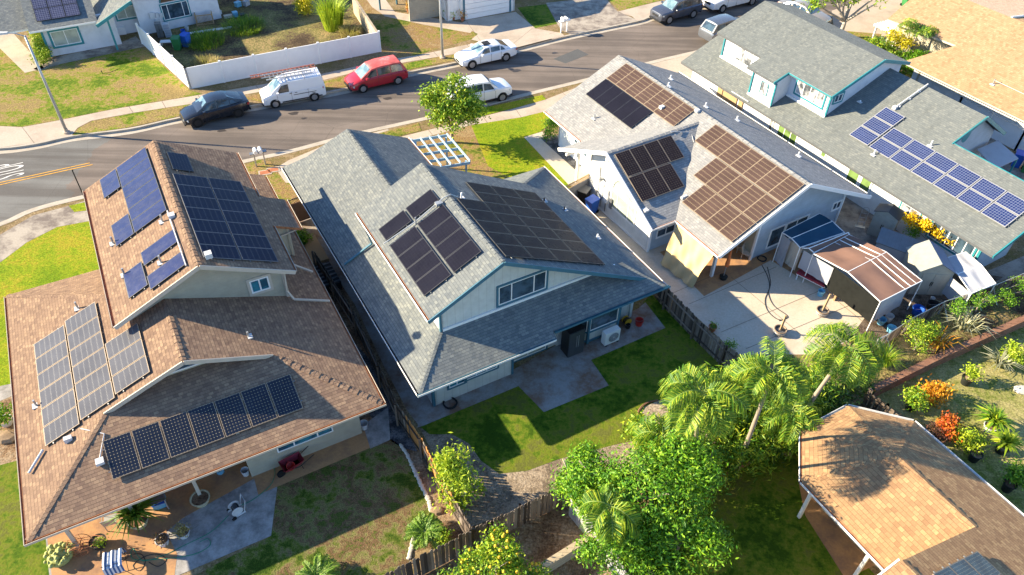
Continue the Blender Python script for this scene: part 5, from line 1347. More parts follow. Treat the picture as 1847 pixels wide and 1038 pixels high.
    # wheels
    for sx in (WB/2, -WB/2):
        for sg in (1, -1):
            ar = MB(); ar.lathe([(WR+.055, -.1), (WR+.055, .006)], (sx, sg*hw-.0 if sg > 0 else -hw-.0, WR), 22, 0, 'y')
            ar = MB(); T = Matrix.Translation((sx, sg*hw*.985, WR+.01)) @ Matrix.Scale(sg, 4, (0, 1, 0)); ar.T = T
            ar.lathe([(.02, .012), (WR+.06, .012), (WR+.06, -.2), (.02, -.2)], (0, 0, 0), 22, 0, 'y'); ar.build('wheel_arch', M_trim, root)
            w = MB(); w.T = Matrix.Translation((sx, sg*(hw-.09), WR)) @ Matrix.Scale(sg, 4, (0, 1, 0))
            w.lathe([(WR*.68, -.1), (WR*.9, -.12), (WR, -.08), (WR, .08), (WR*.93, .115), (WR*.68, .105), (WR*.66, .05)], (0, 0, 0), 24, 0, 'y')
            wo = w.build('wheel', M_tyre, root, smooth=False)
            r = MB(); r.T = w.T
            r.lathe([(WR*.67, .108), (WR*.62, .075), (.06, .06), (.055, .1), (0, .1)], (0, 0, 0), 24, 1 if spec.get('darkrim') is None else 1, 'y')
            for k in range(spec.get('spokes', 5)):
                a = 2*math.pi*k/spec.get('spokes', 5)
                r.beam((0, .092, 0), (math.cos(a)*WR*.64, .1, math.sin(a)*WR*.64), .05, .02, 0, (0, 1, 0))
            rr0 = MB()
            r.lathe([(WR*.68, .112), (WR*.62, .112), (WR*.62, .08)], (0, 0, 0), 24, 0, 'y')
            rm = M_trim if spec.get('blackrim') else M_rim
            r.build('rim', [rm, M_trim], wo)
    # lamps, grille, bumper, mirrors, handles
    f0 = spec['low'][1]; fz = f0[2]
    xf = X(.0)
    for sg in (1, -1):
        m2 = MB(); m2.prism([(X(.06), sg*hw*.50, fz-.10), (X(.30), sg*hw*.93, fz-.07), (X(.32), sg*hw*.95, fz-.19), (X(.04), sg*hw*.55, fz-.2)], (.05, sg*.03, .01)); m2.build('headlight', M_lamp, root)
        m2 = MB(); zt = spec['low'][-2][2]; m2.prism([(X(L-.02), sg*hw*.60, zt-.28), (X(L-.02), sg*hw*.86, zt-.26), (X(L-.2), sg*hw*.985, zt-.22), (X(L-.2), sg*hw*.99, zt-.08), (X(L-.04), sg*hw*.84, zt-.1), (X(L-.02), sg*hw*.6, zt-.12)], (-.03, sg*.02, 0)); m2.build('tail_light', M_tail, root)
        x0 = spec['mir']; zb = cb[0][4]; m2 = MB(); m2.box(X(x0)-.09, X(x0)+.06, sg*hw-.02 if sg > 0 else sg*hw-.2, sg*hw+.2 if sg > 0 else sg*hw+.02, zb+.03, zb+.17); m2.build('side_mirror', mat, root)
        for s in spec['handles']:
            m2 = MB(); m2.box(X(s)-.09, X(s)+.09, sg*hw*.985-.01, sg*hw*.985+.02*1, spec['belt']-.16, spec['belt']-.12); m2.build('door_handle', M_trim if spec.get('dh') else mat, root)
    m2 = MB(); m2.box(X(.0)-.06, X(.0)+.015, -hw*.42, hw*.42, fz-.32, fz-.14); m2.build('grille', M_trim, root)
    m2 = MB(); m2.box(X(0)-.1, X(0)+.02, -hw*.8, hw*.8, .25, .36); m2.build('front_bumper', M_trim, root)
    m2 = MB(); m2.box(X(L)-.02, X(L)+.1, -hw*.8, hw*.8, .28, .40); m2.build('rear_bumper', M_trim, root)
    m2 = MB()
    for s in spec.get('seams', []):
        for sg in (1, -1): m2.box(X(s)-.008, X(s)+.008, sg*hw*.99-.012, sg*hw*.99+.012, .32, spec['belt']-.02)
    if m2.v: m2.build('door_seams', M_trim, root)
    if spec.get('plate', True): m2 = MB(); m2.box(X(L)-.03, X(L)-.012, -.16, .16, .55, .68); m2.build('licence_plate', M_white, root)
    return root, X, hw
SEDAN = dict(L=5.05, W=1.88, H=1.48, WB=3.07, FO=.87, WR=.35, belt=.98, spokes=5,
    low=[(0, .34, .62, .62, 0), (.08, .22, .74, .86, .02), (.45, .2, .84, .97, .04), (1.35, .2, .96, 1, .03), (2.6, .2, .99, 1, .0), (3.9, .2, 1.01, 1, .0), (4.55, .22, 1.06, .97, .02), (4.97, .26, 1.03, .88, .01), (5.05, .36, .9, .8, 0)],
    cab=[(1.38, .99, .86, .80, .93), (2.15, 1.40, .87, .66, .95), (2.9, 1.46, .87, .67, .96), (3.5, 1.42, .87, .66, .97), (4.42, 1.05, .83, .74, 1.0)],
    wins=[(1.75, 2.55, .12, .86, .33, 0), (2.63, 3.45, .12, .86, 0, .02), (3.52, 3.95, .12, .8, .02, -.25)], mir=1.75, handles=(2.75, 3.65), seams=(1.62, 2.6, 3.5))
COUPE = dict(L=4.75, W=1.92, H=1.62, WB=2.89, FO=.88, WR=.36, belt=1.02, spokes=10, blackrim=True,
    low=[(0, .34, .6, .62, 0), (.08, .22, .74, .86, .02), (.5, .2, .9, .97, .05), (1.2, .2, 1.02, 1, .05), (2.4, .2, 1.04, 1, .0), (3.7, .2, 1.08, 1, .0), (4.4, .24, 1.12, .95, .02), (4.7, .3, 1.05, .85, .01), (4.75, .42, .9, .76, 0)],
    cab=[(1.05, 1.06, .86, .80, .98), (1.95, 1.52, .87, .66, 1.0), (2.5, 1.60, .87, .67, 1.0), (3.2, 1.56, .87, .66, 1.03), (4.35, 1.16, .82, .68, 1.06)],
    wins=[(1.45, 2.4, .12, .86, .42, 0), (2.5, 3.35, .12, .84, 0, .0), (3.42, 3.85, .15, .72, .02, -.2)], mir=1.45, handles=(2.6, 3.5), seams=(1.4, 2.45, 3.4))
MINI = dict(L=4.73, W=1.92, H=1.76, WB=2.88, FO=.95, WR=.33, belt=1.05, spokes=6, cat='minivan',
    low=[(0, .32, .58, .62, 0), (.08, .22, .70, .86, .02), (.5, .2, .88, .97, .06), (1.0, .2, 1.02, 1, .04), (2.4, .2, 1.05, 1, 0), (4.0, .2, 1.06, 1, 0), (4.6, .24, 1.06, .95, 0), (4.73, .3, .95, .88, 0)],
    cab=[(.92, 1.04, .88, .82, .98), (1.85, 1.62, .90, .72, 1.0), (2.6, 1.72, .90, .74, 1.0), (4.2, 1.70, .90, .73, 1.0), (4.66, 1.1, .88, .82, 1.0)],
    wins=[(1.35, 2.2, .1, .84, .42, 0), (2.3, 3.3, .1, .86, 0, 0), (3.38, 4.35, .1, .86, 0, -.12)], mir=1.3, handles=(2.45, ), seams=(1.3, 2.25, 3.34))
SUV = dict(L=4.85, W=1.90, H=1.86, WB=2.79, FO=.95, WR=.39, belt=1.2, spokes=6, cat='suv',
    low=[(0, .45, .8, .7, 0), (.08, .32, .96, .88, .02), (.4, .3, 1.08, .97, .04), (1.2, .3, 1.14, 1, .04), (2.4, .3, 1.17, 1, 0), (4.3, .3, 1.2, 1, 0), (4.75, .32, 1.18, .95, 0), (4.85, .4, 1.0, .9, 0)],
    cab=[(1.25, 1.16, .88, .82, 1.1), (1.95, 1.74, .90, .76, 1.12), (2.8, 1.84, .90, .77, 1.12), (4.35, 1.80, .90, .76, 1.13), (4.8, 1.22, .88, .84, 1.14)],
    wins=[(1.55, 2.4, .1, .86, .3, 0), (2.5, 3.35, .1, .86, 0, 0), (3.43, 4.4, .1, .86, 0, -.1)], mir=1.55, handles=(2.6, 3.5), seams=(1.5, 2.45, 3.4))
CROSS = dict(SUV, L=4.6, W=1.86, WB=2.69, FO=.93, WR=.35, H=1.7)
CARGO = dict(L=4.7, W=1.75, H=1.9, WB=2.92, FO=.86, WR=.32, belt=1.1, spokes=7, cat='van', dh=True,
    low=[(0, .34, .66, .66, 0), (.06, .2, .84, .88, .02), (.45, .2, 1.0, .97, .05), (.8, .2, 1.08, 1, .03), (2.0, .2, 1.12, 1, 0), (4.5, .2, 1.12, 1, 0), (4.7, .24, 1.1, .97, 0)],
    cab=[(.72, 1.1, .9, .84, 1.04), (1.55, 1.76, .94, .80, 1.06), (2.1, 1.84, .97, .84, 1.06), (4.55, 1.84, .97, .86, 1.06), (4.7, 1.12, .95, .93, 1.06)],
    wins=[(1.1, 2.02, .06, .8, .42, 0)], mir=1.15, handles=(2.1, 2.5), seams=(1.1, 2.15, 3.4), rearglass=True)
BIGVAN = dict(CARGO, L=6.1, W=2.03, WB=3.68, FO=1.1, WR=.38, H=2.1, belt=1.25,
    low=[(0, .5, .85, .75, 0), (.08, .38, 1.05, .92, .02), (.6, .3, 1.2, .98, .05), (1.3, .3, 1.28, 1, .03), (2.6, .3, 1.3, 1, 0), (5.9, .3, 1.3, 1, 0), (6.1, .34, 1.28, .97, 0)],
    cab=[(1.3, 1.3, .88, .82, 1.22), (2.1, 2.0, .92, .80, 1.24), (2.7, 2.1, .95, .84, 1.24), (5.9, 2.1, .95, .85, 1.24), (6.08, 1.3, .93, .9, 1.24)],
    wins=[(1.7, 2.6, .06, .85, .35, 0)], mir=1.7, handles=(2.9,), seams=(1.6, 2.7))
P_black = paint('paint_black', (.012, .014, .02)); P_white = paint('car_white', (.72, .73, .75), 0, .3); P_red = paint('car_red', (.36, .02, .03))
P_fade = plain('faded_red_roof', (.50, .10, .09), .5, .3, 0, .3, 1.2, (.62, .50, .48))
P_grey = paint('car_slate', (.10, .11, .14), .5); P_silver = paint('car_silver', (.13, .14, .16), .4); P_beige = paint('car_beige', (.42, .36, .28), .4)
car('parked_car', 'glossy black sloping-roof car parked at the far kerb left of the white van', (358, 229), (431.5, 210.5), COUPE, P_black)
van, X, hw = car('cargo_van', 'white cargo van carrying two ladders on its roof, parked between black car and red minivan', (498.3, 194), (567.6, 181), CARGO, P_white)
mb = MB()
for s in (2.0, 3.3, 4.4):
    mb.beam((X(s), -hw*.85, 1.98), (X(s), hw*.85, 1.98), .04, .04)
    for sg in (1, -1): mb.beam((X(s), sg*hw*.84, 1.8), (X(s), sg*hw*.84, 1.98), .03, .03)
mb.build('roof_rack', M_alu, van)
m2 = MB(); m2.box(X(4.4), X(1.4), hw*.99, hw+.015, .34, .42); m2.box(X(4.0), X(2.3), hw-.0, hw+.012, .78, .82); m2.build('side_trim', M_trim, van)
car('minivan', 'red minivan with faded peeling roof paint, parked between white van and white sedan', (655.3, 166.5), (717.8, 151.8), MINI, P_red, roofmat=P_fade)
sd, X, hw = car('parked_car', 'white four-door sedan with open dark sunroof, beside the lamp post', (850, 124), (912.6, 110), SEDAN, P_white)
mb = MB(); mb.box(X(2.85), X(2.25), -.36, .36, 1.46, 1.505); mb.build('sunroof', M_trim, sd)
car('parked_suv', 'slate grey boxy suv parked at the far kerb in front of a large white van', (1205.5, 43.5), (1247.6, 32.5), SUV, P_grey)
car('cargo_van', 'large white van with black grille at the top edge, behind the slate grey suv', (1301, 23), (1354, 9.5), BIGVAN, P_white)
car('parked_car', 'silver hatchback seen from behind, half hidden by the sage roof at the near kerb', (1352, 62), (1294, 81), dict(CROSS, cat='car', L=4.15, FO=.75, WR=.31, WB=2.5, H=1.5), P_silver, near='right')
car('parked_car', 'white crossover at the near kerb, mostly hidden behind the round bright green tree', (906, 182), (846, 196), CROSS, P_white, near='right')
car('parked_car', 'beige sedan under the bare-branched tree near the top right', (1478, 40), (1440, 24), SEDAN, P_beige, near='left')
# ladders on the cargo van
def ladder(label, z, y0, L, mat, w=.42, x0=-2.3, dy=0):
    root = thing('ladder', label, 'ladder', van.location, van.rotation_euler.z, 'ladders on the van roof')
    mb = MB()
    for y in (y0, y0+w): mb.beam((x0, y, z), (x0+L, y+dy, z), .03, .08)
    k = int(L/.3)
    for i in range(1, k): t = i/k; mb.beam((x0+L*t, y0+dy*t, z), (x0+L*t, y0+w+dy*t, z), .03, .03)
    mb.build('rails_and_rungs', mat, root)
    return root
ladder('long reddish fibreglass ladder, the farther one on the van roof', 2.12, -.72, 4.8, plain('fibreglass_red', (.45, .16, .10), .6), .4, -2.1, .1)
ladder('shorter white ladder, the nearer one on the van roof', 2.08, .0, 3.4, M_potw, .42, -1.7, -.05)
ladder('second white ladder stacked against the reddish ladder on the van roof', 2.2, -.2, 3.6, M_alu, .4, -1.6, 0)
# ================================================================== vegetation
def leafcloud(mb, blobs, n, size, m=0, up=.35, shell=.55, aspect=.5, clump=0, rng=random):
    """many small leaves spread through ellipsoid lobes; blobs: (cx,cy,cz,rx,ry,rz,weight)"""
    tw = sum(b[6] for b in blobs)
    for b in blobs:
        k = int(n*b[6]/tw)
        cl = []
        for i in range(k):
            if clump and i % clump == 0:
                d = Vector((rng.gauss(0, 1), rng.gauss(0, 1), rng.gauss(0, 1))).normalized()
                r = shell+(1-shell)*rng.random()**.6
                base = Vector((b[0]+d.x*b[3]*r, b[1]+d.y*b[4]*r, b[2]+d.z*b[5]*r)); bd = d
            if clump:
                p = base+Vector((rng.gauss(0, 1), rng.gauss(0, 1), rng.gauss(0, .8)))*size*1.1; d = bd
            else:
                d = Vector((rng.gauss(0, 1), rng.gauss(0, 1), rng.gauss(0, 1))).normalized()
                r = shell+(1-shell)*rng.random()**.6
                p = Vector((b[0]+d.x*b[3]*r, b[1]+d.y*b[4]*r, b[2]+d.z*b[5]*r))
            nrm = (d*.6+Vector((rng.gauss(0, .55), rng.gauss(0, .55), rng.gauss(0, .55)+up))).normalized()
            t = nrm.cross(Vector((rng.gauss(0, 1), rng.gauss(0, 1), rng.gauss(0, 1)))).normalized()
            s = nrm.cross(t); L = size*rng.uniform(.7, 1.3); w = L*aspect
            q = [p-t*L*.5, p+s*w*.5+t*L*.05-nrm*L*.06, p+t*L*.5-nrm*L*.12, p-s*w*.5+t*L*.05-nrm*L*.06]
            n0 = len(mb.v); mb.v += [mb.P(x) for x in q]; mb.face([n0, n0+1, n0+2, n0+3], m)
def limb(mb, a, b, r0, r1, bend=.15, k=5, m=0):
    a = Vector(a); b = Vector(b); L = (b-a).length
    off = Vector((rnd(-1, 1), rnd(-1, 1), rnd(-.3, .3)))*L*bend
    pts = [a.lerp(b, i/k)+off*math.sin(math.pi*i/k) for i in range(k+1)]
    mb.tube(pts, [r0+(r1-r0)*i/k for i in range(k+1)], 7, m); return pts[-1]
def lobes(blobs, k=5):
    """break smooth lobes into smaller uneven ones, leaving gaps"""
    out = []
    for b in blobs:
        out.append((b[0], b[1], b[2], b[3]*.82, b[4]*.82, b[5]*.82, b[6]*.7))
        for i in range(k):
            d = Vector((random.gauss(0, 1), random.gauss(0, 1), random.gauss(.35, .7))).normalized(); s = rnd(.2, .38)
            out.append((b[0]+d.x*b[3]*.85, b[1]+d.y*b[4]*.85, b[2]+d.z*b[5]*.85, b[3]*s, b[4]*s, b[5]*s*.85, b[6]*.2))
    return out
def tree(name, label, base, blobs, n, size, leaf, trunk_r=.12, cat='tree', group=None, fork=None, clump=6, up=.35, aspect=.5, shell=.5, limbs=True, fruit=None, bark=None):
    root = thing(name, label, cat, base, 0, group)
    mb = MB(); f = Vector(fork or (0, 0, min(b[2]-b[5] for b in blobs)*.8+.2))
    limb(mb, (0, 0, -.1), f, trunk_r*1.3, trunk_r, .06)
    for b in blobs:
        e = limb(mb, f, (b[0], b[1], b[2]), trunk_r*.75, trunk_r*.3, .12)
        for i in range(4):
            limb(mb, e, (b[0]+rnd(-.7, .7)*b[3], b[1]+rnd(-.7, .7)*b[4], b[2]+rnd(-.2, .8)*b[5]), trunk_r*.3, trunk_r*.1, .15, 3)
    mb.build('trunk', bark or M_bark, root, smooth=True)
    mb = MB(); leafcloud(mb, lobes(blobs), n, size, 0, up, shell, aspect, clump); mb.build('crown', leaf, root)
    if fruit:
        mf = MB()
        for i in range(fruit[0]):
            b = random.choice(blobs); d = Vector((random.gauss(0, 1), random.gauss(0, 1), random.gauss(.4, 1))).normalized()
            p = Vector((b[0]+d.x*b[3]*.98, b[1]+d.y*b[4]*.98, b[2]+d.z*b[5]*.98)); s = fruit[1]
            mf.lathe([(0, -s), (s*.8, -s*.55), (s, 0), (s*.8, s*.55), (0, s)], p, 7, 0)
        mf.build('fruit', fruit[2], root, smooth=True).__setitem__('kind', 'stuff')
    return root
def bush(name, label, px, z0, rx, rz, n, size, leaf, h=None, cat='shrub', group=None, aspect=.45, extra=None, clump=5):
    p = G(*px, z0); p.z = z0
    h = h if h is not None else rz
    bl = [(0, 0, h, rx, rx, rz, 1)]+(extra or [])
    return tree(name, label, p, bl, n, size, leaf, .04, cat, group, fork=(0, 0, h*.4), clump=clump, aspect=aspect, shell=.35)
def frond(mb, base, az, length, rise, droop, nleaf, leafL, lw, m=0, ms=1, fold=.5, curl=0):
    """arching pinnate frond"""
    base = Vector(base); K = 12; d = Vector((math.cos(az), math.sin(az), 0)); side0 = Vector((-d.y, d.x, 0))
    p = base.copy(); pts = [p.copy()]
    for i in range(K):
        t = (i+.5)/K; e = rise+(droop-rise)*t**.85
        p = p+(d*math.cos(e)+Vector((0, 0, math.sin(e)))+side0*curl*t*.6)*(length/K); pts.append(p.copy())
    mb.tube(pts, [.022*(1-.75*i/K)+.004 for i in range(K+1)], 5, ms)
    for i in range(nleaf):
        t = .14+.84*i/nleaf; f = t*K; j = min(K-1, int(f)); p = pts[j].lerp(pts[j+1], f-j); tg = (pts[j+1]-pts[j]).normalized()
        sd = tg.cross(Vector((0, 0, 1))).normalized(); upv = sd.cross(tg)
        LL = leafL*(.55+.9*math.sin(math.pi*min(1, t*.9+.08)))*rnd(.85, 1.1)
        for sg in (1, -1):
            dr = (sd*sg*.8+tg*.55+upv*rnd(-.15, fold+.25)).normalized(); e = p+dr*LL*.55; tip = p+dr*LL*.85+Vector((0, 0, -LL*rnd(.35, .75)))
            wv = tg*lw*.5
            n0 = len(mb.v); mb.v += [mb.P(q) for q in (p-wv*.6, p+wv*.6, e+wv, e-wv, tip)]
            mb.face([n0, n0+1, n0+2, n0+3], m); mb.face([n0+3, n0+2, n0+4], m)
def palm(name, label, base, top, nf, L, leaf, r=.09, rise=1.05, droop=-1.35, nleaf=60, leafL=.55, lw=.034, az0=0, group=None, cat='palm tree', curl=.5):
    root = thing(name, label, cat, base, 0, group); base = Vector(base); top = Vector(top)-base
    mb = MB(); k = 9; pts = [Vector((top.x*(i/k)**1.6, top.y*(i/k)**1.6, top.z*i/k-.0)) for i in range(k+1)]
    mb.tube(pts, [r*1.3*(1-.45*i/k)+.01*(i % 2) for i in range(k+1)], 9); mb.tube([pts[-1], pts[-1]+Vector((0, 0, .5))], [r*.75, r*.35], 8, 1)
    mb.build('trunk', [M_bark, M_shaft], root, smooth=True)
    for i in range(nf):
        fb = MB(); az = az0+2*math.pi*i/nf*1.0+rnd(-.2, .2); ll = L*rnd(.8, 1.1); hi = rnd(.35, 1.2)
        frond(fb, top+Vector((0, 0, .4)), az, ll, rise*hi, droop*rnd(.75, 1.12), nleaf, leafL, lw, curl=rnd(-curl, curl)); fb.build('frond', [leaf, M_shaft], root)
    return root
M_shaft = plain('palm_shaft', (.20, .28, .06), .6, .3, 0, .15)
M_cactus = plain('cactus_green', (.32, .34, .12), .7, .2, 0, .2, 6)
# street tree
b = G(817, 258)
tree('round_tree', 'round bright yellow-green broadleaf tree on the verge in front of the white crossover', b,
     [(0, .2, 3.1, 1.7, 1.6, 1.25, 3), (-1.0, .1, 2.8, 1.25, 1.2, 1.0, 1.5), (1.1, 0, 2.9, 1.3, 1.2, 1.0, 1.5), (.1, -.5, 2.2, 1.6, 1.2, .8, 1), (.2, .2, 4.1, 1.1, 1.0, .75, 1), (-1.4, .3, 3.5, .8, .8, .6, .5), (1.5, .4, 2.1, .8, .7, .5, .5)], 9500, .19, L_bright, .11, fork=(0, 0, 1.2), clump=6, aspect=.55)
# big mango tree
b = G(1150, 985)
tree('mango_tree', 'huge dense dark green mango tree filling the bottom centre of the view', b,
     [(.1, .1, 3.4, 2.7, 2.5, 2.2, 7), (-1.9, .9, 2.9, 1.7, 1.5, 1.4, 2), (1.6, .9, 3.0, 1.7, 1.6, 1.5, 2), (1.0, -1.5, 2.6, 1.8, 1.6, 1.5, 2), (-1.2, -1.3, 2.4, 1.5, 1.4, 1.3, 1.3), (-2.7, 1.5, 2.5, .9, .8, .8, .5), (.3, -2.6, 1.8, 1.3, 1.2, 1.1, 1)], 52000, .17, L_mango, .24, fork=(0, 0, 1.6), clump=9, aspect=.36)
p = G(826, 905)
tree('young_tree', 'small light green tree against the picket fence in the centre yard', p,
     [(0, .1, 1.9, .85, .85, .8, 2), (.2, -.1, 1.1, .9, .8, .7, 1.3), (-.1, .4, 2.5, .6, .6, .5, .7)], 2800, .20, L_lime, .05, fork=(0, 0, .6), clump=7, aspect=.32)
p = G(892, 1082)
tree('citrus_tree', 'citrus tree dotted with yellow-orange fruit at the bottom edge', p,
     [(0, .3, 1.9, 1.3, 1.1, 1.0, 2), (-1.1, .1, 1.3, 1.0, .8, .7, 1), (1.0, .2, 1.5, .9, .8, .7, 1), (.2, .9, 2.3, .9, .7, .6, 1)], 7000, .13, L_bright, .08, fork=(0, 0, .8), clump=6, fruit=(70, .065, L_fruit), aspect=.5)
# manila palms
PG = 'palms behind the concrete yard'
def pm(label, bpx, tpx, tz, az0, L=2.5, nf=10, **k):
    b = G(*bpx); t = G(tpx[0], tpx[1], tz); palm('palm_tree', label, b, t, nf, L, L_palm, az0=az0, group=PG, **k)
pm('palm leaning right beside the rough black fence, rightmost of the palm row', (1425, 790), (1524, 640), 5.6, .3, 1.95, 14)
pm('palm with a curved pale trunk, middle of the palm row', (1328, 850), (1390, 684), 6.2, .1, 1.95, 14)
pm('palm nearest the deep green lawn, leftmost of the palm row', (1236, 890), (1262, 722), 6.2, .6, 1.95, 15)
pm('lower lime palm touching the mango crown beside the leftmost palm', (1180, 880), (1192, 800), 3.4, .2, 1.5, 9)
pm('low palm with drooping fronds between the middle and right palms', (1430, 800), (1424, 752), 2.2, .9, 1.7, 9)
pm('arching palm poking out of the mango tree foliage', (1080, 1010), (1098, 925), 4.1, .4, 1.3, 7)
# undergrowth
def mass(name, label, pts, n, size, leaf, z=.0, cat='shrub', aspect=.3, group=None, rr=(.7, .6), hh=.8):
    P = [G(x, y, hh*.7) for x, y in pts]; c = P[0].copy(); c.z = z
    bl = [(q.x-c.x, q.y-c.y, hh*rnd(.8, 1.1), rr[0]*rnd(.8, 1.3), rr[0]*rnd(.8, 1.3), rr[1]*rnd(.8, 1.2), 1) for q in P]
    return tree(name, label, c, bl, n, size, leaf, .04, cat, group, clump=7, aspect=aspect, shell=.3, fork=(0, 0, .3))
mass('lady_palm_thicket', 'dense thicket of fan-leaved lady palms along the low brick edging', [(1290, 812), (1330, 795), (1370, 782), (1410, 775), (1300, 840), (1350, 815), (1262, 845), (1395, 795), (1310, 765), (1240, 860)], 15000, .30, L_palm, hh=1.25, rr=(.8, .9), aspect=.18)
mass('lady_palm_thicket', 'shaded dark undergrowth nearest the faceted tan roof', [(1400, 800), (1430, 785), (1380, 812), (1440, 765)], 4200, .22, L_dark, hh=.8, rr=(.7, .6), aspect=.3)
mass('lady_palm_thicket', 'tall leafy palm thicket filling the gap between the middle and left palm trunks', [(1300, 760), (1340, 745), (1370, 735), (1250, 790), (1290, 730)], 6500, .34, L_palm, hh=2.0, aspect=.16, rr=(.85, 1.0))
mass('lady_palm_thicket', 'tall palm-like thicket between the middle and right palm trunks', [(1420, 720), (1450, 735), (1480, 700), (1400, 745)], 5000, .34, L_palm, hh=1.8, aspect=.16, rr=(.8, .9))
mass('ginger_thicket', 'yellow-green leafy plants between the two left palms', [(1310, 720), (1330, 740), (1300, 760), (1325, 700)], 3200, .26, L_bright, hh=.9, aspect=.26, rr=(.6, .6))
mass('bougainvillea', 'dark leafy bush with faint pink flowers beneath the right palm', [(1460, 740), (1500, 730), (1530, 710), (1480, 770), (1520, 750), (1545, 690), (1450, 710)], 6500, .13, L_dark, hh=.9, aspect=.55, rr=(.8, .75))
mass('vine_shrub', 'bright leafy vine below the right palm crown', [(1440, 690), (1465, 700), (1480, 680)], 2200, .16, L_bright, hh=.9, aspect=.4, rr=(.55, .5))
mass('garden_shrub', 'leafy green shrub spilling over the mulch by the leftmost palm', [(1200, 790), (1170, 800), (1215, 820), (1150, 775)], 3600, .18, L_bright, hh=.7, aspect=.4, rr=(.6, .55))
def grasses(name, label, px, z0, R_, n, L, leaf, w=.02, cat='plant', spread=.9, group=None, h=1.0, kind=None):
    p = G(*px, z0); p.z = z0; root = thing(name, label, cat, p, 0, group); mb = MB()
    for i in range(n):
        a = rnd(0, 6.283); r = R_*math.sqrt(random.random()); s = Vector((math.cos(a)*r, math.sin(a)*r, 0)); d = Vector((math.cos(a+rnd(-.6, .6)), math.sin(a+rnd(-.6, .6)), 0))
        ll = L*rnd(.6, 1.15); o = rnd(.15, spread); sd = Vector((-d.y, d.x, 0))*w/2
        q1 = s+d*ll*o*.35+Vector((0, 0, ll*.55*h)); q2 = s+d*ll*o*.9+Vector((0, 0, ll*(.95-o*.55)*h))
        n0 = len(mb.v); mb.v += [s-sd, s+sd, q1+sd, q1-sd, q2]; mb.face([n0, n0+1, n0+2, n0+3]); mb.face([n0+3, n0+2, n0+4])
    mb.build('blades', leaf, root); return root
def agave(name, label, px, n, L, leaf, z0=0, w=.09, h=.8, cat='plant', R_=.05):
    return grasses(name, label, px, z0, R_, n, L, leaf, w, cat, 1.15, h=h)
grasses('fountain_grass', 'fine green grass clump in the garden strip at its left end', (1592, 655), .5, .35, 420, 1.15, L_palm, .018)
agave('spiky_bromeliad', 'orange-tipped spiky plants on the garden strip', (1690, 618), 60, 1.0, L_croton, .5, .07, 1, R_=.5)
agave('spiky_bromeliad', 'silvery long-bladed plants beside the brick coping', (1738, 590), 70, 1.2, L_agave, .5, .07, .9, R_=.6)
mass('garden_shrub', 'yellow-green weeds on the garden strip next to the fountain grass', [(1650, 630), (1670, 615), (1640, 610)], 2600, .11, L_bright, .5, hh=.75, aspect=.4, rr=(.55, .35))
mass('garden_shrub', 'grey-green scrub hugging the chain link fence at the right edge', [(1760, 560), (1800, 545), (1840, 525), (1850, 540), (1720, 575)], 4200, .10, L_mango, .5, hh=.75, aspect=.35, rr=(.6, .35))
agave('yucca', 'large striped yucca with long narrow leaves on the right lawn', (1799, 662), 70, 1.45, L_agave, 0, .075, .75)
bush('garden_shrub', 'lime leafed shrub behind the striped yucca', (1822, 650), 0, .55, .5, 1500, .13, L_lime)
bush('croton', 'bright orange croton bush on the right lawn', (1683, 722), 0, .50, .52, 1300, .16, L_croton, aspect=.5)
bush('croton', 'red croton bush beside the faceted tan roof', (1702, 782), 0, .5, .45, 1200, .15, L_crotonr, aspect=.5)
bush('burgundy_shrub', 'dark burgundy shrub tight against the gutter of the faceted roof', (1688, 790), 0, .55, .4, 1200, .10, L_burg)
bush('garden_shrub', 'small yellow-green shrub right of the red croton', (1738, 806), 0, .62, .48, 1500, .13, L_lime)
# potted plants on the right lawn
def pot(px, r, h, mat, label, z=0, leaf=None, lr=.35, lz=.35, n=500, size=.13, name='potted_plant', soil=True, group='potted plants', kind='bush', off=(0, 0)):
    p = G(*px, z); p.z = z; root = thing(name, label, 'potted plant' if leaf else 'pot', p, 0, group)
    mb = MB(); mb.lathe([(r*.72, 0), (r*.95, h*.92), (r*1.05, h*.93), (r*1.05, h), (r*.92, h), (r*.88, h*.86)], (0, 0, 0), 20, 0)
    mb.lathe([(r*.89, h*.87), (0, h*.88)], (0, 0, 0), 20, 1); mb.build('pot', [mat, M_mulch], root)
    if leaf and kind == 'bush':
        mb = MB(); limb(mb, (0, 0, h*.8), (off[0]*.6, off[1]*.6, h+lz*.5), .025, .015); mb.build('stem', M_bark, root)
        mb = MB(); leafcloud(mb, [(off[0], off[1], h+lz, lr, lr, lz, 1)], n, size, 0, .3, .3, .5, 5); mb.build('leaves', leaf, root)
    elif leaf:
        mb = MB()
        for i in range(int(n)):
            a = rnd(0, 6.28); d = Vector((math.cos(a), math.sin(a), 0)); sd = Vector((-d.y, d.x, 0))*size*.25; o = rnd(.1, 1); L = lr*2*rnd(.7, 1.1)
            s = Vector((0, 0, h*.85)); q1 = s+d*L*o*.4+Vector((0, 0, L*.55)); q2 = s+d*L*o+Vector((0, 0, L*(.95-.6*o)))
            n0 = len(mb.v); mb.v += [s-sd*.4, s+sd*.4, q1+sd, q1-sd, q2]; mb.face([n0, n0+1, n0+2, n0+3]); mb.face([n0+3, n0+2, n0+4])
        mb.build('leaves', leaf, root)
    return root
pot((1740, 692), .28, .45, M_potg, 'dark grey pot with a small lime plant in the middle of the right lawn', leaf=L_lime, lr=.3, lz=.3, off=(.15, .1))
pot((1640, 738), .27, .42, M_potg, 'black pot with twin leafy clumps left of the orange croton', leaf=L_bright, lr=.55, lz=.4, n=1100)
pot((1782, 776), .3, .35, M_potw, 'white pot with a tall yellow-green ti plant near the right edge', leaf=L_bright, lr=.6, n=170, size=.2, kind='spiky')
pot((1803, 815), .28, .35, M_potg, 'black pot with broad yellow-green leaves in front of the white pot', leaf=L_lime, lr=.55, n=130, size=.24, kind='spiky')
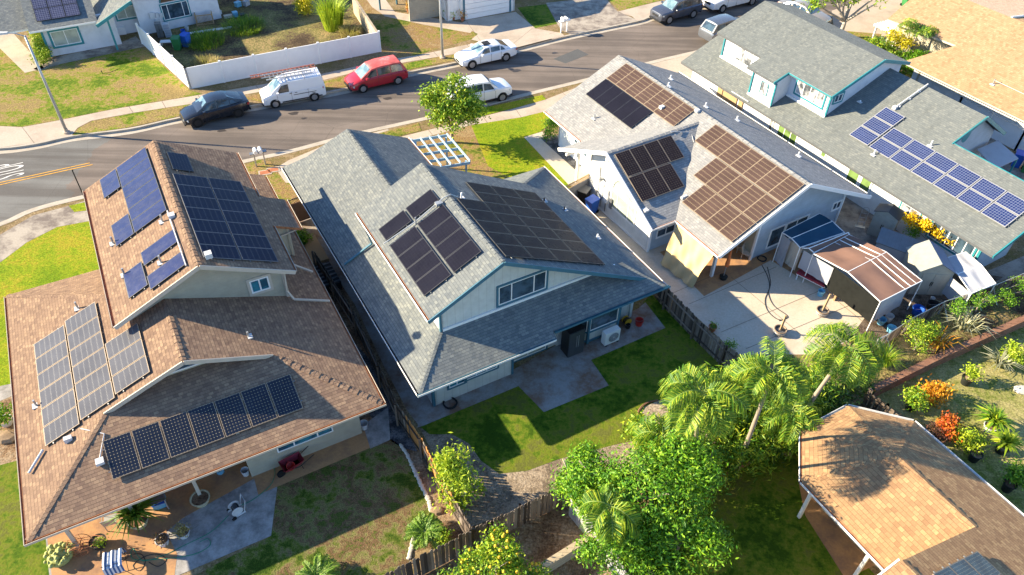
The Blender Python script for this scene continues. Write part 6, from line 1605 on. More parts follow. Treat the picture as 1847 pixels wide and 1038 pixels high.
pot((1754, 830), .27, .48, M_potg, 'empty black nursery pot beside the long tan roof', name='nursery_pot')
pot((1814, 884), .27, .5, M_potg, 'black pot with dark rounded bush at the right edge below the empty pot', leaf=L_mango, lr=.55, lz=.4, n=1200, off=(.35, .25))
# cycads
def cycad(label, px, L, n=26):
    p = G(*px); root = thing('cycad', label, 'cycad', p, 0, 'cycads on the left back lawn'); mb = MB(); mb.lathe([(.16, 0), (.18, .25), (.1, .4), (0, .42)], (0, 0, 0), 10); mb.build('trunk', M_bark, root)
    for i in range(n):
        fb = MB(); frond(fb, (0, 0, .35), 2*math.pi*i/n*2.4+rnd(-.2, .2), L*rnd(.75, 1.1), rnd(.5, 1.2), -.35, 26, .2, .035, fold=.35); fb.build('frond', [L_cycad, M_shaft], root)
cycad('cycad with stiff arching fronds beside the white stone edging', (768, 968), .95)
cycad('cycad cut by the bottom edge of the view in the left lawn', (575, 1052), 1.0)
p = G(790, 985); bush('garden_shrub', 'small green shrub below the cycad at the fence corner', (795, 985), 0, .4, .35, 700, .11, L_bright)
# front gardens
bush('garden_shrub', 'upright dark-green shrub by the path of the pale-roofed house', (992, 252), 0, .55, .9, 1500, .14, L_mango, h=1.0)
p = G(60, 118)
tree('hedge', 'bright yellow-green hedge beside the walkway in the top left', G(78, 122), [(-.2, .4, .7, .6, .7, .65, 1), (-.7, 1.5, .75, .6, .8, .7, 1), (-1.2, 2.6, .8, .65, .8, .7, 1), (-1.8, 3.8, .8, .65, .8, .7, 1)], 5200, .15, L_lime, .04, 'hedge', fork=(-.7, 1.5, .3), clump=6)
bush('yellow_shrub', 'bright yellow leafed shrub at the top edge of the weedy yard', (553, 28), 0, .8, .8, 1600, .2, L_yell)
grasses('cane_plant', 'tall pale canes and long leaves beside the yellow shrub', (602, 52), 0, .8, 420, 3.0, L_lime, .06, h=1.1, spread=.6)
grasses('dry_grass_clump', 'straw coloured dry grass by the stone wall', (632, 66), 0, .8, 500, 1.1, L_dry, .03)
grasses('tall_weeds', 'green tall grass beside the bins in the weedy yard', (370, 78), 0, 1.6, 1100, .9, L_palm, .025)
grasses('tall_weeds', 'long band of grassy weeds in front of the cluttered patio', (440, 52), 0, 1.8, 1100, .8, L_palm, .025)
grasses('dry_grass_clump', 'straw weeds along the inside of the white fence corner', (372, 118), 0, 1.2, 600, .6, L_dry, .025)
# top right garden
tree('plumeria', 'sparse plumeria tree with bare pale branches and few leaf tufts', G(1512, 66), [(-2.2, .2, 3.6, .9, .8, .5, 1.4), (-1.0, .9, 4.1, .9, .8, .5, 1.6), (-.2, 0, 3.6, .6, .6, .4, .8), (2.6, .4, 3.7, .35, .35, .3, .25), (1.3, 1.8, 4.2, .4, .4, .3, .25), (-2.9, -.4, 3.0, .6, .5, .4, .7), (.8, 1.0, 4.4, .3, .3, .2, .2), (2.0, -.6, 3.2, .2, .2, .2, .1)], 1500, .3, L_bright, .16, fork=(.2, .1, 1.3), clump=8, aspect=.4, bark=plain('plumeria_bark', (.38, .34, .28), .8))
GT = 'planting in the courtyard of the sandy-roofed house'
def court(label, pts, n, size, leaf, aspect=.42):
    c = F6.W(pts[0][0], pts[0][1], 0); bl = []
    for x, y, z, r in pts:
        q = F6.W(x, y, 0)-c; bl.append((q.x, q.y, z, r, r, r*.9, 1))
    tree('courtyard_shrub', label, c, bl, n, size, leaf, .05, 'shrub', GT, fork=(0, 0, .8), clump=7, aspect=aspect, shell=.3)
court('large mixed yellow-green courtyard bush beneath the white pergola', [(-.2, 3.6, 1.3, 1.1), (.2, 2.6, 1.4, 1.1), (-.6, 4.6, 1.0, .9), (-1.0, 2.6, 1.1, .9), (.8, 3.6, 1.9, .9), (-.6, 1.6, 1.3, .9)], 6500, .2, L_bright)
court('grey-green leafy shrub in the middle of the courtyard', [(1.4, 2.4, 1.9, 1.0), (1.2, 1.4, 1.6, 1.0), (.2, .9, 1.2, .8), (2.0, 3.2, 2.2, .9)], 4200, .18, L_palm)
court('bright yellow bush in the courtyard planting under the small palm', [(2.2, 2.6, 3.0, .75), (2.4, 1.8, 2.8, .6)], 1500, .18, L_yell)
court('dark green shrub at the right end of the courtyard planting', [(2.4, .9, 1.9, .9), (2.9, .2, 2.0, .8), (1.6, .3, 1.4, .8)], 3000, .18, L_mango)
palm('palm_tree', 'small feathery palm rising over the courtyard against the sandy roof', F6.W(2.7, 1.2, 0), F6.W(2.9, 1.4, 3.4), 12, 1.6, L_palm, .1, 1.05, -.7, 30, .4, .05, group=GT)
bush('flowering_shrub', 'bush of bright yellow flowers against the long white wall', (1640, 440), 0, .45, .5, 500, .12, L_mango, h=.9); 
tree('flowering_vine', 'row of clustered bright yellow flowers spilling over the shed', G(1664, 452), [(-.9, .9, 1.6, .4, .4, .25, 1), (-.3, .4, 1.6, .4, .4, .25, 1.1), (.4, -.2, 1.5, .4, .4, .25, 1), (1.0, -.6, 1.4, .35, .35, .22, 1)], 1500, .14, L_flower, .03, 'shrub', fork=(0, 0, .8), clump=5, aspect=.7)
for q, lb in (((1742, 190), 'pale succulent by the white panel fence'), ((1788, 208), 'green agave in the strip by the white panel fence'), ((1822, 224), 'yellow-green shrub at the right end of the white panel fence')):
    bush('garden_shrub', lb, q, 0, .45, .45, 500, .16, L_lime if q[0] > 1760 else L_cycad)
bush('fern_clump', 'dark green fern in the gap between brown house and fence', (548, 440), 0, .5, .45, 900, .16, L_mango)
pot((14, 765), .3, .35, M_potw, 'pale pot with leafy green plant at the left edge', leaf=L_mango, lr=.5, lz=.4, n=700)
# ================================================================== street furniture
def at(px, z=0): p = G(*px, z); p.z = z; return p
def lamp(label, px, h, armdir, lean=0):
    root = thing('street_lamp', label, 'street lamp', at(px), 0, 'street lamps'); mb = MB()
    mb.tube([(0, 0, 0), (0, 0, h*.5), (0, 0, h)], [.11, .09, .06], 12); d = Vector((math.cos(armdir), math.sin(armdir), 0))
    mb.build('pole', M_galv, root, smooth=True)
    mb = MB(); mb.tube([Vector((0, 0, h-.05)), d*.5+Vector((0, 0, h+.18)), d*1.0+Vector((0, 0, h+.25))], .035, 8); mb.build('arm', M_galv, root)
    mb = MB(); mb.T = Matrix.Translation(d*1.25+Vector((0, 0, h+.25))) @ Matrix.Rotation(armdir, 4, 'Z')
    mb.prism([(-.33, -.07, .05), (.3, -.15, .05), (.42, 0, .03), (.3, .15, .05), (-.33, .07, .05)], (0, 0, -.13)); mb.build('lamp_head', M_potw, root)
    mb = MB(); mb.lathe([(.24, -.02), (.24, .12), (.14, .16), (.13, .35)], (0, 0, 0), 12); mb.build('base', M_conc, root)
lamp('grey lamp post on the near corner in front of the white block house', (121, 240), 7.15, R(190))
lamp('grey lamp post beside the white sedan with the sunroof', (798.5, 105), 7.6, R(120))
b = F1.W(.4, 15.8, 0); root = thing('sign_post', 'thin dark pole standing behind the brown roof by the road', 'pole', G(163, 381), 0)
mb = MB(); mb.tube([(0, 0, 0), (0, 0, 3.0)], .035, 8); mb.build('pole', M_trim, root)
mb = MB(); mb.lathe([(.05, 2.98), (.06, 3.02), (0, 3.06)], (0, 0, 0), 8); mb.build('cap', M_trim, root)
def mailbox(label, px, rz, n=2, mat=M_white, post=True):
    root = thing('mailbox', label, 'mailbox', at(px), rz, 'kerbside mailboxes')
    mb = MB()
    for x in (-.3, .3): mb.box(x-.045, x+.045, -.045, .045, 0, 1.05)
    mb.build('post', M_galv if post else mat, root); mb = MB(); mb.box(-.55, .55, -.14, .14, 1.0, 1.06); mb.build('shelf', M_grey if post else mat, root)
    for i in range(n):
        x = (i-(n-1)/2)*.32; mb = MB(); pts = [(x+.12*math.cos(math.pi*k/8), -.24, 1.2+.12*math.sin(math.pi*k/8)) for k in range(9)]+[(x-.12, -.24, 1.06), (x+.12, -.24, 1.06)]
        mb.prism(pts, (0, .48, 0)); mb.build('box', mat, root)
mailbox('double white mailbox on a grey shelf in the grass by the brown house', (471, 299), R(25))
mailbox('double white mailbox beside the grey driveway across the street', (1017, 58), R(28), post=False)
root = thing('sprinkler', 'small lawn sprinkler stake on the patchy corner lawn', 'sprinkler', at((185, 134))); mb = MB(); mb.tube([(0, 0, 0), (0, 0, .22)], .02, 6); mb.build('stake', M_trim, root); mb = MB(); mb.lathe([(.02, .2), (.06, .24), (.03, .3), (0, .31)], (0, 0, 0), 8); mb.tube([(0, .03, .05), (.5, .3, .02), (.9, .9, .02)], .012, 5); mb.build('head', M_trim, root)
# pergolas
def pergola(label, corners, h, mat, nx, ny, bw=.05, bd=.17, rot=None):
    P = [G(x, y, h) for x, y in corners]; c = P[0].copy(); c.z = 0
    P = [Vector((p.x-c.x, p.y-c.y, 0)) for p in P]
    root = thing('pergola', label, 'pergola', c); A, B, C_, D = P
    mb = MB()
    for i in range(nx+1):
        t = i/nx; mb.beam(A.lerp(B, t)+Vector((0, 0, h)), D.lerp(C_, t)+Vector((0, 0, h)), bw, bd)
    mb.build('rafters', mat, root)
    mb = MB()
    for j in range(ny+1):
        t = j/ny; mb.beam(A.lerp(D, t)+Vector((0, 0, h-bd*.7)), B.lerp(C_, t)+Vector((0, 0, h-bd*.7)), bw*1.1, bd*1.1)
    mb.build('cross_beams', mat, root)
    for q in (A, B, C_, D):
        p = q.lerp((A+C_)/2, .14); mb = MB(); mb.box(p.x-.06, p.x+.06, p.y-.06, p.y+.06, 0, h-.1); mb.build('post', mat, root)
M_perg = plain('pergola_paleblue', (.30, .44, .55), .6, .3)
pergola('pale teal blue open lattice pergola attached to the front of the centre house', [(742, 252), (806, 242), (848, 291), (779, 303)], 2.5, M_perg, 4, 4)
pergola('white scalloped pergola above the courtyard planting near the top right', [(1577, 44), (1613, 34), (1662, 58), (1618, 66)], 2.4, M_white, 7, 3, .07, .14)
# bins
def bin_(label, px, rz, mat, lid=None, z=0):
    root = thing('wheelie_bin', label, 'wheelie bin', at(px, z), rz, 'wheelie bins'); mb = MB()
    mb.prism([(-.27, -.3, 0), (.27, -.3, 0), (.27, .3, 0), (-.27, .3, 0)], (0, 0, 0.001)); mb = MB()
    lo = [(-.24, -.26), (.24, -.26), (.24, .26), (-.24, .26)]; hi = [(-.3, -.34), (.3, -.34), (.3, .34), (-.3, .34)]
    for i in range(4):
        a, b_ = lo[i], lo[(i+1) % 4]; c, d = hi[(i+1) % 4], hi[i]; mb.poly([(*a, .05), (*b_, .05), (*c, 1.0), (*d, 1.0)])
    mb.box(-.3, .3, -.34, .34, .96, 1.0); mb.build('body', mat, root)
    mb = MB(); mb.prism([(-.32, -.37, 1.0), (.32, -.37, 1.0), (.32, .37, 1.05), (-.32, .37, 1.05)], (0, 0, .06)); mb.build('lid', lid or mat, root)
    mb = MB(); mb.tube([(-.26, .4, .98), (.26, .4, .98)], .02, 6); mb.build('handle', mat, root)
    for x in (-.24, .24): mb = MB(); mb.lathe([(.02, -.03), (.12, -.03), (.12, .03), (.02, .03)], (x, .3, .12), 14, 0, 'x'); mb.build('wheel', M_tyre, root)
bin_('faded green wheelie bin in the weedy yard', (322, 90), R(5), M_bgreen); bin_('bright blue wheelie bin with white paper on its lid in the weedy yard', (338, 84), R(-15), M_blue)
bin_('blue wheelie bin under the turquoise awning at the right edge', (1830, 300), R(-30), M_blue); bin_('dark green wheelie bin at the right edge next to the blue one', (1848, 310), R(-30), M_bgreen)
bin_('green wheelie bin at the top edge beside the sandy roof', (1632, 12), R(20), M_bgreen)
bin_('dark bin behind the grey gate in the side yard', (1052, 366), R(-30), M_trim, M_grey); bin_('blue bin lying open beside the dark bin in the side yard', (1066, 384), R(-50), M_blue)
def boxthing(name, label, cat, px, rz, size, mat, z=0, group=None, parts=None):
    root = thing(name, label, cat, at(px, z), rz, group); mb = MB(); sx, sy, sz = size
    mb.box(-sx/2, sx/2, -sy/2, sy/2, 0.01, sz); mb.build(parts or 'body', mat, root); return root
def bucket(label, px, mat, r=.16, h=.32, z=0, name='bucket', group='buckets'):
    root = thing(name, label, 'bucket', at(px, z), 0, group); mb = MB(); mb.lathe([(r*.8, .0), (r, h), (r*1.06, h), (r*1.06, h-.03), (r*.93, h-.02), (r*.76, .04), (0, .04)], (0, 0, 0), 18); mb.build('shell', mat, root)
    mb = MB(); mb.tube([(r*math.cos(math.pi*i/8), .0, h+.12*math.sin(math.pi*i/8)*-1+.02) for i in range(9)], .006, 5); mb.build('handle', M_galv, root); return root
# clutter by the white block house
r_ = boxthing('drawer_tower', 'white stacked plastic drawers against the block wall', 'drawers', (305, 66), R(20), (.5, .45, 1.15), M_potw)
mb = MB()
for i in range(5): mb.box(-.22, .22, -.245, -.226, .06+i*.22, .24+i*.22)
mb.build('drawer', M_tarpw, r_)
r_ = boxthing('cabinet', 'grey metal cabinet beside the white drawers', 'cabinet', (291, 66), R(20), (.5, .5, 1.2), M_grey)
mb = MB(); mb.box(-.005, .005, -.262, -.25, .05, 1.15); mb.box(.03, .05, -.28, -.25, .6, .75); mb.build('door', M_trim, r_)
root = thing('side_table', 'small white table in front of the green bin', 'table', at((303, 84)), R(10)); mb = MB(); mb.box(-.5, .5, -.25, .25, .42, .47); mb.build('tabletop', M_white, root)
for x in (-.45, .45):
    for y in (-.2, .2): mb = MB(); mb.box(x-.025, x+.025, y-.025, y+.025, 0, .42); mb.build('leg', M_white, root)
root = thing('crib', 'wooden slatted crib frame leaning by the block wall', 'crib', at((371, 46)), R(18)); mb = MB()
mb.beam((-.7, 0, .9), (.7, 0, .9), .05, .06); mb.beam((-.7, 0, .1), (.7, 0, .1), .05, .06)
for i in range(13): mb.beam((-.66+i*.11, 0, .1), (-.66+i*.11, 0, .9), .02, .03)
mb.build('slats', M_wood, root); mb = MB(); mb.box(-.72, -.66, -.03, .6, 0, 1.0); mb.box(.66, .72, -.03, .6, 0, 1.0); mb.build('end_panel', M_wood, root)
root = thing('lumber_pile', 'long white boards lying along the edge of the weeds', 'boards', at((376, 58)), R(22)); mb = MB()
for i in range(3): mb.beam((-1.9+.2*i, i*.13, .05+.03*(i % 2)), (1.9+.1*i, i*.13+.1, .05), .1, .04)
mb.build('boards', M_white, root)
for k, (q, m_, lb, s) in enumerate((((388, 28), M_orange, 'orange storage box on the cluttered patio', (.4, .4, .6)), ((412, 32), M_cream, 'cream flat crate on the cluttered patio', (.7, .35, .2)), ((425, 30), M_lblue, 'light blue storage tub on the cluttered patio', (.4, .4, .4)), ((438, 32), M_trim, 'black bag on the cluttered patio', (.5, .4, .3)), ((396, 26), M_potw, 'white storage box on the cluttered patio', (.35, .3, .3)), ((430, 12), M_lblue, 'pale blue tub beside the turquoise post', (.5, .4, .4)), ((445, 10), M_tarpw, 'white bundled sack beside the turquoise post', (.5, .4, .4)), ((378, 12), M_yellow, 'yellow container under the patio roof', (.3, .3, .6)))):
    r_ = boxthing('storage_box', lb, 'storage box', q, R(20+k*7), s, m_, 0, 'boxes on the cluttered patio'); mb = MB(); mb.box(-s[0]/2-.02, s[0]/2+.02, -s[1]/2-.02, s[1]/2+.02, s[2], s[2]+.03); mb.build('lid', m_, r_)
bucket('white bucket below the curtained window', (338, 55), M_potw); bucket('blue bucket near the curtained window', (331, 60), M_blue, .2, .3)
pot((86, 100), .28, .4, M_terra, 'terracotta pot at the corner of the white block house', name='terracotta_pot', leaf=L_cycad, lr=.25, lz=.3, n=60)
pot((170, 84), .22, .3, M_potg, 'black pot with a bare stem against the white block wall', leaf=L_dark, lr=.3, lz=.35, n=80)
r_ = boxthing('storage_chest', 'white storage chest on the porch by the turquoise post', 'chest', (216, 62), R(20), (1.1, .5, .6), M_white); mb = MB(); mb.box(-.57, .57, -.27, .27, .6, .66); mb.build('lid', M_white, r_)
# pots by the porch across the street
for k, (q, lb) in enumerate((((737, 22), 'terracotta pot left of the porch bench'), ((748, 25), 'terracotta pot with shrub on the porch edge'), ((762, 26), 'terracotta pot with thin plant on the porch edge'), ((780, 28), 'tall plant in terracotta pot left of the lamp post'), ((806, 34), 'terracotta pot left of the garage pillar'), ((818, 36), 'bushy terracotta pot at the garage pillar'), ((834, 38), 'terracotta pot at the corner of the garage door'), ((755, 15), 'orange flowering pot by the porch railing'))):
    pot(q, .17, .28, M_terra, lb, leaf=L_croton if k % 3 == 0 else L_bright, lr=.25, lz=.3, n=120, size=.14, group='terracotta pots by the porch')
# ================================================================== centre house yard
def fridge():
    p = F2.L(1006, 661, 0); root = thing('refrigerator', 'dark steel two-door refrigerator standing outdoors against the rear wall', 'refrigerator', F2.W(8.83, .98, 0), F2.ang)
    mb = MB(); mb.box(-.46, .46, -.33, .33, .03, 1.74); mb.build('cabinet', M_black, root)
    for s in (-1, 1):
        mb = MB(); mb.box(min(s*.455, s*.008), max(s*.455, s*.008), -.40, -.335, .06, 1.72); d = mb.build('door', M_steel, root); mb = MB(); mb.tube([(s*.06, -.45, .7), (s*.06, -.46, 1.1), (s*.06, -.45, 1.5)], .014, 6); mb.build('handle', M_galv, d)
fridge()
root = thing('air_conditioner', 'white air conditioning unit with round fan grille below the bay window', 'air conditioner', F2.W(10.92, .52, .0), F2.ang)
mb = MB(); mb.box(-.46, .46, -.17, .17, .08, .92); mb.build('casing', M_white, root)
mb = MB(); mb.lathe([(.31, -.185), (.28, -.172), (0, -.172)], (.06, 0, .5), 28, 0, 'y'); mb.build('fan_recess', M_grey, root)
mb = MB()
for r in (.29, .23, .17, .11): mb.tube([(.06+r*math.cos(2*math.pi*i/20), -.19, .5+r*math.sin(2*math.pi*i/20)) for i in range(21)], .006, 4)
for i in range(8): a = math.pi*i/4; mb.tube([(.06, -.19, .5), (.06+.3*math.cos(a), -.19, .5+.3*math.sin(a))], .005, 4)
mb.lathe([(.06, -.2), (.06, -.18)], (.06, 0, .5), 14, 0, 'y'); mb.build('fan_grille', M_potw, root)
mb = MB(); mb.box(-.4, -.3, -.2, .2, 0, .08); mb.box(.3, .4, -.2, .2, 0, .08); mb.build('foot', M_trim, root)
root = thing('hose_reel', 'yellow hose reel beside the red bucket against the rear wall', 'hose reel', F2.W(12.45, 1.2, 0), F2.ang)
mb = MB()
mb.lathe([(.22, -.16), (.22, -.14), (.13, -.13), (.13, .13), (.22, .14), (.22, .16)], (0, 0, .26), 20, 0, 'y'); mb.build('drum', M_yellow, root); mb = MB(); mb.tube([(.17*math.cos(i*.8), -.12+i*.006, .26+.17*math.sin(i*.8)) for i in range(40)], .016, 5); mb.build('hose', M_trim, root)
bucket('red bucket lying next to the yellow hose reel', (1152, 586), M_red, .22, .36)
bucket('dark round watering can by the bay window corner', (1132, 592), M_trim, .14, .25)
def hosecoil(label, px, r, mat, n=6, z=0, tail=None):
    root = thing('garden_hose', label, 'hose', at(px, z), 0, 'garden hoses'); mb = MB(); pts = []
    for i in range(n*14): a = 2*math.pi*i/14; rr = r*(1+.08*math.sin(i*.7)); pts.append((rr*math.cos(a), rr*math.sin(a), .02+.02*i/14*.8))
    if tail: pts += [Vector(q) for q in tail]
    mb.tube(pts, .015, 5); mb.build('coil', mat, root)
hosecoil('black coiled hose on the concrete below the long rear window', (812, 729), .33, M_trim, 7)
def hoseline(label, px, mat, r=.014, z=.025):
    P = [at(q, z) for q in smooth(px, 5)]; c = P[0].copy(); root = thing('garden_hose', label, 'hose', c, 0, 'garden hoses'); mb = MB(); mb.tube([p-c for p in P], r, 5); mb.build('hose', mat, root)
hoseline('green hose trailing from the wall tap across the grey patio to the reel', [(487, 835), (496, 850), (490, 872), (472, 890), (450, 905), (432, 912)], M_hose)
hoseline('dark green hose snaking over the stained patio of the brown house', [(412, 930), (380, 960), (330, 985), (300, 1000), (262, 1012), (250, 1005), (240, 990), (236, 1000), (246, 1010), (300, 1008), (350, 1000), (378, 985), (375, 972), (360, 978)], M_hose)
hoseline('black hose curling around the striped towel', [(240, 1000), (255, 1000), (262, 1014), (252, 1030), (240, 1020), (262, 1004), (285, 1000), (300, 1010), (285, 1022), (268, 1014)], M_trim)
# ================================================================== brown house patio
root = thing('wheelbarrow', 'dark red wheelbarrow holding a red bucket against the beige wall', 'wheelbarrow', F1.W(9.75, .5, 0), F1.ang+R(10))
mb = MB(); lo = [(-.3, -.2), (.3, -.16), (.3, .16), (-.3, .2)]; hi = [(-.5, -.34), (.48, -.28), (.48, .28), (-.5, .34)]
for i in range(4): mb.poly([(*lo[i], .3), (*lo[(i+1) % 4], .3), (*hi[(i+1) % 4], .62), (*hi[i], .62)]); mb.poly([(*hi[i], .62), (*hi[(i+1) % 4], .62), (*lo[(i+1) % 4], .3), (*lo[i], .3)])
mb.poly([(*q, .3) for q in lo]); mb.poly([(*q, .3) for q in lo][::-1]); mb.build('tray', M_maroon, root)
mb = MB(); mb.tube([(-.55, 0, .3), (.2, .24, .28), (.95, .28, .62)], .018, 6); mb.tube([(-.55, 0, .3), (.2, -.24, .28), (.95, -.28, .62)], .018, 6); mb.tube([(.3, .2, .3), (.35, .24, 0)], .016, 6); mb.tube([(.3, -.2, .3), (.35, -.24, 0)], .016, 6); mb.build('frame', M_trim, root)
mb = MB(); mb.lathe([(.03, -.05), (.19, -.05), (.19, .05), (.03, .05)], (-.58, 0, .19), 18, 0, 'y'); mb.build('wheel', M_tyre, root)
q = F1.W(9.6, .5, .42); root2 = thing('bucket', 'red bucket lying inside the dark red wheelbarrow', 'bucket', q, 0, 'buckets'); mb = MB(); mb.lathe([(.14, 0), (.18, .32), (.19, .32), (.15, .03), (0, .03)], (0, 0, 0), 18); mb.build('shell', M_red, root2); root2.rotation_euler = (R(50), 0, R(40))
root = thing('hose_reel_cart', 'white hose reel cart on the grey patio of the brown house', 'hose reel', at((428, 925)), R(40)); mb = MB()
for y in (-.2, .2): mb.lathe([(.24, y-.01), (.24, y+.01), (.18, y+.012), (.02, y+.012)], (0, 0, .34), 22, 0, 'y')
mb.lathe([(.1, -.19), (.1, .19)], (0, 0, .34), 14, 0, 'y'); mb.box(-.3, .3, -.24, -.2, .05, .12); mb.box(-.3, .3, .2, .24, .05, .12); mb.tube([(.25, -.22, .1), (.42, -.22, .75), (.42, .22, .75), (.25, .22, .1)], .018, 6); mb.build('frame', M_potw, root)
mb = MB(); mb.tube([(.15*math.cos(i*.9), -.17+i*.0065, .34+.15*math.sin(i*.9)) for i in range(52)], .014, 5); mb.build('hose', M_trim, root)
for y in (-.27, .27): mb = MB(); mb.lathe([(.02, -.02), (.1, -.02), (.1, .02), (.02, .02)], (-.22, y, .1), 14, 0, 'y'); mb.build('wheel', M_tyre, root)
M_celadon = plain('pot_celadon', (.20, .28, .24), .5, .3); M_pcream = plain('pot_cream', (.5, .44, .28), .6, .3)
pot((364, 906), .40, .34, M_pcream, 'large cream rimmed pot around the foot of the patio post', name='glazed_pot')
pot((253, 945), .42, .36, M_pcream, 'large cream pot with dark leafy palm plant at the patio edge', leaf=L_cycad, lr=.75, n=150, size=.16, kind='spiky')
pot((333, 966), .27, .30, M_potw, 'white pot with a small pinkish green plant on the stained patio', leaf=L_dry, lr=.3, lz=.2, n=260, size=.09)
pot((296, 980), .27, .32, M_potw, 'white pot with dried plant beside the green hose', leaf=L_burg, lr=.28, lz=.12, n=220, size=.1)
pot((181, 984), .32, .36, M_potg, 'round dark pot with green sprout on the sunlit orange patio', leaf=L_lime, lr=.16, lz=.1, n=120, size=.1, off=(.12, -.1))
root = thing('cactus', 'clustered round yellow-green cactus at the patio corner', 'cactus', at((112, 1008))); mb = MB()
for i in range(46):
    a = rnd(0, 6.28); r = .55*math.sqrt(random.random()); s = rnd(.07, .11); mb.lathe([(0, -s), (s*.8, -s*.5), (s, 0), (s*.8, s*.6), (0, s)], (math.cos(a)*r, math.sin(a)*r, .25+rnd(0, .35)*(1-r)), 9)
mb.lathe([(.35, 0), (.5, .2), (.3, .4), (0, .5)], (0, 0, 0), 14); mb.build('stems', M_cactus, root, smooth=True)
root = thing('wagon_wheel_planter', 'rusty wire cart with spoked wheels near the cactus', 'planter cart', at((150, 992)), R(15)); mb = MB()
for y in (-.3, .3):
    mb.tube([(.34*math.cos(2*math.pi*i/20), y, .36+.34*math.sin(2*math.pi*i/20)) for i in range(21)], .015, 5)
    for i in range(8): a = 2*math.pi*i/8; mb.tube([(0, y, .36), (.34*math.cos(a), y, .36+.34*math.sin(a))], .009, 4)
mb.tube([(0, -.3, .36), (0, .3, .36)], .02, 6); mb.build('wheels', M_rust, root)
mb = MB()
for i in range(5): mb.tube([(-.45+.0*i, -.25+.12*i, .5), (.5, -.25+.12*i, .5)], .01, 4)
mb.tube([(-.45, -.25, .5), (-.45, .25, .5)], .012, 4); mb.tube([(.5, -.25, .5), (.9, 0, .75), (.5, .25, .5)], .014, 5); mb.build('basket', M_rust, root)
root = thing('drying_rack', 'wire rack draped with a blue and white striped towel', 'drying rack', at((213, 1022)), R(20)); mb = MB()
for x in (-.4, .4):
    mb.tube([(x, -.35, 0), (x, .3, .7)], .012, 5); mb.tube([(x, .35, 0), (x, -.3, .7)], .012, 5)
for y in (-.3, -.1, .1, .3): mb.tube([(-.4, y, .7), (.4, y, .7)], .01, 5)
mb.build('frame', M_trim, root)
m_, nt_, b_ = newmat('towel_stripes', .9, .1); _s = nt_.nodes.new('ShaderNodeSeparateXYZ'); nt_.links.new(coord(nt_), _s.inputs[0])
nt_.links.new(ramp(nt_, math_(nt_, 'FRACT', math_(nt_, 'MULTIPLY', _s.outputs[0], 7.0)), [(0, (.06, .12, .26)), (.5, (.06, .12, .26)), (.52, (.55, .58, .62)), (1, (.55, .58, .62))]), b_.inputs['Base Color'])
tw = thing('towel', 'blue and white striped towel hung over the wire rack', 'towel', root.location, R(20)); mb = MB(); K = 8
prof = [(-.46, .25), (-.40, .66), (-.2, .725), (.1, .722), (.32, .71), (.42, .5), (.46, .12)]
for i in range(K):
    for j in range(len(prof)-1):
        x0, x1 = -.36+.72*i/K, -.36+.72*(i+1)/K; w0, w1 = .03*math.sin(i*1.9), .03*math.sin((i+1)*1.9)
        (ya, za), (yb, zb) = prof[j], prof[j+1]; mb.poly([(x0, ya, za+w0), (x1, ya, za+w1), (x1, yb, zb+w1), (x0, yb, zb+w0)])
mb.build('cloth', m_, tw)
def chair(label, px, rz, mat):
    root = thing('patio_chair', label, 'chair', at(px), rz, 'patio chairs'); mb = MB(); mb.box(-.24, .24, -.24, .24, .40, .44); mb.build('seat', mat, root); mb = MB(); mb.prism([(-.24, .22, .44), (.24, .22, .44), (.24, .32, .9), (-.24, .32, .9)], (0, .03, 0)); mb.build('backrest', mat, root)
    for x in (-.22, .22):
        for y in (-.22, .22): mb = MB(); mb.box(x-.015, x+.015, y-.015, y+.015, 0, .4); mb.build('leg', mat, root)
    mb = MB(); mb.tube([(-.25, -.24, .44), (-.25, -.24, .64), (-.25, .26, .66)], .014, 5); mb.tube([(.25, -.24, .44), (.25, -.24, .64), (.25, .26, .66)], .014, 5); mb.build('armrest', mat, root)
chair('pale metal patio chair at the edge of the brown roof overhang', (205, 948), R(200), M_galv)
r_ = boxthing('folding_table', 'grey table under the brown roof overhang', 'table', (262, 905), R(30), (1.5, .7, .04), M_grey, .7)
r_.location.z = 0; r_.children[0].location.z = .72
for x in (-.7, .7):
    for y in (-.3, .3): mb = MB(); mb.box(x-.02, x+.02, y-.02, y+.02, 0, .73); mb.build('leg', M_galv, r_)
r_ = boxthing('storage_tub', 'blue open plastic tub at the patio edge of the brown house', 'tub', (289, 912), R(25), (.5, .38, .35), M_lblue); mb = MB(); mb.box(-.27, .27, -.21, .21, .33, .36); mb.build('rim', M_blue, r_)
bucket('white bucket under the overhang at the beige wall corner', (444, 856), M_potw, .17, .34); bucket('pale blue bucket deep under the brown roof overhang', (398, 852), M_lblue, .2, .3)
bucket('white rimmed bucket at the right rear corner of the brown house', (657, 772), M_potw, .2, .36)
# stone edging, single stones
def stones(label, px, n):
    P = [at(q) for q in smooth(px, 6)]; c = P[0].copy(); root = thing('stone_edging', label, 'edging', c); mb = MB(); seg = [(b-a).length for a, b in zip(P, P[1:])]; tot = sum(seg)
    for i in range(n):
        t = tot*i/n; j = 0
        while j < len(seg)-1 and t > seg[j]: t -= seg[j]; j += 1
        p = P[j].lerp(P[j+1], t/seg[j])-c; r = rnd(.075, .11)
        mb.T = Matrix.Translation(p) @ Matrix.Rotation(rnd(0, 3), 4, 'Z') @ Matrix.Diagonal((1.2, .8, .8, 1)); mb.lathe([(r*.9, -.03), (r, r*.4), (r*.6, r*.9), (0, r)], (0, 0, 0), 7)
    o = mb.build('stones', M_stone, root); o['kind'] = 'stuff'
stones('curved row of pale stones edging the left back lawn', [(723, 804), (735, 822), (748, 850), (762, 880), (774, 905), (777, 925)], 46)
stones('lower row of pale stones continuing below the cycad', [(750, 962), (744, 982), (737, 1010)], 18)
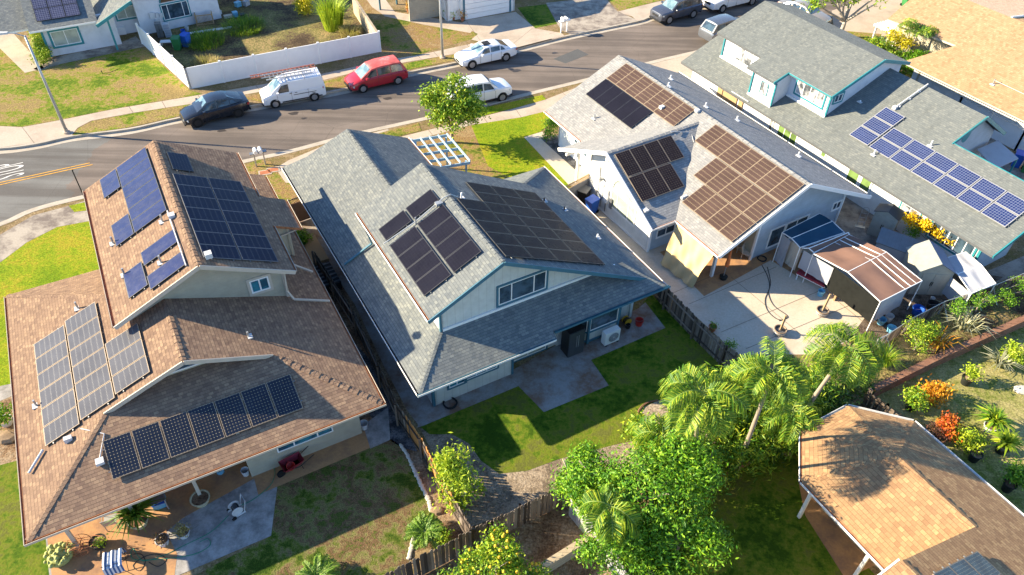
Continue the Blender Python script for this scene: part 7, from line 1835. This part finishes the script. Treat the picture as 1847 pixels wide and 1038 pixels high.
# curved mulch edging under the palms
hoseline('curved brown edging strip around the palm bed', [(1186, 722), (1165, 728), (1152, 742), (1150, 760)], M_brick, .05, .04)
for q, lb, s in (((838, 893), 'pale flat stone behind the small light green tree', .18), ((788, 922), 'cluster of brown rocks by the cycad', .25), ((12, 790), 'brown boulder in the bed at the left edge', .45), ((5, 760), 'second brown boulder at the left edge', .35), ((1415, 815), 'fallen reddish palm sheath on the dark lawn', .3), ((1843, 705), 'pale rock at the right edge of the right lawn', .35)):
    root = thing('rock', lb, 'rock', at(q)); mb = MB(); mb.T = Matrix.Diagonal((1.3, .9, .6, 1)); mb.lathe([(s*.9, -.05), (s, s*.3), (s*.75, s*.75), (.1, s*.95), (0, s)], (0, 0, 0), 8); mb.build('stone', M_stone if s < .2 or s == .35 and q[0] > 1000 else M_rock, root)
# side yard between brown and centre house
r_ = boxthing('timber_deck', 'sunlit pale timber platform in the gap between two houses', 'deck', (566, 428), R(30.2), (1.5, 2.4, .35), M_wood)
r_.location = F2.W(-.55, 14.6, 0)
r_ = boxthing('stacked_crates', 'dark slatted crates in the shaded gap between houses', 'crates', (600, 475), F2.ang, (1.0, 2.0, .5), M_trim); r_.location = F2.W(-.4, 12.0, 0)
mb = MB()
for i in range(6): mb.box(-.5, .5, -.9+i*.33, -.78+i*.33, .5, .53)
mb.build('slat', M_steel, r_)
# ================================================================== concrete yard of the pale-roofed house
F3w = F3.W
def planter_barrel(label, px, leanx, h=1.5):
    root = thing('barrel_planter', label, 'barrel planter', at(px), 0, 'barrels with posts'); mb = MB()
    mb.lathe([(.26, 0), (.33, .2), (.34, .36), (.30, .36), (.28, .28), (0, .28)], (0, 0, 0), 20, 0, ms=[0, 0, 0, 0, 1, 1]); mb.build('barrel', [M_barrel, M_gravel], root)
    mb = MB(); mb.lathe([(.335, .19), (.345, .2), (.345, .24), (.335, .25)], (0, 0, 0), 20); mb.lathe([(.28, .04), (.29, .05), (.295, .08), (.285, .09)], (0, 0, 0), 20); mb.build('hoop', M_galv, root)
    mb = MB(); mb.beam((0, 0, .1), (leanx, .05, h), .09, .09); mb.build('post', M_wood, root)
planter_barrel('wooden half barrel with an upright post, nearer one on the concrete yard', (1405, 602), .05, 1.3)
planter_barrel('wooden half barrel with a leaning post, nearer the shade shelter', (1481, 567), .1, 1.45)
pot((1284, 596), .22, .3, M_terra, 'terracotta pot with dry plant behind the mossy picket fence', leaf=L_mango, lr=.22, lz=.1, n=200, size=.07)
bush('flowering_shrub', 'pink flowering shrub peeking over the mossy picket fence', (1308, 650), 0, .35, .4, 500, .1, L_mango, h=.9)
bucket('white round planter pot beside the blue canopy', (1412, 466), M_potw, .25, .42)
def bench():
    root = thing('bench', 'white slatted bench with dark red cushions on the concrete yard', 'bench', at((1461, 512)), R(-42)); mb = MB(); mb.box(-.85, .85, -.25, .25, .36, .42); mb.build('seat', M_white, root)
    mb = MB(); mb.box(-.85, .85, .25, .29, .82, .9)
    for i in range(15): mb.box(-.8+i*.114, -.76+i*.114, .255, .285, .42, .82)
    mb.build('backrest', M_white, root)
    for x in (-.75, .75):
        for y in (-.22, .22): mb = MB(); mb.box(x-.03, x+.03, y-.03, y+.03, 0, .36); mb.build('leg', M_white, root)
    for x0, x1 in ((-.84, .2), (.22, .84)):
        c = thing('cushion', 'dark red cushion, the %s one on the white bench' % ('longer' if x0 < 0 else 'shorter'), 'cushion', root.location, R(-42), 'bench cushions'); mb = MB(); mb.box(x0, x1, -.27, .24, .425, .52 if x0 < 0 else .56); mb.build('pad', M_maroon, c)
bench()
root = thing('patio_umbrella', 'closed orange patio umbrella standing in a pot by the carport post', 'umbrella', at((1304, 503))); mb = MB(); mb.tube([(0, 0, .2), (.03, .02, 2.3)], .02, 8); mb.build('pole', M_galv, root); mb = MB(); mb.tube([(.02, 0, .95), (.02, 0, 1.1), (.03, 0, 1.6), (.03, 0, 2.15)], [.11, .13, .09, .03], 10); mb.build('canopy', M_orange, root); mb = MB(); mb.lathe([(.2, 0), (.24, .2), (.1, .24), (0, .25)], (0, 0, 0), 16); mb.build('base', M_potg, root)
hoseline('black cable loops hanging over the concrete yard', [(1374, 478), (1385, 500), (1388, 520), (1380, 540), (1384, 560), (1400, 575), (1416, 578)], M_trim, .02); hoseline('second black cable crossing the first on the concrete yard', [(1384, 482), (1390, 510), (1386, 530), (1396, 552), (1418, 568), (1419, 574), (1405, 579)], M_trim, .02)
hosecoil('black hose hung in a coil at the blue-grey wall', (1374, 468), .25, M_trim, 5, .02)
# tan tarp hung from the carport eave
def sheet(name, label, cat, quad, mat, K=14, sag=.15, wr=.03, part='cloth', thick=.01, group=None):
    q = [Vector(p) for p in quad]; c = q[0].copy(); c.z = 0; root = thing(name, label, cat, c, 0, group); mb = MB()
    nrm = (q[1]-q[0]).cross(q[3]-q[0]).normalized(); V = []
    if nrm.z < 0: nrm = -nrm
    ph = rnd(0, 6)
    for i in range(K+1):
        for j in range(K+1):
            u, v = i/K, j/K; p = q[0].lerp(q[1], u).lerp(q[3].lerp(q[2], u), v)
            s = math.sin(math.pi*u)*math.sin(math.pi*v); p = p-Vector((0, 0, 1))*sag*s+nrm*wr*(math.sin(u*17+v*5+ph)+.6*math.sin(u*31-v*9))*(.3+.7*v)
            V.append(p-c)
    mb.v = V
    for i in range(K):
        for j in range(K): n0 = i*(K+1)+j; mb.face([n0, n0+1, n0+K+2, n0+K+1])
    o = mb.build(part, mat, root, smooth=True); return root
e1 = F3w(-.02, 3.4, 2.5); e2 = F3w(-.02, .35, 2.5); g1 = at((1190, 475), .3); g2 = at((1243, 523), .02)
sheet('tarp', 'tan shade tarp stretched from the carport eave to the ground', 'tarp', [e1, e2, at((1247, 520), .05), at((1190, 474), .25)], M_tarp, 22, .25, .10)
# lounge chairs inside carport
chair('beige cushioned chair in the shade of the carport', (1345, 466), R(60), M_cream); chair('second beige chair behind the first under the carport', (1332, 452), R(100), M_cream)
# canopies
def canopy(name, label, corners, hs, mat, ridge=None, cover=(0, 1), side=None, bars=0, legs=True, K=10):
    P = [G(x, y, h) for (x, y), h in zip(corners, hs)]; c = P[0].copy(); c.z = 0; root = thing(name, label, 'canopy', c, 0, 'shade canopies'); P = [p-c for p in P]; A, B, C_, D = P
    M1 = A.lerp(D, .5)+Vector((0, 0, ridge or 0)); M2 = B.lerp(C_, .5)+Vector((0, 0, ridge or 0))
    mb = MB(); V = []; n = K
    for i in range(n+1):
        u = cover[0]+(cover[1]-cover[0])*i/n
        for j in range(n+1):
            v = j/n
            e0 = A.lerp(B, u); e1 = M1.lerp(M2, u); e2 = D.lerp(C_, u)
            p = e0.lerp(e1, v*2) if v <= .5 else e1.lerp(e2, v*2-1)
            V.append(p+Vector((0, 0, .02+.05*math.sin(i*1.3)*math.sin(math.pi*v*2)-.07*math.sin(math.pi*min(1, v*2 if v < .5 else 2-v*2))*abs(math.sin(math.pi*u*2)))))
    mb.v = V
    for i in range(n):
        for j in range(n): n0 = i*(n+1)+j; mb.face([n0, n0+1, n0+n+2, n0+n+1])
    mb.build('fabric_roof', mat, root, smooth=True)
    fr_ = MB()
    for a, b in ((A, B), (B, C_), (C_, D), (D, A), (M1, M2)) if not ridge else ((A, B), (D, C_), (A, M1), (M1, D), (B, M2), (M2, C_), (M1, M2)): fr_.tube([a, b], .03, 6)
    for k in range(bars):
        u = (k+1)/(bars+1)*.55+.45; fr_.tube([A.lerp(B, u), M1.lerp(M2, u), D.lerp(C_, u)], .028, 6)
    fr_.build('frame', M_white, root)
    if legs:
        for q in (A, B, C_, D): mb = MB(); mb.tube([(q.x, q.y, 0), (q.x, q.y, q.z)], .028, 8); mb.build('leg', M_white, root)
    return root, (A, B, C_, D, M1, M2)
cz, _ = canopy('shade_canopy', 'dark blue shade canopy against the blue-grey wall', [(1411, 420), (1478, 386), (1523, 420), (1443, 447)], (2.2, 2.2, 2.2, 2.2), M_canb, .12)
cz, _ = canopy('shade_canopy', 'brown fabric canopy with white frame, largest one, beside the sheds', [(1467, 458), (1531, 424), (1663, 507), (1588, 545)], (2.15, 2.15, 2.15, 2.15), M_canbr, .35, bars=3)
canopy('shade_canopy', 'small brown canopy section between the blue canopy and the large brown one', [(1447, 448), (1524, 421), (1533, 426), (1468, 456)], (2.1, 2.1, 2.1, 2.1), M_canbr, .15, legs=False)
# mesh and cloth side screens
def hang(name, label, a, b, h0, mat, h1=.05, **k):
    A = G(*a, h0); B = G(*b, h0); sheet(name, label, 'screen', [A, B, Vector((B.x, B.y, h1)), Vector((A.x, A.y, h1))], mat, 12, 0, .02, **k)
hang('shade_screen', 'dark mesh screen along the front of the large brown canopy', (1500, 478), (1588, 545), 2.05, M_mesh, .5)
hang('cloth_screen', 'white cloth hanging behind the red-cushioned bench', (1450, 452), (1504, 484), 2.0, M_tarpw, .75)
hang('cloth_screen', 'white cloth panel under the blue canopy by the wall', (1412, 422), (1426, 436), 2.05, M_tarpw, .1)
hang('cloth_screen', 'beige draped cloth under the small brown canopy', (1426, 434), (1447, 450), 1.9, M_cream, .3)
hang('cloth_screen', 'white cloth on the rear end of the large brown canopy', (1590, 546), (1640, 516), 2.0, M_tarpw, .5)
root = thing('workbench', 'orange-brown timber bench below the dark mesh screen', 'bench', at((1535, 555)), R(-42)); mb = MB(); mb.box(-1.1, 1.1, -.2, .2, .42, .48); mb.build('top', M_wood, root)
for x in (-.95, .95): mb = MB(); mb.box(x-.05, x+.05, -.18, .18, 0, .42); mb.build('leg', M_wood, root)
bucket('light blue water jug beside the bench', (1479, 533), M_lblue, .19, .36, name='water_jug')
# sheds
def shed(label, px, rz, size, wallm, roofm, gable=True, rh=.5, name='shed', doorm=None, door=True, corr=False):
    root = thing(name, label, 'shed', at(px), rz, 'garden sheds'); sx, sy, sz = size; x, y = sx/2, sy/2
    mb = MB(); mb.box(-x, x, -y, y, .02, sz-.02)
    if gable:
        for yy in (-y+.001, y-.05): mb.prism([(-x, yy, sz-.03), (x, yy, sz-.03), (0, yy, sz+rh-.05)], (0, .04, 0))
    mb.build('walls', wallm, root); mb = MB()
    if gable: mb.prism([(-x-.08, -y-.1, sz-.04), (0, -y-.1, sz+rh), (0, y+.1, sz+rh), (-x-.08, y+.1, sz-.04)], (0, 0, .04)); mb.build('roof_slope', roofm[0], root); mb = MB(); mb.prism([(x+.08, -y-.1, sz-.04), (0.005, -y-.1, sz+rh), (0.005, y+.1, sz+rh), (x+.08, y+.1, sz-.04)], (0, 0, .04)); mb.build('roof_slope', roofm[1], root)
    else: mb.prism([(-x-.08, -y-.08, sz-rh*.5), (x+.08, -y-.08, sz-rh*.5), (x+.08, y+.08, sz+rh*.5), (-x-.08, y+.08, sz+rh*.5)], (0, 0, .05)); mb.build('roof_slope', roofm[0], root)
    if door:
        for s in (-1, 1): mb = MB(); mb.box(min(s*.01, s*x*.7), max(s*.01, s*x*.7), -y-.03, -y+.001, .08, sz-.15); d = mb.build('door', doorm or wallm, root); mb = MB(); mb.box(min(s*.03, s*.07), max(s*.03, s*.07), -y-.05, -y-.03, sz*.42, sz*.58); mb.build('handle', M_trim, d)
    return root
M_shedw = plain('shed_resin', (.38, .35, .29), .6, .3, 0, .08); M_sheddark = siding('shed_roof_slate', (.16, .20, .28), .16, False, .8); M_shedpale = plain('shed_roof_pale', (.26, .27, .245), .6, .3)
M_metal = siding('old_metal_roof', (.17, .19, .21), .22, False, .6)  # base colour darkened to hold the shade of the house
shed('tall beige double-door cabinet shed with dark peaked lid by the white wall', (1586, 424), R(-38), (1.35, .8, 1.75), M_shedw, (M_steel, M_steel), True, .28)
shed('long low shed with patchy metal roof in the middle of the shed row', (1609, 470), R(60), (1.5, 2.3, 1.35), M_tarpw, (M_metal, M_metal), False, .1, door=False)
shed('beige gabled garden shed with slate patterned right roof slope', (1658, 512), R(-2), (1.9, 1.9, 1.75), M_shedw, (M_shedpale, M_sheddark), True, .6, doorm=M_shedw)
root, _ = canopy('tarp_shelter', 'white tarp shelter beside the chain link fence and beige shed', [(1700, 468), (1742, 455), (1796, 512), (1752, 530)], (1.5, 1.7, 1.7, 1.5), M_tarpw, .15)
hang('tarp_wall', 'white tarp wall hanging on the fence side of the tarp shelter', (1704, 490), (1752, 530), 1.45, M_tarpw, .2)
for q, m_, lb, r, h in (((1653, 566), M_blue, 'blue round tub below the gabled shed', .32, .42), ((1680, 556), M_trim, 'black tub beside the blue tub', .3, .35), ((1680, 543), M_potw, 'small white bucket in the black tub area', .12, .25), ((1712, 534), M_potw, 'white bucket under the tarp shelter', .24, .38), ((1725, 545), M_red, 'red bucket under the tarp shelter edge', .2, .3), ((1697, 560), M_red, 'bright red bucket by the chain link fence', .16, .28), ((1588, 584), M_lblue, 'pale blue bucket, left of two under the palm', .22, .36), ((1601, 578), M_potw, 'white bucket, right of two under the palm', .22, .38), ((1606, 598), M_lblue, 'light blue tub half hidden by the palm fronds', .25, .3)):
    bucket(lb, q, m_, r, h)
root = thing('hand_truck', 'metal hand truck in the dark gap beside the cabinet shed', 'hand truck', at((1551, 408)), R(-20)); mb = MB()
for x in (-.2, .2): mb.tube([(x, 0, .05), (x, .15, 1.15)], .018, 6)
mb.tube([(-.2, .15, 1.15), (-.1, .17, 1.3), (.1, .17, 1.3), (.2, .15, 1.15)], .018, 6)
for z in (.3, .6, .9): mb.tube([(-.2, z*.13, z), (.2, z*.13, z)], .014, 5)
mb.build('frame', M_galv, root); mb = MB(); mb.box(-.3, .3, -.25, 0, .02, .05); mb.build('toe_plate', M_galv, root)
root = thing('attic_awning', 'turquoise framed sloping awning hanging on the gable at the right', 'awning', F4.W(9.6, 6.2, 0), F4.ang); mb = MB(); mb.prism([(-1.0, .8, 2.75), (1.2, .8, 2.75), (1.4, -.8, 2.2), (-1.0, -.8, 2.2)], (0, 0, -.05)); mb.build('panel', M_tarpw, root)
mb = MB(); mb.box(1.3, 1.4, -.8, -.7, 0, 2.2); mb.build('post', M_fteal, root); mb = MB(); mb.box(-1.0, -.9, -.8, -.7, 0, 2.2); mb.build('post', M_fteal, root)
root = thing('attic_vent', 'dark teal oval attic vent on the blue-grey gable near the right edge', 'attic vent', F4.W(7.0, 7.27, 4.2), F4.ang); mb = MB(); pts = [(.38*math.cos(2*math.pi*i/20), 0, .6*math.sin(2*math.pi*i/20)) for i in range(20)]; mb.prism(pts, (0, .03, 0)); mb.build('oval', M_fteal, root); root.rotation_euler = (0, R(0), F4.ang)  # the oval is an attic vent in the gable
# roof antenna / string of lights omitted from view; low box by the roof of H6
